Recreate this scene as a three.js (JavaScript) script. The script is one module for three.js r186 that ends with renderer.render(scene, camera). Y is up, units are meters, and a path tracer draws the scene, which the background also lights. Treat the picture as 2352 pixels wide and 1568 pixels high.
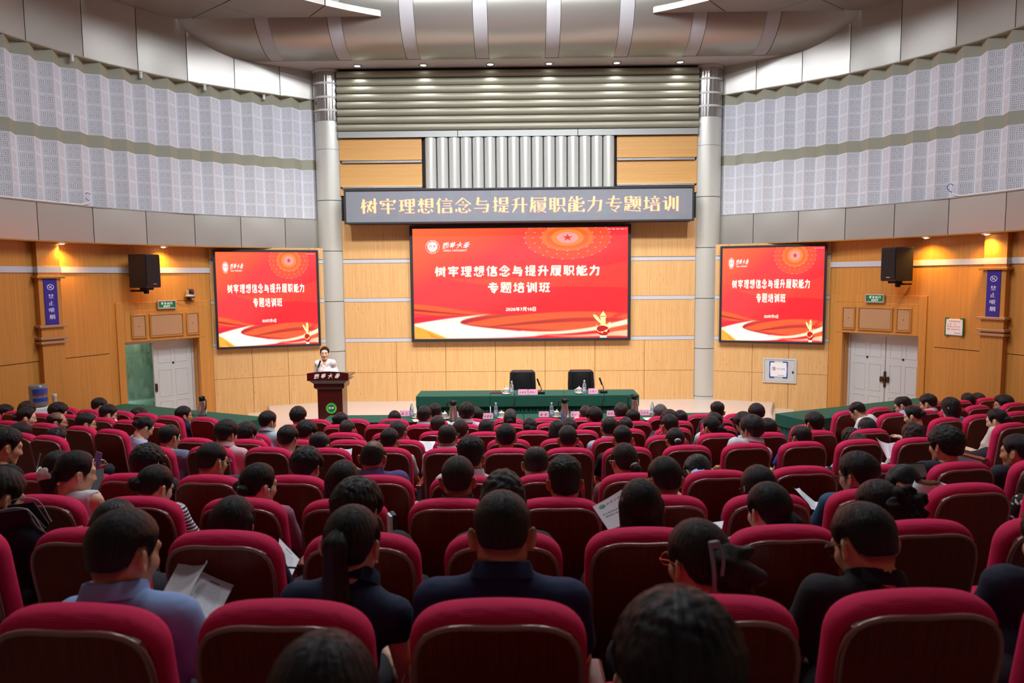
import * as THREE from 'three';
import { mergeGeometries, mergeVertices, toCreasedNormals } from 'three/addons/utils/BufferGeometryUtils.js';
import { RoundedBoxGeometry } from 'three/addons/geometries/RoundedBoxGeometry.js';
import { RectAreaLightUniformsLib } from 'three/addons/lights/RectAreaLightUniformsLib.js';

// ---------------------------------------------------------------- camera, exposure, large lights
const V3 = (x, y, z) => new THREE.Vector3(x, y, z);
const CAM_Y = 3.045;
const scene = new THREE.Scene();
scene.background = new THREE.Color(0x000000);
const camera = new THREE.PerspectiveCamera((2 * Math.atan(784 / 1650) * 180) / Math.PI, 1.5, 0.05, 100);
camera.position.set(0, CAM_Y, 0);
camera.rotation.order = 'YXZ';
camera.rotation.set(-Math.atan(146 / 1650), Math.atan(17 / 1650), -0.009);
camera.focus = 9; camera.userData.fStop = 3.2;
camera.updateMatrixWorld(true);
scene.add(camera);
const EXPOSURE = 1.0;
const renderer = new THREE.WebGLRenderer({ antialias: true });
renderer.toneMapping = THREE.LinearToneMapping;
renderer.toneMappingExposure = EXPOSURE;
renderer.shadowMap.enabled = true;
RectAreaLightUniformsLib.init();

// panel lights in the dome recess of the ceiling: x, distance from the camera, height, width, depth, intensity
const CEILING_LIGHTS = [
  [-2.3, 10.9, 9.30, 1.2, 0.7, 52, 0.55], [-0.8, 11.3, 9.30, 1.2, 0.7, 52, 0.55], [0.8, 11.3, 9.30, 1.2, 0.7, 52, 0.55], [2.3, 10.9, 9.30, 1.2, 0.7, 52, 0.55],
  [-2.1, 8.4, 9.30, 1.2, 0.7, 42, 0], [0, 8.8, 9.30, 1.2, 0.7, 42, 0], [2.1, 8.4, 9.30, 1.2, 0.7, 42, 0],
  [-2.2, 5.6, 9.30, 1.2, 0.6, 24, 0], [2.2, 5.6, 9.30, 1.2, 0.6, 24, 0],
];
// spotlights in the dome aimed at the stage: x, distance, height, aimed at x, height, intensity
const STAGE_LIGHTS = [[-4.2, 8.6, 9.2, -3.6, 1.3, 115], [-1.6, 8.0, 9.2, -1.4, 1.2, 115], [1.6, 8.0, 9.2, 1.4, 1.2, 115], [4.2, 8.6, 9.2, 3.6, 1.3, 115]];
const STAGE_SPOT = 3, WARM_SPOT = 7, SCREEN_GLOW = 1.25, SCREEN_LIGHT = 0.9;

// ---------------------------------------------------------------- helpers
let seedState = 7;
const rnd = () => { seedState = (seedState * 1664525 + 1013904223) >>> 0; return seedState / 4294967296; };
const rr = (a, b) => a + (b - a) * rnd();
const clamp = (x, a = 0, b = 1) => Math.max(a, Math.min(b, x));
const lerp = (a, b, t) => a + (b - a) * t;
const smooth = (a, b, x) => { const t = clamp((x - a) / (b - a)); return t * t * (3 - 2 * t); };
const rayDir = (px, py) => V3((px - 1176) / 1650, -(py - 784) / 1650, -1).applyQuaternion(camera.quaternion);
const at = (px, py, d) => { const r = rayDir(px, py); return r.multiplyScalar(d / -r.z).add(camera.position); };          // on the plane that lies d in front of the camera
const atY = (px, py, y) => { const r = rayDir(px, py); return r.multiplyScalar((y - CAM_Y) / r.y).add(camera.position); };   // on the level y

const used = new Map();
function numbered(name) { const n = used.get(name) ?? 0; used.set(name, n + 1); return n ? `${name}_${String(n).padStart(3, '0')}` : name; }
function tag(o, label, category, group) { o.userData.label = label; o.userData.category = category; if (group) o.userData.group = group; return o; }
function thing(name, label, category, pos = [0, 0, 0], turn = 0, group) {
  const o = new THREE.Group(); o.name = numbered(name); scene.add(o);
  o.position.set(...pos); o.rotation.y = turn; return tag(o, label, category, group);
}
function structure(name) { const o = new THREE.Group(); o.name = name; o.userData.kind = 'structure'; scene.add(o); return o; }
function part(name, geo, mat, parent, label) {
  const m = new THREE.Mesh(Array.isArray(geo) ? merge(geo) : geo, mat); m.name = name; m.castShadow = m.receiveShadow = true;
  if (label) m.userData.label = label;
  parent.add(m); return m;
}
function single(name, geo, mat, label, category, group) {
  const m = new THREE.Mesh(Array.isArray(geo) ? merge(geo) : geo, mat); m.name = numbered(name); m.castShadow = m.receiveShadow = true;
  scene.add(m); return tag(m, label, category, group);
}
function merge(list) {
  const flat = list.map((g) => { const h = g.index ? g.toNonIndexed() : g; for (const k of Object.keys(h.attributes)) if (!['position', 'normal', 'uv'].includes(k)) h.deleteAttribute(k); if (!h.attributes.uv) h.setAttribute('uv', new THREE.BufferAttribute(new Float32Array(h.attributes.position.count * 2), 2)); return h; });
  return flat.length === 1 ? flat[0] : mergeGeometries(flat);
}
const T = (g, x = 0, y = 0, z = 0, rx = 0, ry = 0, rz = 0) => { g.applyMatrix4(new THREE.Matrix4().compose(V3(x, y, z), new THREE.Quaternion().setFromEuler(new THREE.Euler(rx, ry, rz, 'YXZ')), V3(1, 1, 1))); return g; };
// uv in metres, chosen by the direction a face looks
function metric(g, su = 1, sv = 1, ou = 0, ov = 0) {
  const h = g.index ? g.toNonIndexed() : g; const p = h.attributes.position, uv = new Float32Array(p.count * 2);
  const a = V3(), b = V3(), c = V3(), n = V3();
  for (let i = 0; i < p.count; i += 3) {
    a.fromBufferAttribute(p, i); b.fromBufferAttribute(p, i + 1); c.fromBufferAttribute(p, i + 2);
    n.copy(b).sub(a).cross(c.clone().sub(a)); const x = Math.abs(n.x), y = Math.abs(n.y), z = Math.abs(n.z);
    [a, b, c].forEach((q, k) => {
      const u = y > x && y > z ? q.x : x > z ? q.z : q.x, v = y > x && y > z ? q.z : q.y;
      uv[(i + k) * 2] = u * su + ou; uv[(i + k) * 2 + 1] = v * sv + ov;
    });
  }
  h.setAttribute('uv', new THREE.BufferAttribute(uv, 2)); return h;
}
const box = (w, h, d, x = 0, y = 0, z = 0) => metric(new THREE.BoxGeometry(w, h, d)).translate(x, y, z);
const rbox = (w, h, d, r = 0.01, seg = 2) => new RoundedBoxGeometry(w, h, d, seg, Math.min(r, w / 2.01, h / 2.01, d / 2.01));
const cyl = (r0, r1, h, s = 20, open = false) => new THREE.CylinderGeometry(r0, r1, h, s, 1, open);
const tube = (pts, r, seg = 24, rs = 6, closed = false) => new THREE.TubeGeometry(new THREE.CatmullRomCurve3(pts, closed), seg, r, rs, closed);
const lathe = (pts, s = 24) => new THREE.LatheGeometry(pts.map((p) => new THREE.Vector2(p[0], p[1])), s);
function plate(pts, depth, bevel = 0, holes = []) {
  const s = new THREE.Shape(pts.map((p) => new THREE.Vector2(p[0], p[1])));
  for (const h of holes) s.holes.push(new THREE.Path(h.map((p) => new THREE.Vector2(p[0], p[1]))));
  return new THREE.ExtrudeGeometry(s, { depth, bevelEnabled: bevel > 0, bevelThickness: bevel, bevelSize: bevel, bevelOffset: -bevel, bevelSegments: 2, curveSegments: 8 });
}
const rect = (x0, y0, x1, y1) => [[x0, y0], [x1, y0], [x1, y1], [x0, y1]];

// ---------------------------------------------------------------- materials
const mat = (color, roughness = 0.6, more = {}) => new THREE.MeshPhysicalMaterial({ color, roughness, ...more });
function canvas(w, h, draw, srgb = true, wrap = true) {
  const c = document.createElement('canvas'); c.width = w; c.height = h; draw(c.getContext('2d'), w, h);
  const t = new THREE.CanvasTexture(c); t.magFilter = THREE.LinearFilter; if (srgb) t.colorSpace = THREE.SRGBColorSpace;
  if (wrap) t.wrapS = t.wrapT = THREE.RepeatWrapping; return t;
}
const rgba = (r, g, b, a = 1) => `rgba(${r | 0},${g | 0},${b | 0},${a})`;
// light maple laminate of the stage wall: vertical streaks and small knots, one square tile is 1.2 m wide and 2.4 m tall
const lightWood = canvas(512, 1024, (g, w, h) => {
  g.fillStyle = 'rgb(222,176,116)'; g.fillRect(0, 0, w, h);
  for (let i = 0; i < 900; i++) {
    const x = rnd() * w, y = rnd() * h, l = rr(60, 380), k = rnd(), wd = rr(0.6, 4.5);
    g.strokeStyle = k < 0.45 ? rgba(196, 138, 76, rr(0.06, 0.28)) : k < 0.8 ? rgba(240, 204, 152, rr(0.08, 0.32)) : rgba(172, 108, 56, rr(0.05, 0.22)); g.lineWidth = wd;
    for (const oy of [-h, 0, h]) { g.beginPath(); g.moveTo(x, y + oy); g.bezierCurveTo(x + rr(-5, 5), y + oy + l / 3, x + rr(-5, 5), y + oy + (2 * l) / 3, x + rr(-4, 4), y + oy + l); g.stroke(); }
  }
  for (let i = 0; i < 22; i++) {
    const x = rnd() * w, y = rr(40, h - 40), r = rr(2, 5);
    for (let k = 0; k < 3; k++) { g.strokeStyle = rgba(178, 104, 48, 0.16); g.lineWidth = rr(1, 2.4); g.beginPath(); g.ellipse(x, y, r * (0.5 + k * 0.5), r * (1.2 + k * 1.3), 0, 0, 7); g.stroke(); }
    g.fillStyle = rgba(160, 90, 44, 0.3); g.beginPath(); g.ellipse(x, y, r * 0.5, r, 0, 0, 7); g.fill();
  }
});
lightWood.repeat.set(1 / 1.2, 1 / 2.4);
// orange beech veneer of the side walls and the upper stage wall
const makeVeneer = (base, dark, light) => canvas(512, 512, (g, w, h) => {
  g.fillStyle = rgba(...base); g.fillRect(0, 0, w, h);
  for (let i = 0; i < 1500; i++) {
    const x = rnd() * w, y = rnd() * h, l = rr(120, 512);
    g.strokeStyle = rnd() < 0.5 ? rgba(...dark, rr(0.04, 0.14)) : rgba(...light, rr(0.04, 0.14)); g.lineWidth = rr(0.6, 3.5);
    for (const oy of [-h, 0]) { g.beginPath(); g.moveTo(x, y + oy); g.lineTo(x + rr(-2, 2), y + oy + l); g.stroke(); }
  }
});
const veneer = makeVeneer([200, 136, 60], [168, 104, 36], [222, 164, 86]);
veneer.repeat.set(1 / 1.6, 1 / 2.2);
const veneerAcross = makeVeneer([208, 156, 88], [184, 130, 62], [224, 176, 110]); veneerAcross.rotation = Math.PI / 2; veneerAcross.repeat.set(1 / 1.6, 1 / 1.6);
const mahogany = canvas(256, 256, (g, w, h) => {
  g.fillStyle = 'rgb(116,28,16)'; g.fillRect(0, 0, w, h);
  for (let i = 0; i < 500; i++) { const x = rnd() * w, y = rnd() * h; g.strokeStyle = rnd() < 0.5 ? rgba(48, 8, 4, rr(0.05, 0.25)) : rgba(122, 40, 20, rr(0.04, 0.2)); g.lineWidth = rr(0.5, 2.5); g.beginPath(); g.moveTo(x, y); g.lineTo(x + rr(-3, 3), y + rr(40, 200)); g.stroke(); }
});
mahogany.repeat.set(1.6, 1.2);
// pierced acoustic board: squares within squares made of small dark holes
const drawPierced = (g, w, h, bg, hole) => {
  g.fillStyle = bg; g.fillRect(0, 0, w, h); g.fillStyle = hole;
  const s = w / 2.3, x0 = (w - 2 * s) / 2; const rows = 8, sy = (h * 0.975) / (rows + 0.2 * 3);
  for (let r = 0; r < rows; r++) for (let c = 0; c < 2; c++) {
    const cx = x0 + s * (c + 0.5), cy = h * 0.0125 + sy * (r + 0.5 + 0.2 * Math.floor(r / 2));
    const ring = (k, n, d) => { for (let i = 0; i <= n; i++) { const t = (i / n) * 2 - 1; for (const [a, b] of [[t, -1], [t, 1], [-1, t], [1, t]]) { g.fillRect(cx + a * k * s * 0.5 - d / 2, cy + b * k * sy * 0.5 - d / 2, d, d); } } };
    ring(0.9, 12, w * 0.016); ring(0.5, 7, w * 0.022); ring(0.06, 1, w * 0.026);
    if (r % 2 === 0) for (let i = 0; i < 4; i++) g.fillRect(cx - s * 0.02, cy + sy * 0.5 + i * 2 - 4, w * 0.011, 2);
  }
};
const pierced = canvas(256, 1024, (g, w, h) => drawPierced(g, w, h, 'rgb(226,228,234)', 'rgb(96,98,104)'));
const piercedBump = canvas(256, 1024, (g, w, h) => drawPierced(g, w, h, '#fff', '#000'), false);
// coarse speckled green marble seen through the open door
const marble = canvas(256, 256, (g, w, h) => {
  g.fillStyle = 'rgb(126,168,152)'; g.fillRect(0, 0, w, h);
  for (let i = 0; i < 5200; i++) { const k = rnd(); g.fillStyle = k < 0.5 ? rgba(84, 128, 110, 0.4) : k < 0.8 ? rgba(170, 204, 190, 0.4) : rgba(96, 110, 70, 0.35); g.fillRect(rnd() * w, rnd() * h, rr(1, 4), rr(1, 4)); }
});
marble.repeat.set(0.8, 0.8);
const tileFloor = canvas(512, 512, (g, w, h) => {
  g.fillStyle = 'rgb(205,194,184)'; g.fillRect(0, 0, w, h);
  for (let i = 0; i < 6000; i++) { g.fillStyle = rnd() < 0.5 ? rgba(190, 176, 166, 0.25) : rgba(222, 212, 204, 0.25); g.fillRect(rnd() * w, rnd() * h, rr(1, 3), rr(1, 3)); }
  g.strokeStyle = rgba(186, 175, 167, 0.55); g.lineWidth = 1.5; for (let i = 0; i <= 2; i++) { g.strokeRect(-1, -1, w / 2 + 1, h / 2 + 1); g.strokeRect(w / 2, h / 2, w, h); g.strokeRect(w / 2, -1, w, h / 2 + 1); }
});
tileFloor.repeat.set(1 / 1.2, 1 / 1.2);
const knit = canvas(64, 64, (g, w, h) => {                                     // ribbed weave of the seat fabric
  g.fillStyle = '#777'; g.fillRect(0, 0, w, h);
  for (let y = 0; y < 8; y++) for (let x = 0; x < 8; x++) { g.fillStyle = '#fff'; g.beginPath(); g.ellipse(x * 8 + (y % 2) * 4 + 2, y * 8 + 4, 3.2, 2.6, 0, 0, 7); g.fill(); }
}, false);
knit.repeat.set(26, 26);
const brushed = canvas(256, 256, (g, w, h) => { g.fillStyle = '#888'; g.fillRect(0, 0, w, h); for (let i = 0; i < 2500; i++) { g.fillStyle = rgba(rr(90, 190), rr(90, 190), rr(90, 190), 0.12); g.fillRect(rnd() * w, rnd() * h, rr(1, 3), rr(1, 3)); } }, false);
const M = {
  panelA: mat(0xb4b2aa, 0.36, { metalness: 0.45 }), panelB: mat(0xaeaca4, 0.4, { metalness: 0.45 }), panelC: mat(0xbab7af, 0.38, { metalness: 0.45 }),
  barrel: mat(0xa8a49a, 0.3, { metalness: 0.62 }), strip: mat(0xb2b0b0, 0.55, { metalness: 0.1 }), joint: mat(0x14130f, 0.8), column: mat(0xcfcfc6, 0.38, { metalness: 0.3 }),
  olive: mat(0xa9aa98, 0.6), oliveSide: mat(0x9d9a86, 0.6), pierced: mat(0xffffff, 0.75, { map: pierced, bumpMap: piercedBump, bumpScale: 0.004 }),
  slat: mat(0x96937f, 0.5, { metalness: 0.2 }), flashing: mat(0xa6a9a4, 0.45, { metalness: 0.4 }), tubeMetal: mat(0xcfd0ca, 0.36, { metalness: 0.4 }), dark: mat(0x0c0c0d, 0.7),
  soffit: mat(0xbab4b0, 0.8), ceiling: mat(0x98928a, 0.38, { metalness: 0.4 }), dome: mat(0xcfcdc8, 0.9),
  lightWood: mat(0xffffff, 0.5, { map: lightWood }), veneer: mat(0xffffff, 0.42, { map: veneer }), veneerAcross: mat(0xffffff, 0.45, { map: veneerAcross }), veneerTrim: mat(0xb07a34, 0.45),
  greyStrip: mat(0xc4c6cc, 0.5), floor: mat(0xffffff, 0.3, { map: tileFloor }), floorEdge: mat(0xa9a8a2, 0.4), tier: mat(0x6c625a, 0.55), plaster: mat(0xb9b4ac, 0.9),
  leather: mat(0xb48a62, 0.6), doorWhite: mat(0xc6c9c8, 0.45), bronze: mat(0x4a3626, 0.45, { metalness: 0.6 }), black: mat(0x121214, 0.5), blackMatte: mat(0x0b0b0c, 0.8), marble: mat(0xffffff, 0.4, { map: marble }),
  aluminium: mat(0xc8cacc, 0.35, { metalness: 0.8 }), steel: mat(0xcfcfcc, 0.24, { metalness: 0.95 }), white: mat(0xe6e6e3, 0.5), porcelain: mat(0xeceae4, 0.15, { clearcoat: 0.6 }), plasticGrey: mat(0x9aa0a2, 0.5),
  screenFrame: mat(0x26282c, 0.5), chairRed: mat(0xe6175a, 0.85, { sheen: 0.6, sheenColor: new THREE.Color(0xc03868), sheenRoughness: 0.6, bumpMap: knit, bumpScale: 0.0014 }),
  chairWood: mat(0xffffff, 0.36, { specularIntensity: 0.45, map: mahogany, clearcoat: 0.25, clearcoatRoughness: 0.3 }), chairTrim: mat(0x9c6660, 0.24, { clearcoat: 0.9, clearcoatRoughness: 0.18 }), chairSteel: mat(0x85898c, 0.5, { metalness: 0.5 }), armWood: mat(0x8a2f18, 0.25, { clearcoat: 0.6 }),
  podium: mat(0x9a8078, 0.3, { map: mahogany, clearcoat: 0.5, clearcoatRoughness: 0.2 }), cloth: mat(0x0f5141, 0.85, { sheen: 0.4, sheenColor: new THREE.Color(0x2b8a70) }), clothDark: mat(0x0b3d31, 0.9),
  execLeather: mat(0x17191c, 0.4), pinkCard: mat(0xf0a6c4, 0.7), paper: mat(0xeef0f4, 0.75), creamPaper: mat(0xe8e0c8, 0.8), plastic: mat(0xffffff, 0.08, { transmission: 1, thickness: 0, ior: 1.3 }), water: mat(0xcfe0ee, 0.12, { transmission: 0.75, thickness: 0.02, ior: 1.33 }),
};
for (const m of Object.values(M)) m.side = THREE.FrontSide;
// ---------------------------------------------------------------- Chinese lettering: every character as its strokes on a 100 x 100 grid
const STROKES = {
  树: '0430-3430 1905-1995 1930-0462 2142-3254 3622-6222-3888 3838-6480 6232-9832 8405-8490-7484 6848-7664',
  牢: '5002-5013 1032-1018-9018-8632 3030-1852 2642-8242 0866-9266 5228-5298', 理: '0615-3615 0846-3446 0482-3874 2115-2178 4610-4652 4610-9210-9252 4631-9231 4652-9252 6910-6992 4672-9272 4093-9793',
  想: '0620-4620 2704-2760 2622-0848 2926-4440 5608-5660 5608-9008-9060 5624-9024 5641-9041 5658-9058 1472-0890 3070-3290-4494-6894-7282 4866-5678 8070-9286',
  信: '2804-0642 1928-1997 6003-6613 3620-9820 4436-9036 4451-9051 4466-4496 4466-9066-9096 4492-9092', 念: '5002-0642 5002-9542 4624-5434 2446-7646-5864 1472-0890 3068-3290-4494-7094-7482 4866-5678 8270-9386',
  与: '3004-2446-8646-8090-6492 2824-8224 0568-7268', 提: '0426-3626 2004-2088-1084 0462-3650 4806-4844 4806-8806-8844 4825-8825 4843-8843 4055-9755 6955-6990 6972-9272 5266-4094 4880-6292-9893',
  升: '5206-1020 0448-9748 3216-3060-1096 7004-7097', 履: '1408-9008-9026-1426 1408-1360-0396 3432-2046 3648-2066 2958-2996 5232-4244 4838-9438 5246-5268 5246-8846-8868 5257-8857 5267-8867 5870-4286 5476-8676-4497 5882-9697',
  职: '0410-4410 1210-1276 3510-3597 1232-3532 1253-3553 0280-4670 5412-5458 5412-9012-9058 5456-9056 6466-4894 8066-9794', 能: '2604-1030-4226 3416-4634 1242-1297 1242-4242-4292-3492 1258-4258 1274-4274 8810-5822 5604-5642-9242-9430 8856-5870 5652-5692-9492-9678',
  力: '0828-8628-8088-6494 4604-4250-0896', 专: '1618-8418 0442-9642 5002-3464-8064-5886 3680-6698', 题: '1006-1042 1006-4206-4242 1024-4224 1041-4241 0452-4852 2752-2782 2766-4666 1362-0492 1078-2490-9795 5208-9708 7208-6620 5622-5666 5622-9222-9266 7432-7454-5682 7868-9484',
  培: '0432-3832 2006-2078 0284-4072 6802-7012 4418-9618 5624-6240 8424-7840 4046-9946 5058-5096 5058-9058-9096 5092-9092', 训: '1406-2618 0436-2436-2486-3874 4808-4856-3696 6814-6884 9004-9097',
  班: '0316-3416 0546-3246 0282-3474 1816-1878 5006-5056-3696 4030-4448 6016-9816 6248-9548 5688-9988 7916-7988', 年: '2803-0836 2418-9018 2644-8644 2644-2668 0468-9768 5618-5698', 月: '2206-2260-0896 2206-8006-8094-6692 2234-8034 2260-8060', 日: '1806-1896 1806-8206-8296 1848-8248 1890-8290',
  安: '5002-5012 1032-1018-9018-9032 4628-2672-8297 7250-5480-1497 0652-9452', 全: '5002-0644 5002-9544 2446-7646 2068-8068 0894-9294 5046-5094', 出: '5004-5092 1814-1846-8246 8214-8246 1056-1092-9092 9056-9092', 口: '1614-1692 1614-8414-8492 1686-8486',
  禁: '0618-4618 2704-2752 2720-0844 2824-4438 5418-9418 7404-7452 7420-5644 7524-9442 2258-7858 0872-9272 5072-5097 3080-1694 7080-8694', 止: '5204-5292 5242-8642 2236-2292 0492-9792', 吸: '0618-0672 0618-3218-3272 0666-3266 5612-5450-3696 4212-8212-7440-9240-7672-4697 5644-7276-9897',
  烟: '1030-1246 3424-2842 2206-2056-0496 2258-3884 4608-4697 4608-9408-9497 4690-9490 5436-8636 7018-6846-5476 7042-8676', 当: '5004-5040 2212-3232 7812-6832 1444-8444-8494 1868-8468 1292-8492', 心: '1442-0676 3430-3480-4692-7092-7674 5212-6032 8038-9468', 有: '0622-9622 4602-3434-0668 3242-3297 3242-8042-8094-7094 3258-8058 3274-8074',
  电: '1420-1468 1420-8220-8268 1444-8244 1466-8266 4804-4884-5694-9294-9578', 西: '0612-9412 1034-1096 1034-9034-9096 1090-9090 3812-3654-2272 6212-6264-8066', 華: '0616-9416 3404-3428 6604-6628 1434-8634 0452-9652 1670-8470 3034-3070 7034-7070 5028-5098', 大: '0636-9436 5004-4850-0896 5240-9496',
  學: '2208-2038 7808-8038 4206-5820 5806-4220 4224-5836 5824-4236 0856-0844-9244-9056 2858-7058-5270 5270-5296-4092 0678-9478', 报: '0426-3626 2004-2090-1086 0462-3650 4808-4897 4808-8808-8634-7434 5448-9048-5296 5854-9796', 告: '3006-1632 2622-8422 5204-5246 0646-9446 2260-2296 2260-7860-7896 2290-7890',
  人: '5004-4644-0896 5034-9496', 主: '4403-5616 1224-8824 1856-8256 0492-9692 5024-5092', 持: '0426-3626 2004-2090-1086 0462-3650 7004-7040 4620-9420 4040-9840 4260-9860 8046-8092-6892 5470-6282', 余: '5002-0644 5002-9544 2840-7240 1060-9060 5040-5094-4090 2870-1490 7070-8890',
  孝: '2016-7216 4604-4634 0634-9434 8410-1060 3054-7454-5266 5266-5295-4092 0876-9276', 其: '0818-9218 3004-3072 7004-7072 3036-7036 3054-7054 0472-9672 3678-1496 6478-8896', 火: '2034-2656 8028-6850 5004-4650-0896 5046-9496', 警: '0814-4614 1606-1620 3606-3620 2024-1038 1830-4430-4050 2036-2048-3448-3436 6004-5030 5816-9416-5650 6228-9450 1058-9058 2068-7868 2076-7876 2486-2497 2486-7486-7497 2496-7496',
  保: '2804-0642 1928-1997 4608-4638 4608-8808-8838 4636-8836 3654-9854 6738-6797 6456-3888 7056-9786', 卫: '1210-7810-7454-6252 4210-4292 0492-9692', 处: '2804-0650 2422-5022-0896 1640-4076-9792 6804-6880 6832-9250', 急: '4002-1430 3816-7416-6030 2030-8030-8058-1858 2044-8044 1472-0890 3070-3290-4494-7094-7482 4866-5678 8270-9386', 救: '0424-5024 2806-2892-2088 3808-4616 0838-1848 4836-0870 2846-4866 6604-5240 6224-9624 8424-7464-4896 6240-7670-9896',
  道: '4206-4816 7204-6616 3420-9620 6220-5832 4632-4680 4632-8432-8480 4648-8448 4664-8464 4680-8480 1408-2420 0636-2036-2074-0892 1880-4094-9894', 靳: '0418-4818 1606-1632 3606-3632 1632-3632 1042-4042-4062-1062-1042 0674-4674 2532-2597 8408-5618 5618-5660-4496 5646-9646 7846-7897', 敏: '1804-0824 1418-4418 1428-4228-4070 1428-1070-4270 0650-4850 2434-3044 2454-3064 4270-3694 6004-4836 5626-9826 8626-7464-4896 6242-7670-9896',
  彭: '2804-2828 0814-5014 1228-4428 1438-1456 1438-4238-4256 1456-4256 1862-2272 3862-3472 0684-5078 8606-5634 9230-5860 9456-5694', 方: '4403-5614 0622-9622 4622-3864-1096 4044-8244-7690-5892', 话: '1406-2618 0436-2436-2486-3874 8808-4820 4038-9838 6814-6858 4860-4896 4860-9060-9096 4892-9092', 朱: '2810-1436 2424-8424 0648-9448 5004-5097 4850-1090 5250-9290', 兴: '1614-2438 4606-5232 8408-7240 0454-9654 3466-1294 6466-9094', 王: '1212-8812 1650-8450 0692-9492 5012-5092', 永: '4402-5612 2822-5222-5292-4088 0844-3844-0884 8230-5850 5640-9488', 杰: '0826-9226 5004-5070 4828-1062 5228-9062 1678-1094 3678-4094 6078-6694 8278-9294',
};
const glyph = (ch) => (STROKES[ch] ?? '').split(' ').filter(Boolean).map((s) => s.split('-').map((p) => [+p.slice(0, 2) / 100, +p.slice(2) / 100]));
// style: hei = even bold strokes, song = thin across and thick down, kai = brush
function write(g, text, x, y, size, { style = 'hei', color = '#fff', gap = 0, weight = 1, squeeze = 1 } = {}) {
  g.save(); g.fillStyle = g.strokeStyle = color; g.lineJoin = 'miter'; g.miterLimit = 3;
  let cx = x;
  for (const ch of text) {
    const st = glyph(ch);
    if (!st.length) { if (ch !== ' ') { g.font = `bold ${size * 0.98}px ${style === 'song' ? 'serif' : 'sans-serif'}`; g.textBaseline = 'alphabetic'; g.fillText(ch, cx, y + size * 0.88); cx += (g.measureText(ch).width + gap) * squeeze; } else cx += size * 0.5; continue; }
    for (const line of st) {
      const P = line.map(([a, b]) => (style === 'kai' ? [cx + (a - 0.2 * (b - 0.5)) * size * squeeze, y + (b - 0.2 * (a - 0.5)) * size] : [cx + (0.03 + a * 0.94) * size * squeeze, y + (0.02 + b * 0.94) * size]));
      if (style === 'hei') {
        g.lineCap = 'butt'; g.lineWidth = size * weight * clamp(0.135 - st.length * 0.0032, 0.085, 0.125); g.beginPath(); P.forEach((p, i) => (i ? g.lineTo(...p) : g.moveTo(...p))); g.stroke();
      } else for (let i = 0; i + 1 < P.length; i++) {
        const [a, b] = [P[i], P[i + 1]], dx = b[0] - a[0], dy = b[1] - a[1], len = Math.hypot(dx, dy) || 1, across = Math.abs(dx) / len, nx = -dy / len, ny = dx / len;
        let w0, w1;
        if (style === 'song') { const w = size * weight * lerp(0.1, 0.03, Math.pow(across, 1.6)); const slant = across > 0.25 && across < 0.95; w0 = slant ? w * 0.55 + (dx < 0 ? w * 0.8 : 0) : w; w1 = slant ? w * 0.45 + (dx > 0 ? w * 0.9 : 0) : w; if (across > 0.95) { g.beginPath(); g.moveTo(b[0], b[1] + w); g.lineTo(b[0] - size * 0.1, b[1]); g.lineTo(b[0] - size * 0.03, b[1] - size * 0.065); g.closePath(); g.fill(); } }
        else { w0 = size * weight * 0.115; w1 = size * weight * (i + 2 === P.length ? 0.05 : 0.09); }
        g.beginPath(); g.moveTo(a[0] + (nx * w0) / 2, a[1] + (ny * w0) / 2); g.lineTo(b[0] + (nx * w1) / 2, b[1] + (ny * w1) / 2); g.lineTo(b[0] - (nx * w1) / 2, b[1] - (ny * w1) / 2); g.lineTo(a[0] - (nx * w0) / 2, a[1] - (ny * w0) / 2); g.closePath(); g.fill();
        if (style === 'kai' || P.length > 2) { g.beginPath(); g.arc(a[0], a[1], w0 / 2, 0, 7); g.fill(); }
      }
    }
    cx += size * squeeze + gap;
  }
  g.restore(); return cx - x;
}
const textWidth = (text, size, gap = 0) => [...text].reduce((s, ch) => s + (STROKES[ch] ? size : size * 0.56) + gap, 0);
function emblem(g, cx, cy, r, ring, field, seal, line = seal) {
  g.save(); g.fillStyle = ring; g.beginPath(); g.arc(cx, cy, r, 0, 7); g.fill();
  g.strokeStyle = line; g.lineWidth = r * 0.045; g.beginPath(); g.arc(cx, cy, r * 0.97, 0, 7); g.stroke(); g.beginPath(); g.arc(cx, cy, r * 0.7, 0, 7); g.stroke();
  g.fillStyle = field; g.beginPath(); g.arc(cx, cy, r * 0.68, 0, 7); g.fill();
  g.fillStyle = line; g.font = `bold ${r * 0.2}px serif`; g.textAlign = 'center'; g.textBaseline = 'middle';
  [...'XIHUA UNIVERSITY'].forEach((ch, i, a) => { const t = -Math.PI / 2 + (i - (a.length - 1) / 2) * 0.165; g.save(); g.translate(cx + Math.cos(t) * r * 0.84, cy + Math.sin(t) * r * 0.84); g.rotate(t + Math.PI / 2); g.fillText(ch, 0, 0); g.restore(); });
  ['西', '華', '大', '學'].forEach((ch, i) => { const t = Math.PI / 2 - (i - 1.5) * 0.3; g.save(); g.translate(cx + Math.cos(t) * r * 0.84, cy + Math.sin(t) * r * 0.84); g.rotate(t - Math.PI / 2); write(g, ch, -r * 0.09, -r * 0.09, r * 0.18, { style: 'kai', color: line }); g.restore(); });
  write(g, '西', cx - r * 0.55, cy - r * 0.32, r * 0.52, { style: 'hei', color: seal }); write(g, '華', cx + r * 0.02, cy - r * 0.32, r * 0.52, { style: 'hei', color: seal }); g.restore();
}
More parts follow.
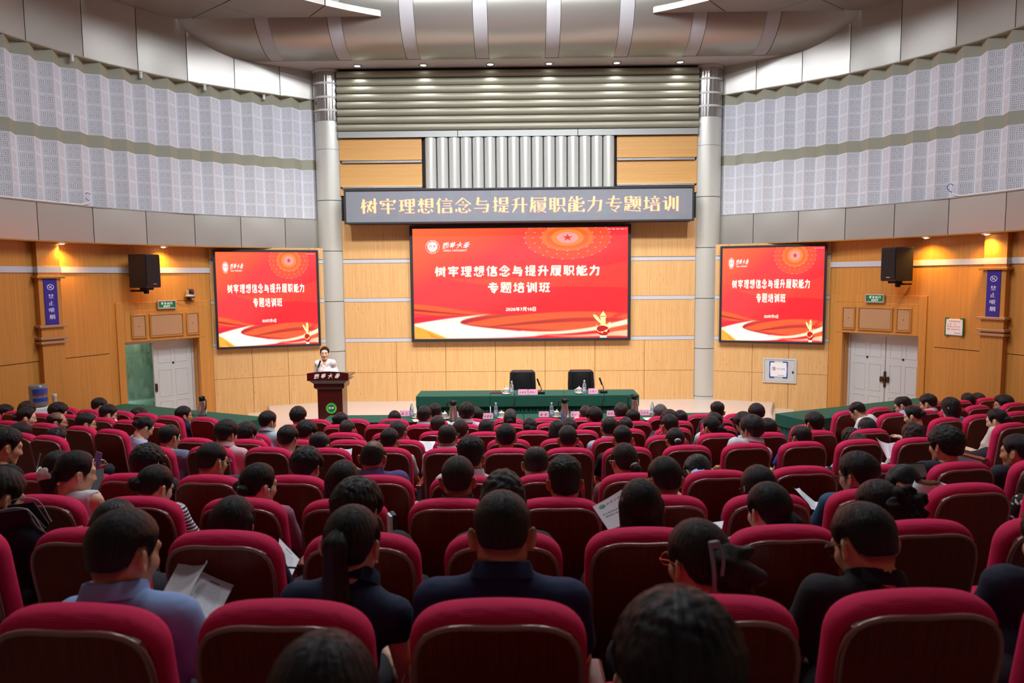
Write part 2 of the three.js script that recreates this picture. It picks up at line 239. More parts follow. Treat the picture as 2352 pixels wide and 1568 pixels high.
// the slide that all three screens show
const slide = canvas(2048, 1076, (g, w, h) => {
  let q = g.createLinearGradient(0, 0, w * 0.25, h);
  [[0, '#ff6a3c'], [0.3, '#ff5638'], [0.48, '#fb3a40'], [0.62, '#f93a3e'], [0.8, '#f2353a'], [1, '#e8202a']].forEach(([t, c]) => q.addColorStop(t, c)); g.fillStyle = q; g.fillRect(0, 0, w, h);
  const ex = w * 0.72, ey = h * 0.09;                                         // rings of lights round a star
  for (const [r, c, a] of [[0.2, '#ff7a2c', 0.35], [0.17, '#f84f2c', 0.5], [0.12, '#ff8f3a', 0.55], [0.1, '#f85c28', 0.7], [0.075, '#ff9a48', 0.6], [0.05, '#ff9cb0', 0.75]]) { g.globalAlpha = a; g.fillStyle = c; g.beginPath(); g.ellipse(ex, ey, r * w, r * w * 0.52, 0, 0, 7); g.fill(); }
  g.globalAlpha = 0.75; g.fillStyle = '#ffb0c8';
  for (const [r, n] of [[0.125, 16], [0.16, 20], [0.2, 26]]) for (let i = 0; i < n; i++) { const t = (i / n) * 6.283; g.beginPath(); g.ellipse(ex + Math.cos(t) * r * w, ey + Math.sin(t) * r * w * 0.5, 8, 5, 0, 0, 7); g.fill(); }
  g.globalAlpha = 1; g.fillStyle = '#d8321e'; g.beginPath(); for (let i = 0; i < 10; i++) { const t = -Math.PI / 2 + (i * Math.PI) / 5, r = i % 2 ? 20 : 52; g.lineTo(ex + Math.cos(t) * r, ey + Math.sin(t) * r * 0.7); } g.closePath(); g.fill();
  try { g.filter = 'blur(5px)'; } catch { /* no filter */ }
  const wave = (pts, c0, c1, alpha = 1) => { const l = g.createLinearGradient(0, 0, w, 0); l.addColorStop(0, c0); l.addColorStop(1, c1); g.globalAlpha = alpha; g.fillStyle = l; g.beginPath(); g.moveTo(pts[0] * w, pts[1] * h); for (let i = 2; i < pts.length; i += 6) g.bezierCurveTo(pts[i] * w, pts[i + 1] * h, pts[i + 2] * w, pts[i + 3] * h, pts[i + 4] * w, pts[i + 5] * h); g.closePath(); g.fill(); g.globalAlpha = 1; };
  wave([0, .36, .15, .5, .3, .44, .5, .45, .7, .46, .85, .36, 1, .3, 1, .4, 1, .5, 1, .55, .7, .5, .3, .6, 0, .36], '#ff6a30', '#ff4a34', 0.5);
  wave([0, .68, .15, .7, .3, .78, .45, .79, .6, .8, .5, .86, .3, .82, .15, .8, .08, .78, 0, .76], '#ff6a2a', '#f8502e', 0.8);
  wave([0, .725, .1, .745, .2, .77, .33, .79, .25, .79, .1, .765, 0, .745], '#8c1420', '#e03030', 0.75);
  wave([0, .8, .1, .79, .2, .78, .33, .78, .25, .8, .2, .82, 0, .86], '#d81a30', '#f04a60', 0.8);
  wave([.24, .86, .4, .8, .7, .72, 1, .78, 1, .84, 1, .9, 1, .95, .8, .93, .5, .94, .22, .86], '#f2612c', '#ff5a34', 1);
  wave([.3, .9, .5, .86, .75, .78, 1, .83, 1, .84, 1, .85, 1, .86, .75, .83, .55, .88, .3, .9], '#5c1420', '#c02a2c', 0.7);
  wave([.2, .85, .3, .79, .4, .78, .55, .77, .45, .8, .3, .82, .24, .86, .26, .89, .45, .9, .6, .92, .4, .93, .22, .9, .2, .85], '#8e1a28', '#f85848', 0.85);
  wave([0, .86, .12, .82, .25, .79, .36, .775, .28, .8, .2, .83, .22, .86, .3, .91, .5, .92, .62, .97, .5, 1, .3, 1, .1, 1, 0, 1, 0, 1, 0, .9], '#fff3d8', '#ffe9e0', 1);
  wave([.05, .86, .15, .84, .2, .87, .22, .88, .3, .93, .5, .95, .58, .98, .45, .99, .2, .98, .1, .92], '#ffffff', '#fff6f0', 1);
  wave([0, .88, .04, .9, .1, .95, .16, 1, .1, 1, .05, 1, 0, 1], '#ffa838', '#ffd880', 1);
  wave([.06, .93, .08, .96, .1, .98, .14, 1, .12, 1, .1, 1, .08, .985], '#d87a1c', '#ffe8a0', 0.8);
  wave([.5, .93, .7, .96, .85, .91, 1, .83, 1, .85, 1, .87, 1, .88, .85, .94, .7, .985, .5, .96], '#fff0c0', '#fff2d0', 0.95);
  wave([.55, .96, .75, 1, .9, .95, 1, .93, 1, .95, 1, .97, 1, .99, .9, .97, .75, 1.02, .55, .96], '#d01e28', '#ffdcb0', 0.9);
  wave([.9, .86, .94, .78, .97, .74, 1, .71, 1, .73, 1, .76, 1, .78, .96, .8, .94, .84, .9, .86], '#a8141c', '#d83030', 0.7);
  g.filter = 'none';
  // carved stone pillar with cloud wings and a red ribbon
  const px = w * 0.885, py = h; g.fillStyle = '#ffe9a0'; g.beginPath(); g.moveTo(px - 24, py - 70); g.lineTo(px - 24, py - 190); g.lineTo(px - 32, py - 200); g.lineTo(px - 30, py - 216); g.quadraticCurveTo(px, py - 260, px + 4, py - 262); g.quadraticCurveTo(px + 14, py - 240, px + 32, py - 216); g.lineTo(px + 32, py - 198); g.lineTo(px + 24, py - 190); g.lineTo(px + 26, py - 70); g.closePath(); g.fill();
  g.beginPath(); g.moveTo(px - 24, py - 140); g.quadraticCurveTo(px - 90, py - 190, px - 96, py - 228); g.quadraticCurveTo(px - 60, py - 236, px - 24, py - 170); g.closePath(); g.fill(); g.beginPath(); g.moveTo(px + 24, py - 110); g.quadraticCurveTo(px + 60, py - 160, px + 74, py - 150); g.quadraticCurveTo(px + 66, py - 120, px + 24, py - 96); g.closePath(); g.fill();
  g.fillStyle = '#d2281c'; g.fillRect(px - 30, py - 212, 62, 6); g.fillStyle = '#c0141a'; g.beginPath(); g.ellipse(px, py - 70, 66, 48, 0.2, 0, 7); g.fill(); g.strokeStyle = '#ffe08c'; g.lineWidth = 7; g.beginPath(); g.moveTo(px - 60, py - 130); g.bezierCurveTo(px - 80, py - 40, px - 10, py - 30, px + 70, py - 100); g.stroke(); g.fillStyle = '#fff0b0'; for (const [sx, sy, r] of [[px + 30, py - 66, 16], [px - 8, py - 48, 9], [px + 50, py - 40, 8]]) { g.beginPath(); for (let i = 0; i < 10; i++) { const t = -1.2 + (i * Math.PI) / 5; g.lineTo(sx + Math.cos(t) * (i % 2 ? r * 0.42 : r), sy + Math.sin(t) * (i % 2 ? r * 0.42 : r)); } g.fill(); }
  g.fillStyle = '#fff3d8'; g.fillRect(px - 30, py - 20, 66, 20);
  emblem(g, w * 0.092, h * 0.163, 66, '#ff5a34', '#ffffff', '#ff8a70', '#fff4ec');
  ['西', '華', '大', '學'].forEach((ch, i) => write(g, ch, w * 0.14 + i * 66, h * 0.122, 60, { style: 'kai', color: '#fff', weight: 1.1 }));
  g.fillStyle = '#fff'; g.font = 'bold 22px serif'; g.fillText('XIHUA  UNIVERSITY', w * 0.142, h * 0.205, 246);
  g.save(); g.shadowColor = 'rgba(255,225,120,0.9)'; g.shadowBlur = 8;
  write(g, '树牢理想信念与提升履职能力', w * 0.1, h * 0.335, 112, { gap: 10.5, color: '#fffdf4', weight: 1.18 });
  write(g, '专题培训班', w * 0.345, h * 0.485, 112, { gap: 10.5, color: '#fffdf4', weight: 1.18 });
  write(g, '2026年7月16日', w * 0.43, h * 0.715, 42, { color: '#fffdf4', weight: 1.25, gap: 1 }); g.restore();
  g.fillStyle = rgba(255, 255, 255, 0.8); for (let i = 0; i < 17; i++) if (i % 4 !== 3) g.fillRect(w * 0.905 + i * 10.5, h * 0.014, 7, 8);
}, true, false);
const ledStrip = canvas(2048, 200, (g, w, h) => {
  g.fillStyle = 'rgb(122,126,136)'; g.fillRect(0, 0, w, h);
  for (let i = 0; i < 240; i++) { g.fillStyle = rgba(rr(108, 138), rr(112, 142), rr(122, 150), 0.2); g.fillRect(Math.floor(rnd() * 48) * 43, Math.floor(rnd() * 5) * 42, 43, 42); }
  g.strokeStyle = rgba(100, 104, 112, 0.3); for (let i = 0; i < 49; i++) { g.beginPath(); g.moveTo(i * 43, 0); g.lineTo(i * 43, h); g.stroke(); } for (let j = 0; j < 6; j++) { g.beginPath(); g.moveTo(0, j * 42); g.lineTo(w, j * 42); g.stroke(); }
}, true, false);
const ledText = canvas(2048, 200, (g, w, h) => {
  g.fillStyle = '#000'; g.fillRect(0, 0, w, h);
  const n = 17, s = 108, pitch = (w * 0.925) / n; for (const [dx, dy, c] of [[2.5, 2.5, '#ff3c50'], [0, 0, '#ffbe3c']]) [...'树牢理想信念与提升履职能力专题培训'].forEach((ch, i) => write(g, ch, w * 0.04 + i * pitch + dx, 46 + dy, s, { style: 'song', color: c, weight: 1.25 }));
}, true, false);
// ---------------------------------------------------------------- the room: plan of the curved side wall, right half (x, distance from the camera)
const PLAN = [[4.4, 16.5], [5.15, 15.97], [5.92, 15.42], [6.63, 14.8], [7.23, 14.04], [7.77, 13.2], [8.16, 12.25], [8.43, 11.25], [8.62, 10.2], [8.75, 9.1], [8.82, 8], [8.86, 6], [8.88, 2], [8.88, -2.6]];
const planCurve = new THREE.CatmullRomCurve3(PLAN.map(([x, d]) => V3(x, 0, -d)));
planCurve.arcLengthDivisions = 800;
const planLength = planCurve.getLength();
function along(s, off = 0, side = 1, y = 0) {                              // off > 0 is towards the room
  const u = clamp(s / planLength), p = planCurve.getPointAt(u), t = planCurve.getTangentAt(u);
  return V3((p.x - t.z * off) * side, y, p.z + t.x * off);
}
const jointS = PLAN.map((_, i) => { let s = 0, a = null; for (let k = 0; k <= 200; k++) { const b = planCurve.getPoint((i / (PLAN.length - 1)) * (k / 200)); if (a) s += a.distanceTo(b); a = b; } return s; });
// a solid sheet between two surfaces given as functions of u, v in 0..1
function sheet(front, back, nu, nv, flip = false) {
  const pos = [], quad = (a, b, c, d) => { const q = flip ? [a, c, b, a, d, c] : [a, b, c, a, c, d]; for (const v of q) pos.push(v.x, v.y, v.z); };
  const F = [], B = []; for (let i = 0; i <= nu; i++) { F.push([]); B.push([]); for (let j = 0; j <= nv; j++) { F[i].push(front(i / nu, j / nv)); B[i].push(back(i / nu, j / nv)); } }
  for (let i = 0; i < nu; i++) for (let j = 0; j < nv; j++) { quad(F[i][j], F[i + 1][j], F[i + 1][j + 1], F[i][j + 1]); }
  for (let i = 0; i < nu; i++) { quad(B[i][0], B[i + 1][0], F[i + 1][0], F[i][0]); quad(F[i][nv], F[i + 1][nv], B[i + 1][nv], B[i][nv]); }
  for (let j = 0; j < nv; j++) { quad(F[0][j], F[0][j + 1], B[0][j + 1], B[0][j]); quad(B[nu][j], B[nu][j + 1], F[nu][j + 1], F[nu][j]); }
  for (let i = 0; i < nu; i++) quad(B[i][nv], B[i + 1][nv], B[i + 1][0], B[i][0]);
  let g = new THREE.BufferGeometry(); g.setAttribute('position', new THREE.Float32BufferAttribute(pos, 3));
  const n = nu * nv * 6; g.computeVertexNormals();
  // smooth the front only
  const nor = g.attributes.normal, P = g.attributes.position, acc = new Map(), key = (i) => `${P.getX(i).toFixed(4)},${P.getY(i).toFixed(4)},${P.getZ(i).toFixed(4)}`;
  for (let i = 0; i < n; i++) { const k = key(i), v = acc.get(k) ?? V3(); v.add(V3(nor.getX(i), nor.getY(i), nor.getZ(i))); acc.set(k, v); }
  for (let i = 0; i < n; i++) { const v = acc.get(key(i)).clone().normalize(); nor.setXYZ(i, v.x, v.y, v.z); }
  return metric(g);
}
const bulgeOf = (u, v) => (1 - (2 * u - 1) ** 2) * (1 - (2 * v - 1) ** 2);
function curvedPanel(s0, s1, y0, y1, off, thick, bulge, side, nu = 5, nv = 4) {
  return sheet((u, v) => along(lerp(s0, s1, u), off + bulge * bulgeOf(u, v), side, lerp(y0, y1, v)), (u, v) => along(lerp(s0, s1, u), off - thick, side, lerp(y0, y1, v)), nu, nv, side > 0);
}
function shelf(s0, s1, o0, o1, y, th, side, n = 24) {                      // level strip that follows the wall
  return sheet((u, v) => along(lerp(s0, s1, u), lerp(o0, o1, v), side, y), (u, v) => along(lerp(s0, s1, u), lerp(o0, o1, v), side, y + th), n, 1, side > 0);
}
function plank(a, b, y0, y1, th, back = 0) {                               // upright board between two plan points, facing the room
  const dx = b[0] - a[0], dz = -(b[1] - a[1]), L = Math.hypot(dx, dz), g = new THREE.BoxGeometry(L, y1 - y0, th);
  g.translate(0, 0, -th / 2 - back); g.rotateY(Math.atan2(-dz, dx)); return g.translate((a[0] + b[0]) / 2, (y0 + y1) / 2, -(a[1] + b[1]) / 2);
}
// stepped floor
const ROW = { A: [1.189, 1.815], B: [1.031, 2.786], C: [0.876, 3.72], D: [0.744, 4.646], E: [0.454, 6.684], F: [0.34, 7.588], G: [0.212, 8.557], H: [0.103, 9.554], I: [0.002, 10.451], Z: [1.34, 0.85] };
const CHAIR_H = 1.02;
const bend = (x) => { const a = Math.abs(x); return a < 3.8 ? 0 : a < 4.6 ? (a - 3.8) * 0.9 : 0.72 + (a - 4.6) * 0.34; };
{
  const floor = structure('floor');
  part('floor_slab', box(25, 0.2, 23.4, 0, -0.1, -8.6), M.floor, floor);
  const edges = [['H', 10.22], ['G', 9.28], ['F', 8.32], ['E', 7.34], ['D', 5.5], ['C', 4.42], ['B', 3.48], ['A', 2.54], ['Z', 1.5]];
  let low = 0;
  for (const [k, d] of edges) {
    const y = ROW[k][0], pts = [[-9.1, -2.9], [9.1, -2.9]], f = d > 6 ? 1 : 0.35;
    for (let x = 9.1; x >= -9.11; x -= 0.65) pts.push([x, d + bend(x) * f]);
    part('tier', metric(T(plate(pts, y - low, 0).rotateX(-Math.PI / 2), 0, low, 0)), M.tier, floor); low = y;
  }
  const stage = structure('floor_stage');
  const S = [[3.95, 16.3], [4.45, 16.3], [5.6, 15.75], [5.15, 14.6], [4.6, 12.9], [3.9, 11.98]];
  const outline = [...S, ...S.slice().reverse().map(([x, d]) => [-x, d])];
  part('stage_slab', metric(T(plate(outline, 0.255, 0.005).rotateX(-Math.PI / 2), 0, 0, 0)), M.floor, stage);
  for (const s of [1, -1]) {
    const q = [[5.58, 15.76], [6.0, 15.58], [5.62, 14.5], [5.14, 14.6]].map(([x, d]) => [x * s, d]);
    part('step', metric(T(plate(s > 0 ? q : q.reverse(), 0.125, 0.005).rotateX(-Math.PI / 2), 0, 0, 0)), M.floor, stage);
    part('nosing', tube([V3(5.58 * s, 0.25, -15.72), V3(5.15 * s, 0.25, -14.6), V3(4.6 * s, 0.25, -12.9), V3(3.9 * s, 0.25, -11.98)], 0.018, 20, 6), M.floorEdge, stage);
    part('nosing', tube([V3(5.98 * s, 0.115, -15.56), V3(5.62 * s, 0.115, -14.5)], 0.018, 4, 6), M.floorEdge, stage);
  }
}
// outer shell
{
  const back = structure('wall_back'); part('wall_panel', box(25, 10.2, 0.2, 0, 5.1, 3.0), M.plaster, back);
  const shell = structure('wall_corridor');
  for (const s of [-1, 1]) part('wall_panel', box(0.2, 10.2, 23.4, s * 12.4, 5.1, -8.6), M.plaster, shell);
  part('wall_panel', box(25, 10.2, 0.2, 0, 5.1, -20.2), M.plaster, shell);
  // what the open door shows: round marble column, marble wall, notice board
  part('corridor_column', lathe([[0, 0], [0.86, 0], [0.86, 0.42], [0.82, 0.45], [0.82, 0.5], [0.78, 0.53], [0.78, 1.52], [0.775, 1.525], [0.78, 1.53], [0.78, 3.4], [0, 3.4]], 40).translate(-8.72, 0, -15.75), M.marble, shell);
  part('corridor_wall', box(4.6, 3.4, 0.12, -9.2, 1.7, -17.6), M.marble, shell);
  part('corridor_ceiling', metric(plate([[-6.85, 15.5], [-6.85, 18.2], [-12, 18.2], [-12, 13.85], [-8.15, 13.85]].reverse(), 0.1).rotateX(-Math.PI / 2).translate(0, 3.35, 0)), M.plaster, shell);
}
// upper parts of the side walls: metal bands, folded acoustic boards
const UNIT = 0.424, UNITS = 26;
for (const side of [-1, 1]) {
  const w = structure(side < 0 ? 'wall_left' : 'wall_right');
  const end = planLength - 0.02;
  part('backing', curvedPanel(0, end, 3.74, 4.4, -0.06, 0.12, 0, side, 40, 1), M.joint, w);
  part('backing', curvedPanel(0, end, 7.06, 9.55, -0.06, 0.1, 0, side, 40, 1), M.joint, w);
  const cuts = jointS.slice(0, 11).concat([jointS[10] + 2, jointS[10] + 4, jointS[10] + 6.2, end]).filter((s, i, a) => !i || s > a[i - 1]);
  for (let i = 0; i + 1 < cuts.length; i++) {
    const m = [M.panelA, M.panelB, M.panelC][(i * 2 + (side > 0 ? 1 : 0)) % 3], g = 0.007;
    part('metal_panel', curvedPanel(cuts[i] + g, cuts[i + 1] - g, 3.75, 4.39, 0, 0.05, 0.012, side, 6, 4), m, w);
    part('metal_panel', curvedPanel(cuts[i] + g, cuts[i + 1] - g, 7.045, 9.5, 0, 0.05, 0.03, side, 6, 6), i % 2 ? M.panelA : M.panelC, w);
  }
  part('soffit', shelf(0, end, -0.85, 0.0, 3.738, 0.02, side), M.veneerTrim, w);
  part('ledge', shelf(0, end, -0.5, 0.0, 4.395, 0.02, side), M.panelB, w);
  part('soffit', shelf(0, end, -0.5, 0.0, 7.035, 0.02, side), M.oliveSide, w);
  const P = (s, off) => { const v = along(s, off, side); return [v.x, -v.z]; };
  for (let i = 0; i < UNITS; i++) {
    const s0 = 0.02 + i * UNIT, a = P(s0, -0.18), b = P(s0 + UNIT * 0.53, -0.005), c = P(s0 + UNIT, -0.18);
    const faces = side > 0 ? [[a, b, 1], [b, c, 0]] : [[b, a, 1], [c, b, 0]];
    for (const [p, q, ret] of faces) {
      part('acoustic_panel', plank(p, q, 4.405, 5.5, 0.02), M.pierced, w); part('acoustic_panel', plank(p, q, 5.72, 6.82, 0.02), M.pierced, w);
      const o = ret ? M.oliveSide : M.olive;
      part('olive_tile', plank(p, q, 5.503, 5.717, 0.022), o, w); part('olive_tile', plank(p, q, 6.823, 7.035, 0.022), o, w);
    }
  }
  part('rear_wall', curvedPanel(UNITS * UNIT, end, 4.39, 7.06, -0.16, 0.06, 0, side, 12, 1), M.plaster, w);
  part('shell', curvedPanel(0.3, end, 4.3, 9.5, -0.5, 0.1, 0, side, 30, 1), M.plaster, w);
}
// lower side walls: screen wall, door wall, veneer walls with a pilaster
const K = [[4.38, 16.185], [6.6, 15.33], [7.889, 13.672], [8.45, 12.4], [8.8, 11.2], [9.02, 10], [9.15, 8], [9.15, 3], [9.15, -2.9]];
const doorWall = {}, screenWall = {};
function wallFrame(name, side, i) {                                        // a frame on facet i: x runs along the wall, y up, z into the room
  const A = K[i], B = K[i + 1], a = side > 0 ? A : [-B[0], B[1]], b = side > 0 ? B : [-A[0], A[1]], L = Math.hypot(b[0] - a[0], b[1] - a[1]);
  const g = structure(name); g.position.set(a[0], 0, -a[1]); g.rotation.y = Math.atan2(b[1] - a[1], b[0] - a[0]);
  return { g, L, X: (s) => (side > 0 ? s : L - s), side, R: (s0, s1) => (side > 0 ? [s0, s1] : [L - s1, L - s0]), world: (s, y, z) => { g.updateMatrixWorld(true); return V3(side > 0 ? s : L - s, y, z).applyMatrix4(g.matrixWorld); }, turn: g.rotation.y };
}
for (const side of [-1, 1]) {
  const nm = side < 0 ? 'left' : 'right';
  // --- screen wall in light laminate
  const sw = (screenWall[side] = wallFrame(`wall_${nm}_screen`, side, 0));
  part('backing', box(sw.L, 3.75, 0.1, sw.L / 2, 1.87, -0.08), M.joint, sw.g);
  const off = 0.236, J = [0, off + 0.6, off + 1.355, sw.L];
  const board = (s0, s1, y0, y1, m = M.lightWood) => { const [x0, x1] = sw.R(s0, s1); part(m === M.lightWood ? 'wood_panel' : 'metal_strip', metric(T(rbox(x1 - x0 - 0.006, y1 - y0 - 0.006, 0.03, 0.004, 1), (x0 + x1) / 2, (y0 + y1) / 2, -0.015), 1, 1, side * 0.37 + s0, y0 * 0.31), m, sw.g); };
  for (let i = 0; i < 3; i++) { board(J[i], J[i + 1], 0.0, 0.91); board(J[i], J[i + 1], 0.91, 1.615); }
  for (const [s0, s1] of [[0, 0.3], [2.14, sw.L]]) { board(s0, s1, 1.7, 2.53); board(s0, s1, 2.615, 3.4); board(s0, s1, 3.49, 3.75); for (const y of [1.615, 2.53, 3.4]) board(s0, s1, y, y + 0.085, M.greyStrip); }
  board(0.3, 2.14, 1.615, 3.75);
  // --- door wall in orange veneer
  const dw = (doorWall[side] = wallFrame(`wall_${nm}_door`, side, 1)), L = dw.L;
  const pts = (list) => list.map(([s, y]) => [dw.X(s), y]);
  const hole = side > 0 ? [[0, 0], [0.31, 0], [0.31, 1.85], [1.82, 1.85], [1.82, 0], [L, 0], [L, 3.75], [0, 3.75]] : [[0, 0], [0, 3.75], [L, 3.75], [L, 0], [1.82, 0], [1.82, 1.85], [0.31, 1.85], [0.31, 0]];
  part('veneer_panel', metric(plate(pts(hole), 0.08, 0).translate(0, 0, -0.08)), M.veneer, dw.g);
  const arch = (s0, s1, y1, a, b, c, z, d) => { const q = side > 0 ? [[s0, 0.0], [a, 0], [a, c], [b, c], [b, 0], [s1, 0], [s1, y1], [s0, y1]] : [[s0, 0], [s0, y1], [s1, y1], [s1, 0], [b, 0], [b, c], [a, c], [a, 0]]; return metric(plate(pts(q), d, 0.004).translate(0, 0, z)); };
  part('door_frame', arch(0.04, 1.95, 2.63, 0.31, 1.82, 1.85, 0, 0.03), M.veneer, dw.g);
  { const [x0, x1] = dw.R(0.17, 1.8); part('header_panel', metric(T(rbox(x1 - x0, 0.62, 0.02, 0.006, 1), (x0 + x1) / 2, 2.165, 0.032)), M.veneer, dw.g);
    part('groove', box(x1 - x0, 0.008, 0.008, (x0 + x1) / 2, 2.484, 0.03), M.veneerTrim, dw.g); }
  for (const [s0, s1] of [[0.305, 0.585], [0.64, 1.335], [1.395, 1.69]]) {
    const [x0, x1] = dw.R(s0, s1), r = 0.028;
    const f = part('panel_moulding', plate(rect(x0, 1.92, x1, 2.39), 0.03, 0.008, [rect(x0 + r, 1.92 + r, x1 - r, 2.39 - r).reverse()]).translate(0, 0, 0.036), M.veneerTrim, dw.g);
    part('leather_pad', T(rbox(x1 - x0 - 2 * r, 0.414, 0.05, 0.02, 3), (x0 + x1) / 2, 2.155, 0.04), M.leather, f);
    if (s1 - s0 < 0.4) part('button', new THREE.SphereGeometry(0.009, 8, 6).translate((x0 + x1) / 2, 2.16, 0.067), M.dark, f);
  }
  for (const s of [0.31, 1.82]) { const x = dw.X(s); part('jamb', box(0.03, 1.85, 0.28, x + (dw.X(1.0) > x ? -0.015 : 0.015), 0.925, -0.19), M.veneer, dw.g); }
  { const [x0, x1] = dw.R(0.31, 1.82); part('jamb', box(x1 - x0, 0.03, 0.28, (x0 + x1) / 2, 1.865, -0.19), M.veneer, dw.g); part('door_head', box(x1 - x0, 0.06, 0.06, (x0 + x1) / 2, 1.815, -0.27), M.doorWhite, dw.g);
    for (const x of [x0 + 0.02, x1 - 0.02]) part('door_post', box(0.04, 1.8, 0.06, x, 0.9, -0.27), M.doorWhite, dw.g); }
  // strip of pale metal that runs on round the room
  part('metal_strip', box(L, 0.108, 0.02, L / 2, 3.262, 0.01), M.greyStrip, dw.g);
  // --- doors
  const d = structure(side < 0 ? 'door_1' : 'door_2'); d.position.copy(dw.g.position); d.rotation.copy(dw.g.rotation);
  const leaf = (s0, s1, lockAt) => {
    const [x0, x1] = dw.R(s0, s1), w = x1 - x0, m = part('door_leaf', T(rbox(w - 0.006, 1.785, 0.05, 0.006, 1), (x0 + x1) / 2, 0.895, -0.27), M.doorWhite, d);
    for (const [a, b] of [[0.12, 0.45], [0.55, 0.88]]) for (const [y0, y1] of [[0.12, 0.56], [0.66, 1.22], [1.36, 1.64]]) { const q = rect(x0 + a * w, y0, x0 + b * w, y1), i = 0.013; part('door_moulding', plate(q, 0.006, 0.003, [rect(x0 + a * w + i, y0 + i, x0 + b * w - i, y1 - i).reverse()]).translate(0, 0, -0.246), M.doorWhite, m); }
    part('peephole', cyl(0.022, 0.022, 0.02, 14).rotateX(Math.PI / 2).translate((x0 + x1) / 2, 1.345, -0.243), M.dark, m);
  };
  if (side < 0) { leaf(0.35, 1.16); part('lock', T(rbox(0.045, 0.17, 0.05, 0.012), dw.X(1.13), 0.86, -0.235), M.bronze, d); }
  else {
    leaf(0.35, 1.08); leaf(1.085, 1.78); const x = dw.X(1.075);
    part('lock', [T(rbox(0.13, 0.11, 0.05, 0.02), x - 0.02, 0.915, -0.225), T(rbox(0.05, 0.12, 0.06, 0.015), x + 0.08, 0.915, -0.225), T(rbox(0.05, 0.33, 0.035, 0.015), x + 0.012, 0.915, -0.235), cyl(0.02, 0.02, 0.03, 12).rotateX(Math.PI / 2).translate(x - 0.02, 0.915, -0.195)], M.bronze, d);
  }
  // --- plain veneer facets beyond
  const vw = structure(`wall_${nm}_veneer`);
  for (let i = 2; i < K.length - 1; i++) {
    const a = side > 0 ? K[i] : [-K[i + 1][0], K[i + 1][1]], b = side > 0 ? K[i + 1] : [-K[i][0], K[i][1]];
    part('veneer_panel', metric(plank(a, b, 0, 1.655, 0.1)), M.veneer, vw); part('veneer_panel', metric(plank(a, b, 1.668, 3.76, 0.1)), M.veneer, vw);
    part('groove', plank(a, b, 1.655, 1.668, 0.08, 0.012), M.joint, vw); part('metal_strip', plank(a, b, 3.21, 3.316, 0.02, -0.02), M.greyStrip, vw);
  }
  // pilaster carrying the blue sign
  const c = [8.35 * side, 12.63], ang = side > 0 ? 1.155 : -1.155, pg = structure(side < 0 ? 'pilaster_1' : 'pilaster_2'); pg.position.set(c[0], 0, -c[1]); pg.rotation.y = -ang;
  part('shaft', metric(T(rbox(0.4, 3.74, 0.16, 0.006, 1), 0, 1.87, 0.04)), M.veneer, pg);
  for (const y of [3.13, 2.27, 2.06, 1.985]) part('collar', T(rbox(0.5, 0.045, 0.26, 0.008), 0, y, 0.045), y > 3 ? M.veneerTrim : M.leather, pg);
  part('metal_strip', box(0.42, 0.106, 0.19, 0, 3.262, 0.045), M.greyStrip, pg);
  doorWall[side].pilaster = pg;
}
// ---------------------------------------------------------------- stage wall
const WALL_D = 16.23;
{
  const w = structure('wall_front'), z = -WALL_D;
  part('backing', box(8.9, 9.4, 0.2, 0, 4.7, z - 0.14), M.joint, w);
  const board = (x0, x1, y0, y1, m = M.lightWood, name = 'wood_panel') => part(name, metric(T(rbox(x1 - x0 - 0.007, y1 - y0 - 0.007, 0.04, 0.004, 1), (x0 + x1) / 2, (y0 + y1) / 2, z - 0.02), 1, 1, x0 * 0.43, y0 * 0.31 + x0), m, w);
  const X = [-3.96, -2.8, -1.68, -0.55, 0.58, 1.71, 2.83, 3.96];
  for (let i = 0; i < 7; i++) { board(X[i], X[i + 1], 0.255, 0.925); board(X[i], X[i + 1], 0.925, 1.618); }
  for (const [x0, x1] of [[-3.96, -2.3], [2.36, 3.96]]) {
    for (const [y0, y1] of [[1.705, 2.53], [2.615, 3.4], [3.49, 4.35]]) board(x0, x1, y0, y1);
    for (const y of [1.618, 2.53, 3.4]) board(x0, x1, y, y + 0.087, M.greyStrip, 'metal_strip');
  }
  board(-2.3, 2.36, 4.1, 4.35); part('dark_core', box(4.66, 2.5, 0.04, 0.03, 2.86, z - 0.03), M.dark, w);
  for (const [x0, x1] of [[-3.97, -2.13], [2.19, 3.97]]) {
    board(x0, x1, 4.9, 5.06, M.veneerAcross, 'veneer_panel'); board(x0, x1, 5.09, 5.61, M.veneerAcross, 'veneer_panel'); board(x0, x1, 5.67, 6.155, M.veneerAcross, 'veneer_panel');
    for (const y of [5.62, 5.07]) for (const dy of [0, 0.024]) part('aluminium_strip', T(rbox(x1 - x0 - 0.06, 0.02, 0.05, 0.006, 1), (x0 + x1) / 2 - 0.03 * Math.sign(x0), y + dy, z + 0.02), M.aluminium, w);
  }
  part('tube_recess', box(4.24, 1.3, 0.02, 0.03, 5.55, z - 0.03), M.dark, w);
  for (let i = 0; i < 16; i++) part('tube', cyl(0.124, 0.124, 1.16, 24).translate(-1.99 + 0.2625 * i + 0.06, 5.55, z + 0.02), M.tubeMetal, w);
  for (let i = 0; i < 3; i++) part('flashing', T(rbox(2.64, 0.135, 0.03, 0.006, 1), -2.65 + i * 2.65, 6.222, z + 0.05), M.flashing, w);
  const prof = new THREE.Shape(); prof.moveTo(0, 0); for (let k = 0; k <= 10; k++) { const t = (k / 10) * Math.PI; prof.lineTo(0.015 + Math.sin(t) * 0.075, 0.08 - Math.cos(t) * 0.079); } prof.lineTo(0, 0.16);
  for (let i = 0; i < 8; i++) part('louvre_slat', new THREE.ExtrudeGeometry(prof, { depth: 7.94, bevelEnabled: false }).rotateY(-Math.PI / 2).translate(3.97, 6.295 + i * 0.163, z), M.slat, w);
}
